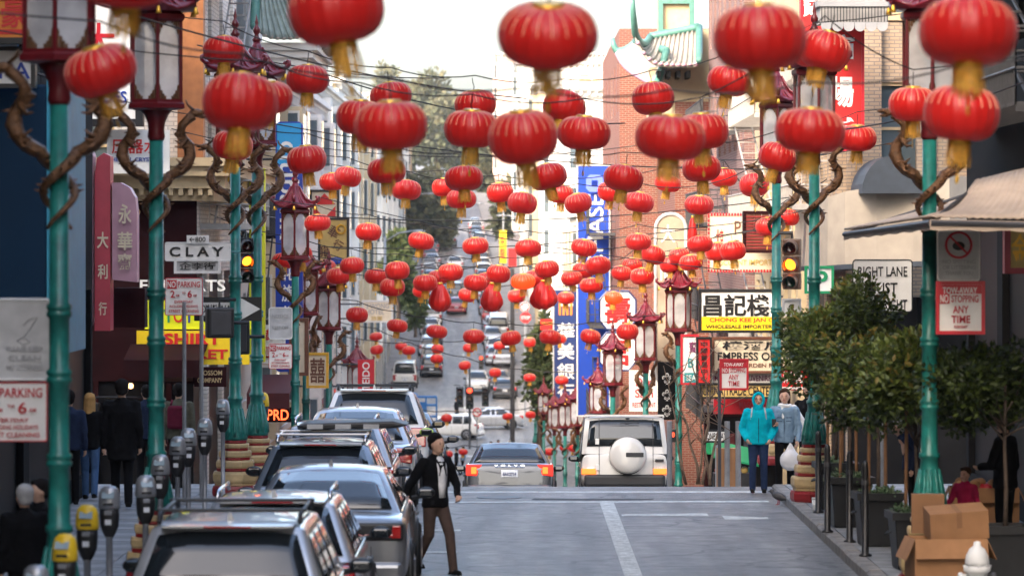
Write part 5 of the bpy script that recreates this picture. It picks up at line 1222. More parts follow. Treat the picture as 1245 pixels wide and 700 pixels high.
# street lamps far away
def street_lamp(label, x, ytop, Y, side, reach):
    c = at(x, ytop, Y); g = gz(Y); t = thing('street_lamp', label, 'street lamp', (c.x, Y, g)); h = c.z - g
    MB().tube([(0, 0, 0), (0, 0, h * .5), (0, 0, h)], [.14, .11, .08], 8).build('post', 'grey_metal', t, True)
    MB().tube([(0, 0, h - .3), (side * reach * .5, 0, h + .25), (side * reach, 0, h + .4)], .05, 6).build('arm', 'grey_metal', t, True)
    MB().ell((side * (reach + .4), 0, h + .38), (.45, .18, .09), 10, 6).build('lamp_head', 'grey_metal', t, True)
street_lamp('pale cobra head street lamp left of the hill road', 468, 288, 250, 1, 1.8); street_lamp('tall pale street lamp pole higher on the left', 488, 240, 380, 1, 2.5); street_lamp('grey street lamp right of the hill road by the white buildings', 641, 268, 300, -1, 1.6); street_lamp('far street lamp on the right under the trees', 612, 252, 400, -1, 2.0)
t = thing('utility_pole', 'dark tall utility pole standing at the far crossing', 'pole', (at(623, 530, 240).x, 240, gz(240)))
MB().tube([(0, 0, 0), (0, 0, 12.5)], [.16, .12], 8).build('post', 'dark_grey', t); MB().tube([(-.8, 0, 12.1), (.8, 0, 12.1)], .06, 6).build('crossarm', 'dark_grey', t)
# ================================================================ vehicles
def paint(name, c, metal=.55, rough=.28): return mat(name, c, rough=rough, metal=metal, var=.03, scale=3, coat=.8, dirt=.04)
paint('car_silver', (.50, .51, .53)); paint('car_grey', (.20, .21, .23)); paint('car_darkgrey', (.075, .08, .09)); paint('car_white', (.72, .71, .68), 0, .3); paint('car_bluegrey', (.22, .26, .31)); paint('car_black', (.012, .012, .014), .1, .2); paint('car_red', (.28, .02, .03), .2); paint('car_champagne', (.46, .42, .36)); paint('car_blue', (.03, .12, .34), .3); paint('car_cream', (.58, .56, .52), 0, .32); paint('car_yellow', (.70, .45, .02), 0)
ST = dict(
 suv=dict(L=4.45, W=1.84, H=1.66, belt=1.04, hood=1.0, b0=.10, r0=.50, r1=2.55, b1=3.35, wb=.93, wt=.70, tl=(.72, 1.02), zb=.24),
 wagon=dict(L=4.4, W=1.76, H=1.50, belt=.95, hood=.92, b0=.14, r0=.72, r1=2.35, b1=3.3, wb=.93, wt=.68, tl=(.66, .90), zb=.20),
 sedan=dict(L=4.7, W=1.86, H=1.47, belt=.98, hood=.95, b0=.62, r0=1.35, r1=2.55, b1=3.45, wb=.90, wt=.66, tl=(.70, .92), zb=.19),
 muscle=dict(L=4.95, W=1.90, H=1.46, belt=1.02, hood=.98, b0=.70, r0=1.65, r1=2.6, b1=3.5, wb=.88, wt=.64, tl=(.76, .95), zb=.20),
 box=dict(L=4.5, W=1.78, H=1.95, belt=1.18, hood=1.15, b0=.02, r0=.07, r1=2.75, b1=3.05, wb=.985, wt=.90, tl=(.74, .86), zb=.42),
 van=dict(L=5.2, W=1.95, H=2.12, belt=1.18, hood=1.1, b0=.06, r0=.22, r1=3.8, b1=4.6, wb=.97, wt=.82, tl=(.7, 1.15), zb=.28))
def make_car(style, label, bodym, opts=()):
    s = ST[style]; L, W, H, belt = s['L'], s['W'], s['H'], s['belt']; hw = W / 2; zb = s['zb']; hood = s['hood']; b0, r0, r1, b1 = s['b0'], s['r0'], s['r1'], s['b1']
    t = thing('car', label, 'car')
    boxy = style == 'box'
    e = 1.0 if boxy else 0
    st = [(0, zb + .16, belt - .10 + .07 * e, .90 + .08 * e), (.03, zb + .10, belt - .05 + .03 * e, .955 + .03 * e), (.16, zb + .03, belt - .015, .985), (.5, zb, belt, 1), (L * .45, zb, belt, 1), (b1 - .15, zb, belt, 1), (b1 + .12, zb, hood, .99), (L - .6, zb, hood - .05 * (1 - e), .965 + .02 * e), (L - .12, zb + .06, hood - .17 * (1 - e), .88 + .08 * e), (L, zb + .14, hood - .30 * (1 - e), .78 + .14 * e)]
    prof = lambda z0, z1: [(0, z0), (.78, z0), (.95, z0 + .06), (1.0, z0 + .30 * (z1 - z0)), (1.0, z0 + .62 * (z1 - z0)), (.975, z1 - .08), (.93, z1 - .015), (.82, z1), (0, z1 + .02)]
    vs = []; np_ = 16
    for y, z0, z1, w in st:
        h_ = prof(z0, z1); ring = [(x * hw * w, y, z) for x, z in h_] + [(-x * hw * w, y, z) for x, z in h_[1:-1][::-1]]; vs += ring
    n = len(vs) // len(st)
    fs = [(j * n + i, j * n + (i + 1) % n, (j + 1) * n + (i + 1) % n, (j + 1) * n + i) for j in range(len(st) - 1) for i in range(n)]
    # flat ends with an inner ring
    for j, sg in ((0, -1), (len(st) - 1, 1)):
        base = vs[j * n:(j + 1) * n]; cy = sum(p[2] for p in base) / n; o = len(vs)
        vs += [(p[0] * .86, p[1] + sg * .012, cy + (p[2] - cy) * .8) for p in base]
        fs += [(j * n + i, j * n + (i + 1) % n, o + (i + 1) % n, o + i) for i in range(n)]; fs.append(tuple(o + i for i in range(n)))
    m = MB(); m.add(vs, fs); subsurf(m.build('body', bodym, t, True), 2)
    wb, wt = s['wb'] * hw, s['wt'] * hw; zr = H - .02
    def fy(y): return max(0, min(1, (y - b0) / (r0 - b0) if y < r0 else ((b1 - y) / (b1 - r1) if y > r1 else 1)))
    sec = [(0, 0), (.5, .56), (.86, .9), (.95, .965), (1.0, 1.0)]      # (blend wb->wt, height)
    bow = lambda y: .025 * math.sin(math.pi * max(0, min(1, (y - r0) / (r1 - r0))))
    def side(y, v, sg, off=0):     # point on the cabin flank, v 0..1
        f = fy(y); w = wb + (wt - wb) * v ** 1.25 * f
        return Vector((sg * (w + off), y, belt - .02 + f * (zr - belt - .0) * v))
    ysec = [b0, b0 + (r0 - b0) * .5, r0 - (r0 - b0) * .04, r0 + .06, r0 + .3, (r0 + r1) / 2, r1 - .3, r1 - .05, r1 + (b1 - r1) * .04, r1 + (b1 - r1) * .5, b1]
    vs = []; V = [0, .35, .7, .92, .985]
    for y in ysec:
        f = fy(y); half = [side(y, v, 1) for v in V]; top = half[-1]
        half += [Vector((top.x * .88, y, belt - .02 + f * (zr - belt) + .012 * f + bow(y) * .5)), Vector((top.x * .45, y, belt - .02 + f * (zr - belt) + .03 * f + bow(y)))]
        ring = half + [Vector((0, y, half[-1].z + .008 * f))] + [Vector((-p.x, p.y, p.z)) for p in half[::-1]]; vs += ring
    n = len(vs) // len(ysec); m = MB(); m.add(vs, [(j * n + i, j * n + i + 1, (j + 1) * n + i + 1, (j + 1) * n + i) for j in range(len(ysec) - 1) for i in range(n - 1)])
    m.build('cabin', bodym, t, True)
    def patch(name, P, nu, nv, mm, par=t):
        m = MB(); m.add([P(i / nu, j / nv) for j in range(nv + 1) for i in range(nu + 1)], [(j * (nu + 1) + i, j * (nu + 1) + i + 1, (j + 1) * (nu + 1) + i + 1, (j + 1) * (nu + 1) + i) for j in range(nv) for i in range(nu)]); o = m.build(name, mm, par, True)
        sm = o.modifiers.new('solid', 'SOLIDIFY'); sm.thickness = .006; sm.offset = 0; return o
    def endwin(ya, yb, a, b, sg):      # rear window / windscreen
        nr = Vector((0, -(zr - belt), abs(yb - ya))).normalized(); nr = Vector((0, sg * -abs(nr.y), abs(nr.z)))
        def P(u, v):
            k = a + (b - a) * v; y = ya + (yb - ya) * k; f = fy(y); w = (wb + (wt - wb) * f) * (.90 - .02 * k)
            x = (u * 2 - 1) * w; c = 1 - (u * 2 - 1) ** 2
            return Vector((x, y, belt - .02 + f * (zr - belt))) + Vector((0, 0, .034 * f * min(1, c * 1.6))) + nr * .012
        return P
    patch('rear_window', endwin(b0, r0, .10 if style != 'box' else .2, .90, 1), 10, 3, 'glass_dark'); patch('windscreen', endwin(b1, r1, .06, .93, -1), 10, 3, 'glass_dark')
    ybs = [(b0 + .30 * (r0 - b0) + .22, r0 + .55), (r0 + .62, (r0 + r1) / 2 + .28), ((r0 + r1) / 2 + .36, r1 + .1)]
    for sg in (-1, 1):
        for i, (ya, yb) in enumerate(ybs):
            if style in ('sedan', 'muscle') and i == 0: ya = r0 - .35
            def P(u, v, ya=ya, yb=yb, i=i):
                vv = .08 + .80 * v; y0_, y1_ = ya, yb
                if i == 0: y0_ = max(ya, b0 + (r0 - b0) * (vv + .12)) + .06
                if i == 2: y1_ = b1 - (b1 - r1) * (vv + .10) - .10
                y = y0_ + (y1_ - y0_) * u; p = side(y, vv / max(fy(y), .05) if fy(y) < 1 else vv, sg, .008); p.z = belt - .02 + vv * (zr - belt); return p
            patch('side_window', P, 6, 3, 'glass_dark')
        MB().tube([side(y, .0, sg, .012) + Vector((0, 0, .03)) for y in [b0 + .2 + (b1 - b0 - .5) * k / 10 for k in range(11)]], .012, 5).build('window_trim', 'chrome' if style != 'box' else 'plastic_black', t)
        # wheels
        for yy in (.82 if not boxy else .95, L - .88):
            wr = .335 if not boxy else .38
            MB().lathe([(wr + .05, 0), (wr + .05, .015)], n=24).xf(Matrix.Translation((sg * (hw - .012), yy, wr)) @ Matrix.Rotation(R(90) * sg, 4, 'Y')).build('wheel_arch', 'plastic_black', t)
            wo = MB().lathe([(wr * .66, .02), (wr * .9, .035), (wr, .0), (wr, -.2), (wr * .6, -.2)], n=26).xf(Matrix.Translation((sg * (hw + .0), yy, wr)) @ Matrix.Rotation(R(90) * sg, 4, 'Y')).build('wheel', 'rubber', t, True)
            rm = MB(); rm.lathe([(wr * .66, .022), (wr * .6, .036), (wr * .56, .01)], n=22, cap=False)
            for k in range(5): a = 2 * math.pi * k / 5; rm.box(wr * .08, wr * .62, -.035, .035, .012, .03) if False else rm.tube([(0, 0, .022), (wr * .62 * math.cos(a), wr * .62 * math.sin(a), .02)], .032, 5)
            rm.lathe([(.001, .04), (.05, .035), (.055, .01)], n=12); rm.xf(Matrix.Translation((sg * hw, yy, wr)) @ Matrix.Rotation(R(90) * sg, 4, 'Y')).build('rim', 'rim', wo)
        # mirror
        mo = MB(); mo.ell((sg * (hw + .11), b1 - .42, belt + .06), (.115, .07, .07), 12, 8); q = mo.build('mirror', 'lime_cover' if 'lime' in opts and sg > 0 else 'plastic_black', t, True)
        bevel(MB().box(sg * (hw + .11) - .085, sg * (hw + .11) + .085, b1 - .503, b1 - .46, belt + .012, belt + .108).build('mirror_glass', 'glass_dark', q), .02); MB().tube([(sg * (hw - .05), b1 - .4, belt), (sg * (hw + .08), b1 - .42, belt + .03)], .03, 6).build('mirror_stalk', 'plastic_black', q)
        # door seams and handles
        dm = MB()
        for yy in (r0 + .58, (r0 + r1) / 2 + .32, b1 - .2): dm.box(min(sg * (hw - .004), sg * (hw + .004)), max(sg * (hw - .004), sg * (hw + .004)), yy - .006, yy + .006, zb + .12, belt - .1)
        dm.build('door_seam', 'plastic_black', t)
        for yy in (r0 + .75, (r0 + r1) / 2 + .5): MB().tube([(sg * (hw + .004), yy, belt - .14), (sg * (hw + .03), yy + .08, belt - .14), (sg * (hw + .004), yy + .17, belt - .14)], .014, 5).build('door_handle', bodym, t)
        # tail lights
        z0, z1 = s['tl']; lit = 'lit' in opts
        if boxy: bevel(MB().box(sg * hw * .99 - (.30 if sg > 0 else 0), sg * hw * .99 + (.30 if sg < 0 else 0), -.05, .05, z0, z1).build('tail_light', 'brake_lit' if lit else 'tail_red', t), .015)
        elif style == 'muscle':
            bevel(MB().box(min(sg * .02, sg * hw * .93), max(sg * .02, sg * hw * .93), -.03, .10, z0 - .01, z1).build('tail_panel', 'plastic_black', t), .03)
            bevel(MB().box(min(sg * .16, sg * hw * .86), max(sg * .16, sg * hw * .86), -.045, -.02, z0 + .03, z0 + .065).build('tail_light', 'tail_red', t), .01); bevel(MB().box(min(sg * hw * .80, sg * hw * .90), max(sg * hw * .80, sg * hw * .90), -.045, .02, z0 + .02, z1 - .03).build('tail_light', 'tail_red', t), .01)
        else:
            x0, x1 = sorted((sg * hw * (.66 if not lit else .60), sg * hw * .955)); tlm = 'tail_lit' if lit else 'tail_red'
            q = MB(); q.hexa([(x0 + (.10 if sg > 0 else 0), -.015, z0), (x1 - (.10 if sg < 0 else 0), -.015, z0 - .02), (x1 - (.04 if sg < 0 else 0), .26, z0), (x0 + (.04 if sg > 0 else 0), .26, z0)], [(x0, .0, z1), (x1, .0, z1), (x1, .3, z1 + .03), (x0, .3, z1 + .03)]); bevel(q.build('tail_light', tlm, t), .025, 3)
            if lit: bevel(MB().box(min(sg * hw * .72, sg * hw * .84), max(sg * hw * .72, sg * hw * .84), -.035, .0, z0 + .03, z1 - .05).build('brake_lamp', 'brake_lit', t), .02)
        bevel(MB().box(min(sg * hw * .62, sg * hw * .88), max(sg * hw * .62, sg * hw * .88), L - .22, L - .04, hood - .42, hood - .28).build('headlight', 'plate_white', t), .03)
    bevel(MB().box(-hw * .93, hw * .93, -.075, .25, zb + .06, zb + .32).build('rear_bumper', bodym if style in ('sedan', 'muscle', 'wagon', 'suv') else 'plastic_black', t), .06, 3)
    MB().box(-hw * .8, hw * .8, -.05, .2, zb - .02, zb + .08).build('bumper_skirt', 'plastic_black', t)
    pz = (zb + .40) if not ('plate_hi' in opts) else belt - .32
    if not boxy:
        pl = bevel(MB().box(-.17, .17, -.055, -.02, pz, pz + .15).build('licence_plate', 'plate_white', t), .01)
        text(random.choice(('8AKS714', '7VDR210', '6LTX398', '5KHE661')) if 'plate' not in opts else '8AKS714', (0, -.062, pz + .065), .27, .07, 'sign_navy', pl, bold=.02)
        MB().tube([(-.3, -.012, pz + .21), (.3, -.012, pz + .21)], .014, 6).build('trunk_handle', 'chrome', t)
    # high brake lamp and roof details
    MB().box(-.22, .22, r0 - .07 * 0 + .0, r0 + .03, H - .035, H - .012).build('brake_strip', 'tail_red', t) if style in ('suv', 'wagon', 'van') else None
    if style in ('suv', 'wagon', 'van'):
        q = MB(); q.hexa([(-wt * .86, r0 - .12, H - .03), (wt * .86, r0 - .12, H - .03), (wt * .9, r0 + .15, H - .015), (-wt * .9, r0 + .15, H - .015)], [(-wt * .86, r0 - .12, H - .012), (wt * .86, r0 - .12, H - .012), (wt * .9, r0 + .15, H + .012), (-wt * .9, r0 + .15, H + .012)]); q.build('roof_spoiler', bodym, t)
        MB().box(-.20, .20, r0 - .128, r0 - .118, H - .028, H - .014).build('high_brake_light', 'tail_red', t)
        MB().tube([(0, b0 + .08, belt + .14), (.25, b0 + .03, belt + .10), (.5, b0 + .05, belt + .11)], .011, 5).build('rear_wiper', 'plastic_black', t)
    if 'fin' in opts or style in ('suv', 'wagon', 'muscle', 'sedan'):
        q = MB(); q.hexa([(-.03, r0 + .2, H + .0), (.03, r0 + .2, H + .0), (.02, r0 + .36, H + .02), (-.02, r0 + .36, H + .02)], [(-.008, r0 + .2, H + .085), (.008, r0 + .2, H + .085), (.006, r0 + .3, H + .06), (-.006, r0 + .3, H + .06)]); q.build('antenna_fin', bodym, t)
    if 'rails' in opts or 'bars' in opts:
        for sg in (-1, 1): 
            MB().tube([(sg * wt * .93, r0 + .12, H), (sg * wt * .93, r0 + .2, H + .065), (sg * wt * .93, r1 - .1, H + .07), (sg * wt * .93, r1 + .0, H)], .022, 6).build('roof_rail', 'plastic_black' if 'blackrail' in opts else 'chrome', t, True)
    if 'bars' in opts:
        for yy in (r0 + .4, r1 - .35): bevel(MB().box(-wt * 1.0, wt * 1.0, yy - .035, yy + .035, H + .07, H + .10).build('cross_bar', 'plastic_black' if 'blackbar' in opts else 'rim', t), .01)
    if 'board' in opts:
        q = MB(); q.prism([(.08 + .30 * 0 - .2, H + .13), (wt + .35, H + .16), (wt + .5, H + .2), (wt + .3, H + .25), (-.2, H + .22), (-.35, H + .18)], r0 + .5, r1 - .3); bo = bevel(q.build('roof_cargo_pad', 'plastic_black', t), .03)
        for k in range(3): MB().box(-.2 + k * .36, .0 + k * .36, r0 + .48, r0 + .5, H + .15, H + .21).build('pad_patch', 'sign_grey', bo)
    if boxy:
        sp = MB().lathe([(.02, -.02), (.22, -.02), (.34, .0), (.375, .05), (.375, .20), (.36, .22)], n=32).xf(Matrix.Translation((.06, -.22, 1.12)) @ Matrix.Rotation(R(-90), 4, 'X')).build('spare_wheel_cover', bodym, t, True)
        MB().lathe([(.375, 0), (.388, .02), (.388, .06), (.375, .08)], n=32, cap=False).xf(Matrix.Translation((.06, -.10, 1.12)) @ Matrix.Rotation(R(-90), 4, 'X')).build('cover_ring', 'chrome', sp, True)
        bevel(MB().box(.02, .38, -.25, -.24, 1.08, 1.17).build('badge_slot', 'plastic_black', sp), .02)
        for x in (-.52, .58): MB().box(x - .006, x + .006, -.02, .0, .62, 1.88).build('door_seam', 'plastic_black', t)
        MB().box(-.52, .58, -.02, 0, .60, .612).build('door_seam', 'plastic_black', t)
        for z in (.82, 1.35): bevel(MB().box(-.60, -.52, -.05, 0, z, z + .12).build('hinge', bodym, t), .01)
        bevel(MB().box(.62, .80, -.05, 0, 1.0, 1.05).build('door_handle', 'plastic_black', t), .01)
        MB().box(-hw * .90, hw * .90, .02, .06, H - .02, H + .015).build('roof_edge', bodym, t); MB().tube([(-hw * .9, .1, H - .02), (-hw * .9, 2.6, H - .02)], .02, 5).build('rain_gutter', bodym, t); MB().tube([(hw * .9, .1, H - .02), (hw * .9, 2.6, H - .02)], .02, 5).build('rain_gutter', bodym, t)
        MB().tube([(-.1, -.02, 1.78), (.2, -.03, 1.80), (.3, -.03, 1.79)], .012, 5).build('rear_wiper', 'plastic_black', t); MB().ell((.06, -.02, 1.88), (.05, .02, .02), 8, 6).build('camera_dome', 'plastic_black', t)
        text('G 550', (.70, -.025, .86), .16, .045, 'chrome', t); text('AMG', (-.7, -.025, .86), .14, .045, 'chrome', t)
    if 'letters' in opts: text('V  O  L  V  O', (0, .005, .905), .62, .034, 'chrome', t, bold=.02)
    return t
mat('lime_cover', (.50, .65, .08), rough=.4, var=.1)
def place(c, X, Y, rz=0, dz=0): c.location = (X, Y, gz(Y + 2) + dz); c.rotation_euler.z = rz; sl = (gz(Y + 4.3) - gz(Y + .3)) / 4.0; c.rotation_euler.x = math.atan(sl); c.location.z = gz(Y + .3) - .3 * sl; return c
place(make_car('suv', 'silver estate wagon with black roof bars, nearest parked car at the bottom left', 'car_silver', ('bars', 'blackrail', 'blackbar')), -2.40, 32.0)
place(make_car('wagon', 'pale silver low hatchback parked second in the left row', 'car_silver', ('rails',)), -2.36, 37.2)
place(make_car('muscle', 'grey muscle sedan with slim red tail lamps parked third in the left row', 'car_grey'), -2.08, 42.3)
place(make_car('wagon', 'blue-grey parked wagon carrying a black and grey roof pad', 'car_bluegrey', ('bars', 'board')), -2.42, 47.9)
place(make_car('wagon', 'silver parked hatch with roof rails behind the roof pad wagon', 'car_silver', ('rails',)), -2.48, 53.0)
place(make_car('sedan', 'silver parked sedan sixth in the left row with a slim roof fin', 'car_silver', ('lime',)), -2.4, 58.1)
place(make_car('suv', 'white parked wagon with black roof rack at the crest on the left', 'car_white', ('bars', 'blackrail', 'blackbar')), -2.30, 63.4)
place(make_car('sedan', 'dark sedan parked just beyond the crest on the left', 'car_black'), -2.15, 69.0)
place(make_car('sedan', 'grey sedan with lit red tail lamps driving away in the middle of the crest', 'car_darkgrey', ('lit', 'letters', 'plate', 'plate_hi')), -.05, 78.0)
place(make_car('box', 'boxy white off-road wagon with round spare wheel cover driving away', 'car_cream', ('lit',)), 2.30, 78.3)
place(make_car('sedan', 'dark red car hidden low beyond the crest beside the grey sedan', 'car_red', ('lit',)), -2.6, 90)

# far vehicles: prototypes copied with their own paint
PRO = {k: make_car(k, 'x', 'car_white') for k in ('suv', 'sedan', 'van')}
usedp = set()
def recolour(o, m):
    for ch in [o] + list(o.children_recursive):
        if ch.type == 'MESH' and len(ch.data.materials) and ch.data.materials[0] and ch.data.materials[0].name == 'car_white':
            ch.material_slots[0].link = 'OBJECT'; ch.material_slots[0].material = MATS[m]
def y_at(py, lo=246):
    Y = lo
    while Y < 780:
        if HY + (CZ - gz(Y)) * F / Y <= py: return Y
        Y += 1
    return 780
def far_car(kind, x, py, m, label, rz=0, Y=None):
    src = PRO[kind]
    if kind not in usedp: o = src; usedp.add(kind)
    else: o = copy_tree(src)
    Y = Y or y_at(py); X = (x - CX) * Y / F
    o.location = (X, Y, gz(Y)); o.rotation_euler = (math.atan((gz(Y + 4) - gz(Y)) / 4) if abs(rz) < .5 else 0, 0, rz); o['label'] = label; o['group'] = 'vehicles on the far hill street'
    recolour(o, m); return o
far_car('van', 492, 473, 'car_white', 'white passenger van parked on the left beyond the far crossing')
far_car('suv', 585, 527, 'car_white', 'white off-road car crossing from left to right at the far junction', R(78), Y=259)
far_car('sedan', 634, 519, 'car_silver', 'pale silver sedan crossing at the far junction right of the white car', R(98), Y=268)
far_car('sedan', 614, 486, 'car_black', 'black sedan waiting on the right above the far junction')
far_car('suv', 612, 447, 'car_silver', 'silver car behind the black sedan on the right of the hill street')
far_car('sedan', 607, 466, 'car_grey', 'grey car between the black sedan and silver car on the hill', Y=306)
far_car('suv', 581, 470, 'car_white', 'white car facing down with amber lamps left of the black sedan', R(180), Y=305)
far_car('van', 606, 415, 'car_silver', 'silver box van double parked on the right of the hill street')
far_car('sedan', 555, 383, 'car_red', 'dark red sedan driving up the middle of the hill street')
far_car('suv', 553, 366, 'car_darkgrey', 'dark car just ahead of the dark red sedan on the hill')
far_car('sedan', 519, 390, 'car_yellow', 'yellowish cab with amber lamp parked on the left of the hill')
for x, py, m, k, lab in ((545, 301, 'car_silver', 'suv', 'silver car driving up the upper hill lane alone'), (553, 330, 'car_white', 'sedan', 'white car driving up the hill lane well ahead of the dark red sedan')):
    far_car(k, x, py, m, lab)
def strip_car(o):      # far copies keep only what shows at that size
    for ch in list(o.children):
        if ch.name.split('.')[0] not in ('body', 'cabin', 'rear_window', 'windscreen', 'side_window', 'tail_light', 'rear_bumper', 'licence_plate', 'wheel'):
            for g in list(ch.children): bpy.data.objects.remove(g)
            bpy.data.objects.remove(ch)
        else:
            for g in list(ch.children): bpy.data.objects.remove(g)
FARP = {k: make_car(k, 'x', 'car_white') for k in ('suv', 'sedan')}
for o in FARP.values(): strip_car(o)
ORDN = ['first', 'second', 'third', 'fourth', 'fifth', 'sixth', 'seventh', 'eighth', 'ninth', 'tenth', 'eleventh', 'twelfth', 'thirteenth', 'fourteenth', 'fifteenth', 'sixteenth', 'seventeenth', 'eighteenth', 'nineteenth', 'twentieth', 'twenty-first', 'twenty-second', 'twenty-third', 'twenty-fourth']
CN = {'car_silver': 'silver', 'car_white': 'white', 'car_grey': 'grey', 'car_darkgrey': 'dark grey', 'car_bluegrey': 'blue-grey', 'car_red': 'dark red', 'car_black': 'black', 'car_champagne': 'champagne'}
rc = random.Random(21); fu = set()
for sd_, nm in ((-1, 'left'), (1, 'right')):
    Y = 316 if sd_ < 0 else 324; n = 0
    while n < 22:
        k = rc.choice(('suv', 'sedan')); m = rc.choice(list(CN) + ['car_silver', 'car_white', 'car_white', 'car_grey'])
        o = FARP[k] if k not in fu else copy_tree(FARP[k]); fu.add(k)
        X = cx(Y) + (KL + 1.15 if sd_ < 0 else KR - 1.15) + rc.uniform(-.12, .12)
        o.location = (X, Y, gz(Y)); dx = cx(Y + 5) - cx(Y); o.rotation_euler = (math.atan((gz(Y + 4) - gz(Y)) / 4), 0, math.atan(-dx / 5) + rc.uniform(-.02, .02)); recolour(o, m)
        tag(o, '%s car parked %s from the bottom in the %s kerb row up the hill' % (CN[m], ORDN[n], nm), 'car', 'cars parked up the hill'); n += 1; Y += rc.uniform(6.0, 8.2)
for k in PRO:
    if k not in usedp:
        for ch in [PRO[k]] + list(PRO[k].children_recursive): bpy.data.objects.remove(ch)
# blue boom lift by the far crossing
c = at(512, 522, 236); t = thing('boom_lift', 'bright blue boom lift with railed basket near the far crossing', 'lift', (c.x, 236, gz(236)))
mat('lift_blue', (.01, .14, .42), rough=.4, var=.1)
b = c.z - gz(236)
MB().box(-1.0, 1.0, 0, 2.6, .4, 1.5).build('chassis', 'lift_blue', t); MB().tube([(-.8, 1, 1.4), (-.5, .6, b + 2.2)], .28, 8).build('boom', 'lift_blue', t)
MB().box(-.9, .7, -.1, .7, b + .1, b + .3).build('basket_floor', 'lift_blue', t)
m = MB()
for z in (.8, 1.5, 2.0): m.tube([(-.9, -.1, b + z), (.95, -.1, b + z), (.95, .7, b + z), (-.9, .7, b + z), (-.9, -.1, b + z)], .06, 6)
for x in (-.9, -.3, .3, .95): m.tube([(x, -.1, b + .3), (x, -.1, b + 2)], .05, 6)
m.build('basket_rail', 'lift_blue', t); MB().box(-.75, .25, -.16, -.1, b + .5, b + 1.7).build('control_panel', 'lift_blue', t)
for x in (-1, 1):
    for y in (.4, 2.1): MB().lathe([(.45, -.15), (.5, 0), (.45, .15)], n=16).xf(Matrix.Translation((x * 1.05, y, .45)) @ Matrix.Rotation(R(90), 4, 'Y')).build('wheel', 'rubber', t)
# ================================================================ people
for nm, c in (('skin', (.55, .33, .23)), ('skin_light', (.58, .34, .24)), ('hair_black', (.012, .010, .010)), ('hair_grey', (.38, .37, .36)), ('hair_blonde', (.42, .24, .09)), ('hair_brown', (.05, .025, .015)), ('cloth_black', (.006, .006, .007)), ('cloth_navy', (.018, .028, .06)), ('cloth_jeans', (.06, .12, .24)), ('cloth_darkjeans', (.018, .032, .08)), ('cloth_brown', (.075, .05, .04)), ('cloth_turquoise', (.0, .36, .47)), ('cloth_denim', (.17, .26, .36)), ('cloth_white', (.72, .72, .72)), ('cloth_hoodie', (.10, .10, .075)), ('cloth_maroon', (.12, .015, .035)), ('cloth_pink', (.33, .012, .06)), ('cloth_beige', (.36, .29, .22)), ('shoe_black', (.01, .01, .01)), ('shoe_white', (.65, .65, .65)), ('lip', (.32, .08, .07))):
    mat(nm, c, rough=.55 if nm.startswith('skin') else .95, spec=.4 if nm.startswith('skin') else .12, var=.14, scale=14, bump=.0 if nm.startswith('skin') else .6, bscale=11)
def blob(name, mb, m, parent, vox=.016, sm=4):
    o = mb.build(name, m, parent, True)
    r = o.modifiers.new('remesh', 'REMESH'); r.mode = 'VOXEL'; r.voxel_size = vox; r.use_smooth_shade = True
    s_ = o.modifiers.new('smooth', 'SMOOTH'); s_.iterations = sm; s_.factor = .5
    return o
J0 = dict(pel=(0, 0, .52), che=(0, 0, .72), nek=(0, 0, .845), hed=(0, .012, .925), shL=(-.108, 0, .80), elL=(-.135, -.015, .625), wrL=(-.14, .02, .485), shR=(.108, 0, .80), elR=(.135, -.015, .625), wrR=(.14, .02, .485), hiL=(-.05, 0, .50), knL=(-.055, .01, .28), anL=(-.058, -.01, .045), hiR=(.05, 0, .50), knR=(.055, .01, .28), anR=(.058, -.01, .045))
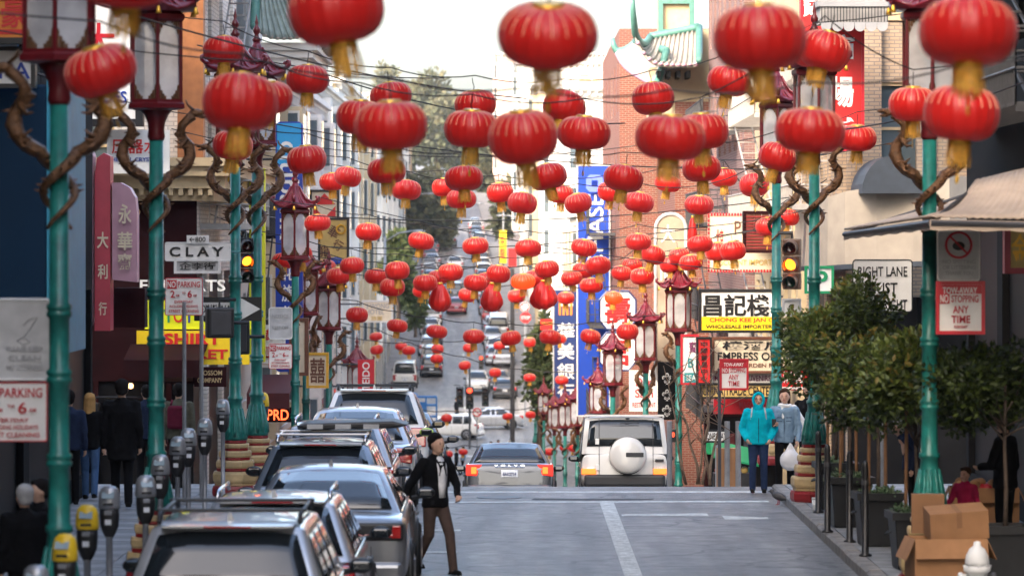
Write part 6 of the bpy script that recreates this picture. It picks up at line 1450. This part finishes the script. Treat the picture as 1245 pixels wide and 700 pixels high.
def person(label, X, Y, H, rz, top, legs, hair, pose={}, skin='skin', shoe='shoe_black', vox=.016, style='short', bulk=1.0, face=False, long_top=0.0, turn=0, z=None, group='people on the street', hood=None):
    g = (gz(Y) + .15 if z is None else z)
    t = thing('person', label, 'person', (X, Y, g), R(rz), group)
    J = {k: Vector(v) * H for k, v in {**J0, **pose}.items()}
    h = H; b = MB()
    hd = J['hed']; RT = Matrix.Rotation(R(turn), 3, 'Z')
    def hp(x, y, z_): return hd + RT @ Vector((x * h, y * h, z_ * h))
    # ---- one continuous body: head, neck, trunk, arms, hands, legs
    b.ell(hd + Vector((0, 0, .004 * h)), (.047 * h, .055 * h, .061 * h), 16, 12, RT); b.ell(hp(0, .014, -.032), (.034 * h, .036 * h, .036 * h), 14, 8, RT); b.ell(hp(0, .052, -.008), (.009 * h, .013 * h, .014 * h), 8, 6, RT); b.ell(hp(0, .05, .012), (.02 * h, .008 * h, .008 * h), 8, 6, RT)
    for sx in (-1, 1): b.ell(hp(sx * .045, -.004, -.004), (.007 * h, .013 * h, .017 * h), 8, 6, RT)
    b.cap(J['nek'] - Vector((0, 0, .05 * h)), hd - Vector((0, .008 * h, .03 * h)), .034 * h, .031 * h)
    b.ell(J['che'], (.085 * h, .055 * h, .12 * h)); b.ell(J['pel'], (.075 * h, .055 * h, .07 * h)); b.cap(J['pel'], J['che'], .06 * h, .06 * h); b.cap(J['che'], J['nek'], .05 * h, .03 * h)
    for s_ in 'LR':
        b.cap(J['che'] + Vector((0, 0, .05 * h)), J['sh' + s_], .035 * h, .03 * h); b.cap(J['sh' + s_], J['el' + s_], .028 * h, .024 * h); b.cap(J['el' + s_], J['wr' + s_], .023 * h, .016 * h)
        b.cap(J['hi' + s_], J['kn' + s_], .042 * h, .030 * h); b.cap(J['kn' + s_], J['an' + s_], .029 * h, .018 * h); b.cap(J['pel'], J['hi' + s_], .05 * h, .045 * h)
        a = J['an' + s_]; b.cap(a - Vector((0, 0, .008 * h)), a + Vector((0, .05 * h, -.022 * h)), .015 * h, .010 * h)
        # hand: palm, four fingers of unequal length and a thumb
        w = J['wr' + s_]; d = (w - J['el' + s_]).normalized(); sg = -1 if s_ == 'L' else 1
        side_ = Vector((0, 1, 0)); side_ = (side_ - d * side_.dot(d)).normalized(); nrm = d.cross(side_)
        pc = w + d * .026 * h; b.cap(w, pc + d * .012 * h, .015 * h, .018 * h)
        b.cap(pc + side_ * .012 * h, pc - side_ * .012 * h, .013 * h, .012 * h)
        for k, (ln, of) in enumerate(((.040, .018), (.046, .006), (.043, -.006), (.034, -.017))):
            p0 = pc + d * .014 * h + side_ * of * h; p1 = p0 + (d * .85 - nrm * sg * .3) * ln * .55 * h; p2 = p1 + (d * .5 - nrm * sg * .85) * ln * .5 * h; b.cap(p0, p1, .0056 * h, .0052 * h, 7); b.cap(p1, p2, .0052 * h, .0044 * h, 7)
        p0 = w + d * .014 * h + side_ * .014 * h; p1 = p0 + (side_ * .75 + d * .6) * .024 * h; b.cap(p0, p1, .0068 * h, .006 * h, 7); b.cap(p1, p1 + d * .018 * h, .006 * h, .005 * h, 7)
    blob('body', b, skin, t, min(vox, .009) if face else vox, 2)
    # ---- trousers
    q = MB(); q.ell(J['pel'] + Vector((0, 0, .01 * h)), (.088 * h * bulk, .066 * h * bulk, .075 * h), 16, 10)
    for s_ in 'LR':
        q.cap(J['pel'] + (J['hi' + s_] - J['pel']) * .8, J['hi' + s_], .055 * h, .055 * h); q.cap(J['hi' + s_], J['kn' + s_], .055 * h * bulk, .041 * h); q.cap(J['kn' + s_], J['an' + s_] + Vector((0, .004 * h, -.005 * h)), .041 * h, .035 * h)
    blob('trousers', q, legs, t, vox)
    # ---- jacket or coat
    q = MB(); tz = Vector((0, 0, 1)); low = J['pel'] + Vector((0, 0, (.01 - long_top) * h))
    hem = .475 - long_top; q.lathe([(.09 * bulk * h, hem * h), (.101 * bulk * h, (hem + .012) * h), (.099 * bulk * h, (hem + .06) * h), (.096 * bulk * h, .60 * h), (.100 * bulk * h, .68 * h), (.106 * bulk * h, .75 * h), (.098 * h, .80 * h), (.062 * h, .835 * h), (.042 * h, .85 * h)], (0, J['che'].y * .5, 0), 22, sy=.74)
    q.cap(J['shL'], J['shR'], .040 * h, .040 * h); q.cap(J['che'] + Vector((0, 0, .06 * h)), J['nek'] - Vector((0, 0, .012 * h)), .06 * h, .043 * h)
    for s_ in 'LR': q.cap(J['sh' + s_], J['el' + s_], .040 * h * bulk, .034 * h * bulk); q.cap(J['el' + s_], J['wr' + s_].lerp(J['el' + s_], .06), .034 * h * bulk, .026 * h * bulk)
    jk = blob('jacket', q, top, t, vox, 4)
    tx = bpy.data.textures.get('folds') or bpy.data.textures.new('folds', 'CLOUDS'); tx.noise_scale = .16; dm = jk.modifiers.new('folds', 'DISPLACE'); dm.texture = tx; dm.strength = .035; dm.mid_level = .5
    for s_ in 'LR':
        q = MB(); a = J['an' + s_]; q.cap(a + Vector((0, -.012 * h, -.022 * h)), a + Vector((0, .07 * h, -.028 * h)), .026 * h, .021 * h); q.box(a.x - .022 * h, a.x + .022 * h, a.y - .035 * h, a.y + .085 * h, a.z - .045 * h, a.z - .032 * h); blob('shoe', q, shoe, t, .012, 2)
    # ---- hair
    q = MB(); q.ell(hp(0, -.016, .026), (.056 * h, .060 * h, .056 * h), 16, 10, RT); q.ell(hp(.012, .018, .052), (.036 * h, .034 * h, .022 * h), 12, 8, RT)
    if style == 'long':
        q.cap(hp(0, -.03, .0), hp(0, -.035, -.11), .045 * h, .04 * h); 
        for sx in (-1, 1): q.cap(hp(sx * .03, -.02, 0), hp(sx * .035, -.022, -.10), .03 * h, .024 * h)
    elif style == 'pony': q.cap(hp(0, -.055, .03), hp(0, -.075, -.02), .02 * h, .012 * h)
    else: q.ell(hp(0, -.030, -.008), (.050 * h, .036 * h, .044 * h), 14, 8, RT)
    # keep the face clear of hair
    hr = blob('hair', q, hair, t, .011, 1)
    if face or style:
        hr.location = RT @ Vector((0, -.006 * h, .006 * h))
    if face:
        for sx in (-1, 1):
            MB().ell(hp(sx * .0185, .0485, .004), (.0072 * h, .004 * h, .0036 * h), 8, 6, RT).build('eye', 'hair_black', t, True); MB().ell(hp(sx * .0185, .049, .0145), (.011 * h, .004 * h, .0022 * h), 8, 6, RT).build('eyebrow', hair, t, True)
        MB().ell(hp(0, .048, -.034), (.013 * h, .005 * h, .0042 * h), 8, 6, RT).build('mouth', 'lip', t, True)
    if hood:
        q = MB(); q.tube([hp(.052 * math.sin(R(a)), .036, -.002 + .066 * math.cos(R(a))) for a in range(-150, 151, 15)], .017 * h, 8); q.ell(hp(0, -.03, .0), (.062 * h, .042 * h, .07 * h), 14, 10, RT); q.cap(hp(0, -.02, -.05), hp(0, 0, -.08), .05 * h, .06 * h); blob('hood', q, hood, t, .014, 4)
    return t, J, h
walk = dict(knL=(-.05, .075, .285), anL=(-.05, .09, .05), knR=(.05, .0, .285), anR=(.055, -.12, .07))
# man crossing the road
t, J, h = person('man in open black jacket and brown trousers crossing the road', -.93, 46.7, 1.71, -142, 'cloth_black', 'cloth_brown', 'hair_black', dict(dict(knL=(-.05, .10, .29), anL=(-.05, .14, .05), knR=(.05, -.01, .285), anR=(.055, -.16, .085)), elL=(-.15, .05, .64), wrL=(-.10, .13, .56), elR=(.19, -.05, .645), wrR=(.22, -.09, .515), hed=(0, .022, .925)), vox=.014, face=True, turn=8, z=0, bulk=1.05)
q = MB(); vs = []
for z_, y_, w_ in ((.845, .070, .030), (.82, .108, .058), (.79, .132, .072), (.74, .152, .070), (.68, .154, .064), (.62, .149, .056), (.55, .146, .045)):
    vs += [(-w_, y_ - .006, z_ * h), (0, y_ + .004, z_ * h), (w_, y_ - .006, z_ * h)]
q.add(vs, [(3 * i + k, 3 * i + k + 1, 3 * i + k + 4, 3 * i + k + 3) for i in range(6) for k in (0, 1)]); o = q.build('shirt', 'cloth_white', t, True); o.modifiers.new('solid', 'SOLIDIFY').thickness = .01
for sx in (-1, 1): 
    q = MB(); p = J['nek'] + Vector((0, .02, -.02)); q.tube([p + Vector((sx * .06, -.02, .03)), p + Vector((sx * .06, .08, -.04)), p + Vector((sx * .03, .12, -.12)), p + Vector((sx * .05, .125, -.22))], [.016, .02, .018, .01], 6); q.build('lapel', 'cloth_black', t, True)
# left pavement
person('tall man in long black coat walking away on the left pavement', (148 - CX) * 56 / F, 56, 1.88, 4, 'cloth_black', 'cloth_black', 'hair_black', walk, long_top=.10, bulk=1.12)
person('blonde woman in black top and blue jeans on the left pavement', (109 - CX) * 58 / F, 58, 1.60, 0, 'cloth_black', 'cloth_jeans', 'hair_blonde', walk, style='long', skin='skin_light')
person('person in navy jacket left of the blonde woman, half hidden by the lamp post', (84 - CX) * 57 / F, 57, 1.68, 8, 'cloth_navy', 'cloth_black', 'hair_black')
t, J, h = person('person in olive hooded top with maroon backpack on the left pavement', (217 - CX) * 60.5 / F, 60.5, 1.66, -5, 'cloth_hoodie', 'cloth_black', 'hair_black', walk, bulk=1.1)
b_ = bevel(MB().box(-.14, .14, -.27, -.10, .58 * h, .80 * h).build('backpack', 'cloth_maroon', t), .05, 3)
for sx in (-1, 1): MB().tube([(sx * .10, -.12, .81 * h), (sx * .10, .0, .845 * h), (sx * .10, .11, .76 * h)], .018, 6).build('strap', 'cloth_maroon', b_)
person('person in dark jacket with white marks right of the tall man in black coat', (178 - CX) * 61 / F, 61, 1.62, 10, 'cloth_navy', 'cloth_black', 'hair_black')
person('grey haired man in black jacket at the bottom left corner', (30 - CX) * 36.5 / F, 36.5, 1.58, 20, 'cloth_black', 'cloth_black', 'hair_grey', vox=.014, bulk=1.15)
person('dark haired companion facing the grey haired man at bottom left', (49 - CX) * 37.5 / F, 37.5, 1.57, 120, 'cloth_black', 'cloth_black', 'hair_black', bulk=1.05)
# the two women on the right corner
hands_pocket = dict(elL=(-.165, -.03, .635), wrL=(-.115, .05, .53), elR=(.165, -.03, .635), wrR=(.115, .05, .53))
t, J, h = person('woman in turquoise hooded jacket and jeans waiting on the right corner', (922 - CX) * 62.0 / F, 62.0, 1.62, 178, 'cloth_turquoise', 'cloth_darkjeans', 'hair_black', hands_pocket, face=True, skin='skin_light', bulk=1.16, z=0.0, hood='cloth_turquoise', vox=.014)
MB().tube([(0, .135, .50 * h), (0, .15, .62 * h), (0, .145, .72 * h), (0, .11, .81 * h)], .006, 5).build('zip', 'cloth_navy', t)
for sx in (-1, 1):
    MB().tube([(sx * .10, -.08, .84 * h), (sx * .10, .05, .845 * h), (sx * .112, .125, .79 * h), (sx * .125, .10, .73 * h)], .012, 6).build('strap', 'sign_grey', t)
    MB().tube([hp_ for hp_ in [J['hed'] + Vector((sx * .032 + .018 * math.cos(R(a)), .088, .006 + .013 * math.sin(R(a)))) for a in range(0, 361, 45)]], .0016, 4).build('spectacle_rim', 'black_metal', t)
t, J, h = person('woman in pale denim jacket and white scarf holding a plastic bag on the right corner', (954 - CX) * 62.2 / F, 62.2, 1.66, 172, 'cloth_denim', 'cloth_black', 'hair_brown', dict(elL=(-.14, .0, .63), wrL=(-.13, .06, .50), elR=(.15, .03, .63), wrR=(.09, .13, .65)), face=True, skin='skin_light', shoe='shoe_white', style='long', bulk=1.02, z=0.0, vox=.014)
q = MB(); q.tube([J['nek'] + Vector((.085 * math.cos(R(a)), .075 * math.sin(R(a)) + .01, -.01 + .012 * math.sin(R(2 * a)))) for a in range(0, 361, 24)], .034, 8); q.cap(J['nek'] + Vector((-.15, -.03, -.05)), J['nek'] + Vector((-.27, -.05, -.25)), .06, .06); q.cap(J['nek'] + Vector((-.27, -.05, -.25)), J['nek'] + Vector((-.24, -.05, -.55)), .06, .045); q.cap(J['nek'] + Vector((.03, .09, -.05)), J['nek'] + Vector((.02, .125, -.2)), .03, .025); blob('scarf', q, 'cloth_white', t, .016, 3)
MB().tube([(0, .118, .49 * h), (0, .122, .6 * h), (0, .128, .7 * h), (0, .11, .79 * h)], .005, 5).build('placket', 'cloth_darkjeans', t)
for sx in (-1, 1):
    MB().tube([(sx * .03, .125, .725 * h), (sx * .12, .105, .725 * h)], .005, 5).build('seam', 'cloth_darkjeans', t); MB().tube([(sx * .03, .127, .69 * h), (sx * .11, .108, .69 * h)], .004, 5).build('seam', 'cloth_darkjeans', t)
    q = MB(); p = J['nek']; q.tube([p + Vector((sx * .07, -.03, .0)), p + Vector((sx * .08, .05, -.04)), p + Vector((sx * .04, .10, -.10))], [.02, .024, .012], 6); q.build('collar', 'cloth_denim', t, True)
bevel(MB().box(-.035, .035, .0, .012, -.06, .07).build('phone', 'black_metal', t, loc=J['wrR'] + Vector((0, .07, .04))), .006)
bg = thing('carrier_bag', 'white plastic carrier bag hanging from the woman in denim', 'bag', (t.location.x + .06, 61.8, .40)); m = MB(); m.ell((0, 0, .13), (.17, .11, .17), 14, 10); m.ell((.02, 0, .05), (.15, .10, .08), 12, 8); m.tube([(-.05, 0, .26), (-.02, 0, .36), (.0, 0, .42)], [.04, .02, .012], 6); m.tube([(.06, 0, .26), (.03, 0, .36), (.0, 0, .42)], [.04, .02, .012], 6); blob('sack', m, mat('plastic_bag', (.78, .78, .80), rough=.35, var=.05, trans=.3), bg, .016, 2)
person('person in white and black standing behind the woman in denim', (983 - CX) * 64.5 / F, 64.5, 1.72, 150, 'cloth_black', 'cloth_black', 'hair_black', z=-.05, face=True)
# child and passers-by on the right
person('small child in bright pink top behind the cardboard boxes', (1174 - CX) * 46.5 / F, 46.5, 1.16, 140, 'cloth_pink', 'cloth_navy', 'hair_brown', dict(elL=(-.16, .03, .66), wrL=(-.24, .06, .60), elR=(.16, .03, .66), wrR=(.22, .07, .58)), skin='skin_light', face=True, vox=.012, style='pony')
person('person in black clothes standing at the right picture edge', (1222 - CX) * 47.5 / F, 47.5, 1.78, 60, 'cloth_black', 'cloth_black', 'hair_black', dict(elL=(-.13, .05, .64), wrL=(-.08, .15, .62)), bulk=1.1)
person('person in dark clothes bending at the stall behind the potted trees', (1110 - CX) * 54 / F, 54, 1.45, 90, 'cloth_navy', 'cloth_black', 'hair_grey', dict(che=(0, .06, .70), nek=(0, .11, .81), hed=(0, .15, .88), shL=(-.108, .07, .78), shR=(.108, .07, .78)), style='short')
# people by the far crossing
for i, (x, Y, m, lg, lab) in enumerate(((527, 240, 'cloth_beige', 'cloth_brown', 'far walker in beige coat near the blue lift'), (503, 238, 'cloth_navy', 'cloth_black', 'far walker in dark clothes under the blue lift'), (555, 236, 'cloth_black', 'cloth_black', 'far walker in black before the white crossing car'), (563, 237, 'cloth_denim', 'cloth_black', 'far walker in grey-blue jacket before the white crossing car'), (597, 240, 'cloth_brown', 'cloth_black', 'far walker in brown left of the thin signal pole'), (606, 241, 'cloth_beige', 'cloth_brown', 'far walker in tan coat at the crossing'), (555, 274, 'cloth_black', 'cloth_black', 'far person crossing the road behind the dark signal'))):
    person(lab, (x - CX) * Y / F, Y, 1.7, 40 * i, m, lg, 'hair_black', walk, vox=.035, z=gz(Y), group='people by the far crossing')

# ================================================================ street furniture and small things
mat('meter_grey', (.33, .34, .36), rough=.35, metal=.5, var=.08); mat('meter_yellow', (.72, .47, .02), rough=.4, var=.08); mat('meter_screen', (.28, .36, .40), rough=.1, var=.1)
def make_meter(cap):
    t = thing('parking_meter', 'x', 'parking meter', group='parking meters on the left kerb')
    MB().lathe([(.07, 0), (.07, .015), (.034, .02), (.032, 1.02), (.04, 1.03)], n=10).build('post', 'grey_metal', t, True)
    b = MB(); b.lathe([(.035, 1.02), (.06, 1.06), (.09, 1.13), (.098, 1.24), (.095, 1.30)], n=16, sy=.75); b.build('housing', 'plastic_black', t, True)
    b = MB(); b.lathe([(.098, 1.30), (.108, 1.31), (.108, 1.36), (.10, 1.44), (.085, 1.49), (.05, 1.52), (.01, 1.525)], n=16, sy=.75); q = b.build('dome', cap, t, True)
    bevel(MB().box(-.06, .06, -.004, .0, -.035, .035).build('screen', 'meter_screen', q, loc=(0, -.075, 1.435)), .004).rotation_euler.x = R(-28)
    bevel(MB().box(-.035, .035, -.08, -.068, 1.245, 1.285).build('coin_plate', 'meter_grey', t), .004); MB().box(-.03, .03, -.078, -.068, 1.15, 1.20).build('sticker', 'plate_white', t); bevel(MB().box(-.05, .05, -.082, -.07, 1.335, 1.36).build('slot', 'plastic_black', t), .004)
    return t
MG, MY = make_meter('meter_grey'), make_meter('meter_yellow')
fm = {0: True, 1: True}
for x, yt, yel, lab in ((44, 686, 0, 'grey topped parking meter cut off at the bottom left edge'), (79, 648, 1, 'yellow topped parking meter nearest the left lamp post'), (106, 613, 1, 'second yellow topped parking meter'), (133, 590, 0, 'grey topped parking meter right of the yellow ones'), (177, 577, 0, 'grey topped parking meter before the second lamp pedestal'), (195, 552, 0, 'grey topped parking meter beside the second left lamp post'), (216, 530, 0, 'grey topped parking meter in front of the olive hooded person, left one'), (229, 520, 0, 'grey topped parking meter in front of the olive hooded person, right one'), (249, 508, 0, 'grey topped parking meter on the thin post left of the lamp pedestals'), (271, 485, 0, 'farthest grey parking meter in front of the cream lamp pedestal'), (319, 497, 1, 'small yellow topped parking meter beyond the corner lamp posts')):
    src = MY if yel else MG
    o = src if fm[yel] else copy_tree(src); fm[yel] = False
    p = (yt - HY) / (CZ - 1.675)
    if x == 319: p = (yt - HY) / (CZ - 1.4)
    Y = F / p; o.location = ((x - CX) / p, Y, gz(Y) + .15); o.rotation_euler.z = R(random.uniform(-14, 14)); o['label'] = lab
# bollards
for x, Y, lab in ((1006, 51.5, 'black iron bollard nearest the lamp pedestal on the right kerb'), (1052, 47.6, 'black iron bollard beside the nearest planter'), (1033, 49.8, 'middle black iron bollard between the planters'), (995, 55.2, 'farthest black iron bollard behind the others on the right')):
    t = thing('bollard', lab, 'bollard', ((x - CX) * Y / F, Y, gz(Y) + .15), 0, 'bollards on the right kerb')
    MB().lathe([(.08, 0), (.08, .02), (.045, .04), (.042, 1.08), (.04, 1.12), (.03, 1.16), (.01, 1.18)], n=14).build('post', 'black_metal', t, True); MB().lathe([(.044, .88), (.048, .89), (.048, .93), (.044, .94)], n=14, cap=False).build('band', 'dark_grey', t)
# hydrant
X = (1188 - CX) * 39.6 / F
t = thing('fire_hydrant', 'white fire hydrant at the bottom right in front of the boxes', 'hydrant', (X, 39.6, .15))
MB().lathe([(.16, 0), (.16, .05), (.11, .07), (.11, .48), (.14, .50), (.14, .54), (.115, .56)], n=18).build('barrel', 'white_paint', t, True); q = MB().lathe([(.125, .56), (.125, .60), (.115, .66), (.08, .73), (.04, .76), (.035, .80), (.005, .81)], n=18).build('bonnet', 'white_paint', t, True)
for k in range(8): a = R(45 * k); MB().lathe([(.016, 0), (.016, .02)], (.13 * math.cos(a), .13 * math.sin(a), .545), 6).build('bolt', 'white_paint', q)
for sx in (-1, 1): MB().lathe([(.055, 0), (.055, .06), (.068, .065), (.068, .10), (.03, .11)], n=14).xf(Matrix.Translation((sx * .09, 0, .42)) @ Matrix.Rotation(R(90 * sx), 4, 'Y')).build('nozzle', 'white_paint' if sx < 0 else 'dark_grey', t, True)
MB().lathe([(.07, 0), (.07, .06), (.085, .065), (.085, .10), (.03, .12)], n=16).xf(Matrix.Translation((-.04, -.09, .36)) @ Matrix.Rotation(R(90), 4, 'X')).build('nozzle', 'white_paint', t, True)
# cardboard boxes
def carton(label, x, ybase, Y, w, d, h, rz, z, flaps=True, m='cardboard'):
    t = thing('cardboard_box', label, 'box', ((x - CX) * Y / F, Y, z), R(rz), 'cardboard boxes on the right pavement'); th = .008
    b = MB(); b.box(-w / 2, w / 2, -d / 2, -d / 2 + th, 0, h); b.box(-w / 2, w / 2, d / 2 - th, d / 2, 0, h); b.box(-w / 2, -w / 2 + th, -d / 2 + th, d / 2 - th, 0, h); b.box(w / 2 - th, w / 2, -d / 2 + th, d / 2 - th, 0, h); b.box(-w / 2 + th, w / 2 - th, -d / 2 + th, d / 2 - th, 0, th); b.build('carton', m, t)
    if flaps:
        for sx in (-1, 1):
            f = MB().box(0, d * .45, -d / 2, d / 2, -th, 0); o = f.build('flap', m, t, loc=(sx * w / 2, 0, h)); o.rotation_euler = (0, R(65), 0 if sx > 0 else R(180))
        f = MB().box(-w / 2, w / 2, -d * .4, 0, -th, 0); o = f.build('flap', m, t, loc=(0, -d / 2, h)); o.rotation_euler.x = R(70)
    else:
        MB().box(-w / 2, w / 2, -d / 2, -.004, h, h + th).build('flap', m, t); MB().box(-w / 2, w / 2, .004, d / 2, h, h + th).build('flap', m, t); MB().box(-.03, .03, -d / 2 - .002, d / 2, h + th, h + th + .002).build('tape', 'cardboard_dark', t); MB().box(-.03, .03, -d / 2 - .003, -d / 2 - .001, h * .45, h + th).build('tape', 'cardboard_dark', t)
    return t
carton('large open cardboard box at the bottom of the stack beside the hydrant', 1150, 0, 42.0, .80, .55, .66, 6, .155); carton('tilted closed cardboard box on top of the stack', 1163, 0, 42.0, .64, .42, .30, 4, .83, False).rotation_euler = (R(9), R(-4), R(4)); carton('flattened narrow cardboard box leaning behind the top box', 1128, 0, 42.45, .36, .2, .42, -4, .83, False, 'cardboard_dark')
carton('small cardboard tray against the foot of the box stack', 1116, 0, 41.4, .25, .3, .2, 20, .155, True, 'cardboard_dark')
t = carton('brown produce carton behind the pink child at the right', 1196, 0, 50, .9, .5, .7, -5, .155, True, 'cardboard'); r = random.Random(2)
for i in range(14): MB().ell((r.uniform(-.35, .35), r.uniform(-.18, .18), .68 + r.uniform(0, .1)), (.08, .08, .07), 8, 6).build('produce', 'cardboard' if i % 3 else 'sign_red', t, True)
carton('brown carton stack by the right lamp post beyond the crest', 886, 0, 72, .42, .4, .75, 3, gz(72) + .1, False)
# cup and pigeon on the right kerb
t = thing('paper_cup', 'tiny white paper cup at the lamp pedestal on the right', 'cup', ((991 - CX) * 55.8 / F, 55.8, .155)); MB().lathe([(.035, 0), (.05, .15), (.04, .15)], n=12).build('cup_wall', 'plate_white', t, True); MB().lathe([(.053, .15), (.053, .165), (.045, .175)], n=12).build('lid', 'sign_grey', t, True)
t = thing('pigeon', 'dark pigeon standing at the right kerb corner', 'bird', ((947 - CX) * 59 / F, 59, .01), R(60), None); b = MB(); b.ell((0, 0, .13), (.06, .13, .065), 12, 8, Matrix.Rotation(R(18), 3, 'X')); b.ell((0, .12, .205), (.034, .042, .036), 10, 8); b.cap((0, .08, .15), (0, .115, .20), .045, .03); b.cap((0, -.10, .10), (0, -.22, .07), .04, .018); blob('body', b, 'dark_grey', t, .008, 2)
for sx in (-1, 1): MB().tube([(sx * .025, 0, .08), (sx * .025, .01, .0), (sx * .025, .04, .002)], .006, 5).build('leg', 'sign_red', t)
MB().tube([(0, .155, .2), (0, .185, .193)], [.008, .002], 5).build('beak', 'black_metal', t)
t = thing('awning_post', 'thin grey street post rising left of the corner lamp posts', 'post', ((243 - CX) * 57.4 / F - .2, 57.0, .15)); MB().tube([(0, 0, 0), (0, 0, 3.0)], .03, 8).build('tube', 'grey_metal', t); MB().lathe([(.06, 0), (.06, .02), (.03, .03)], n=8).build('foot', 'grey_metal', t)

# ================================================================ haze
h = MB().box(-710, 710, -65, 1510, -13.5, 75).build('haze', None); tag(h, kind='stuff')
m = bpy.data.materials.new('haze'); m.use_nodes = True; n = m.node_tree.nodes; n.remove(n['Principled BSDF'])
v = n.new('ShaderNodeVolumePrincipled'); v.inputs['Color'].default_value = (.93, .95, 1.0, 1); v.inputs['Density'].default_value = .00014; v.inputs['Anisotropy'].default_value = .3
m.node_tree.links.new(v.outputs[0], n['Material Output'].inputs['Volume']); h.data.materials.append(m)
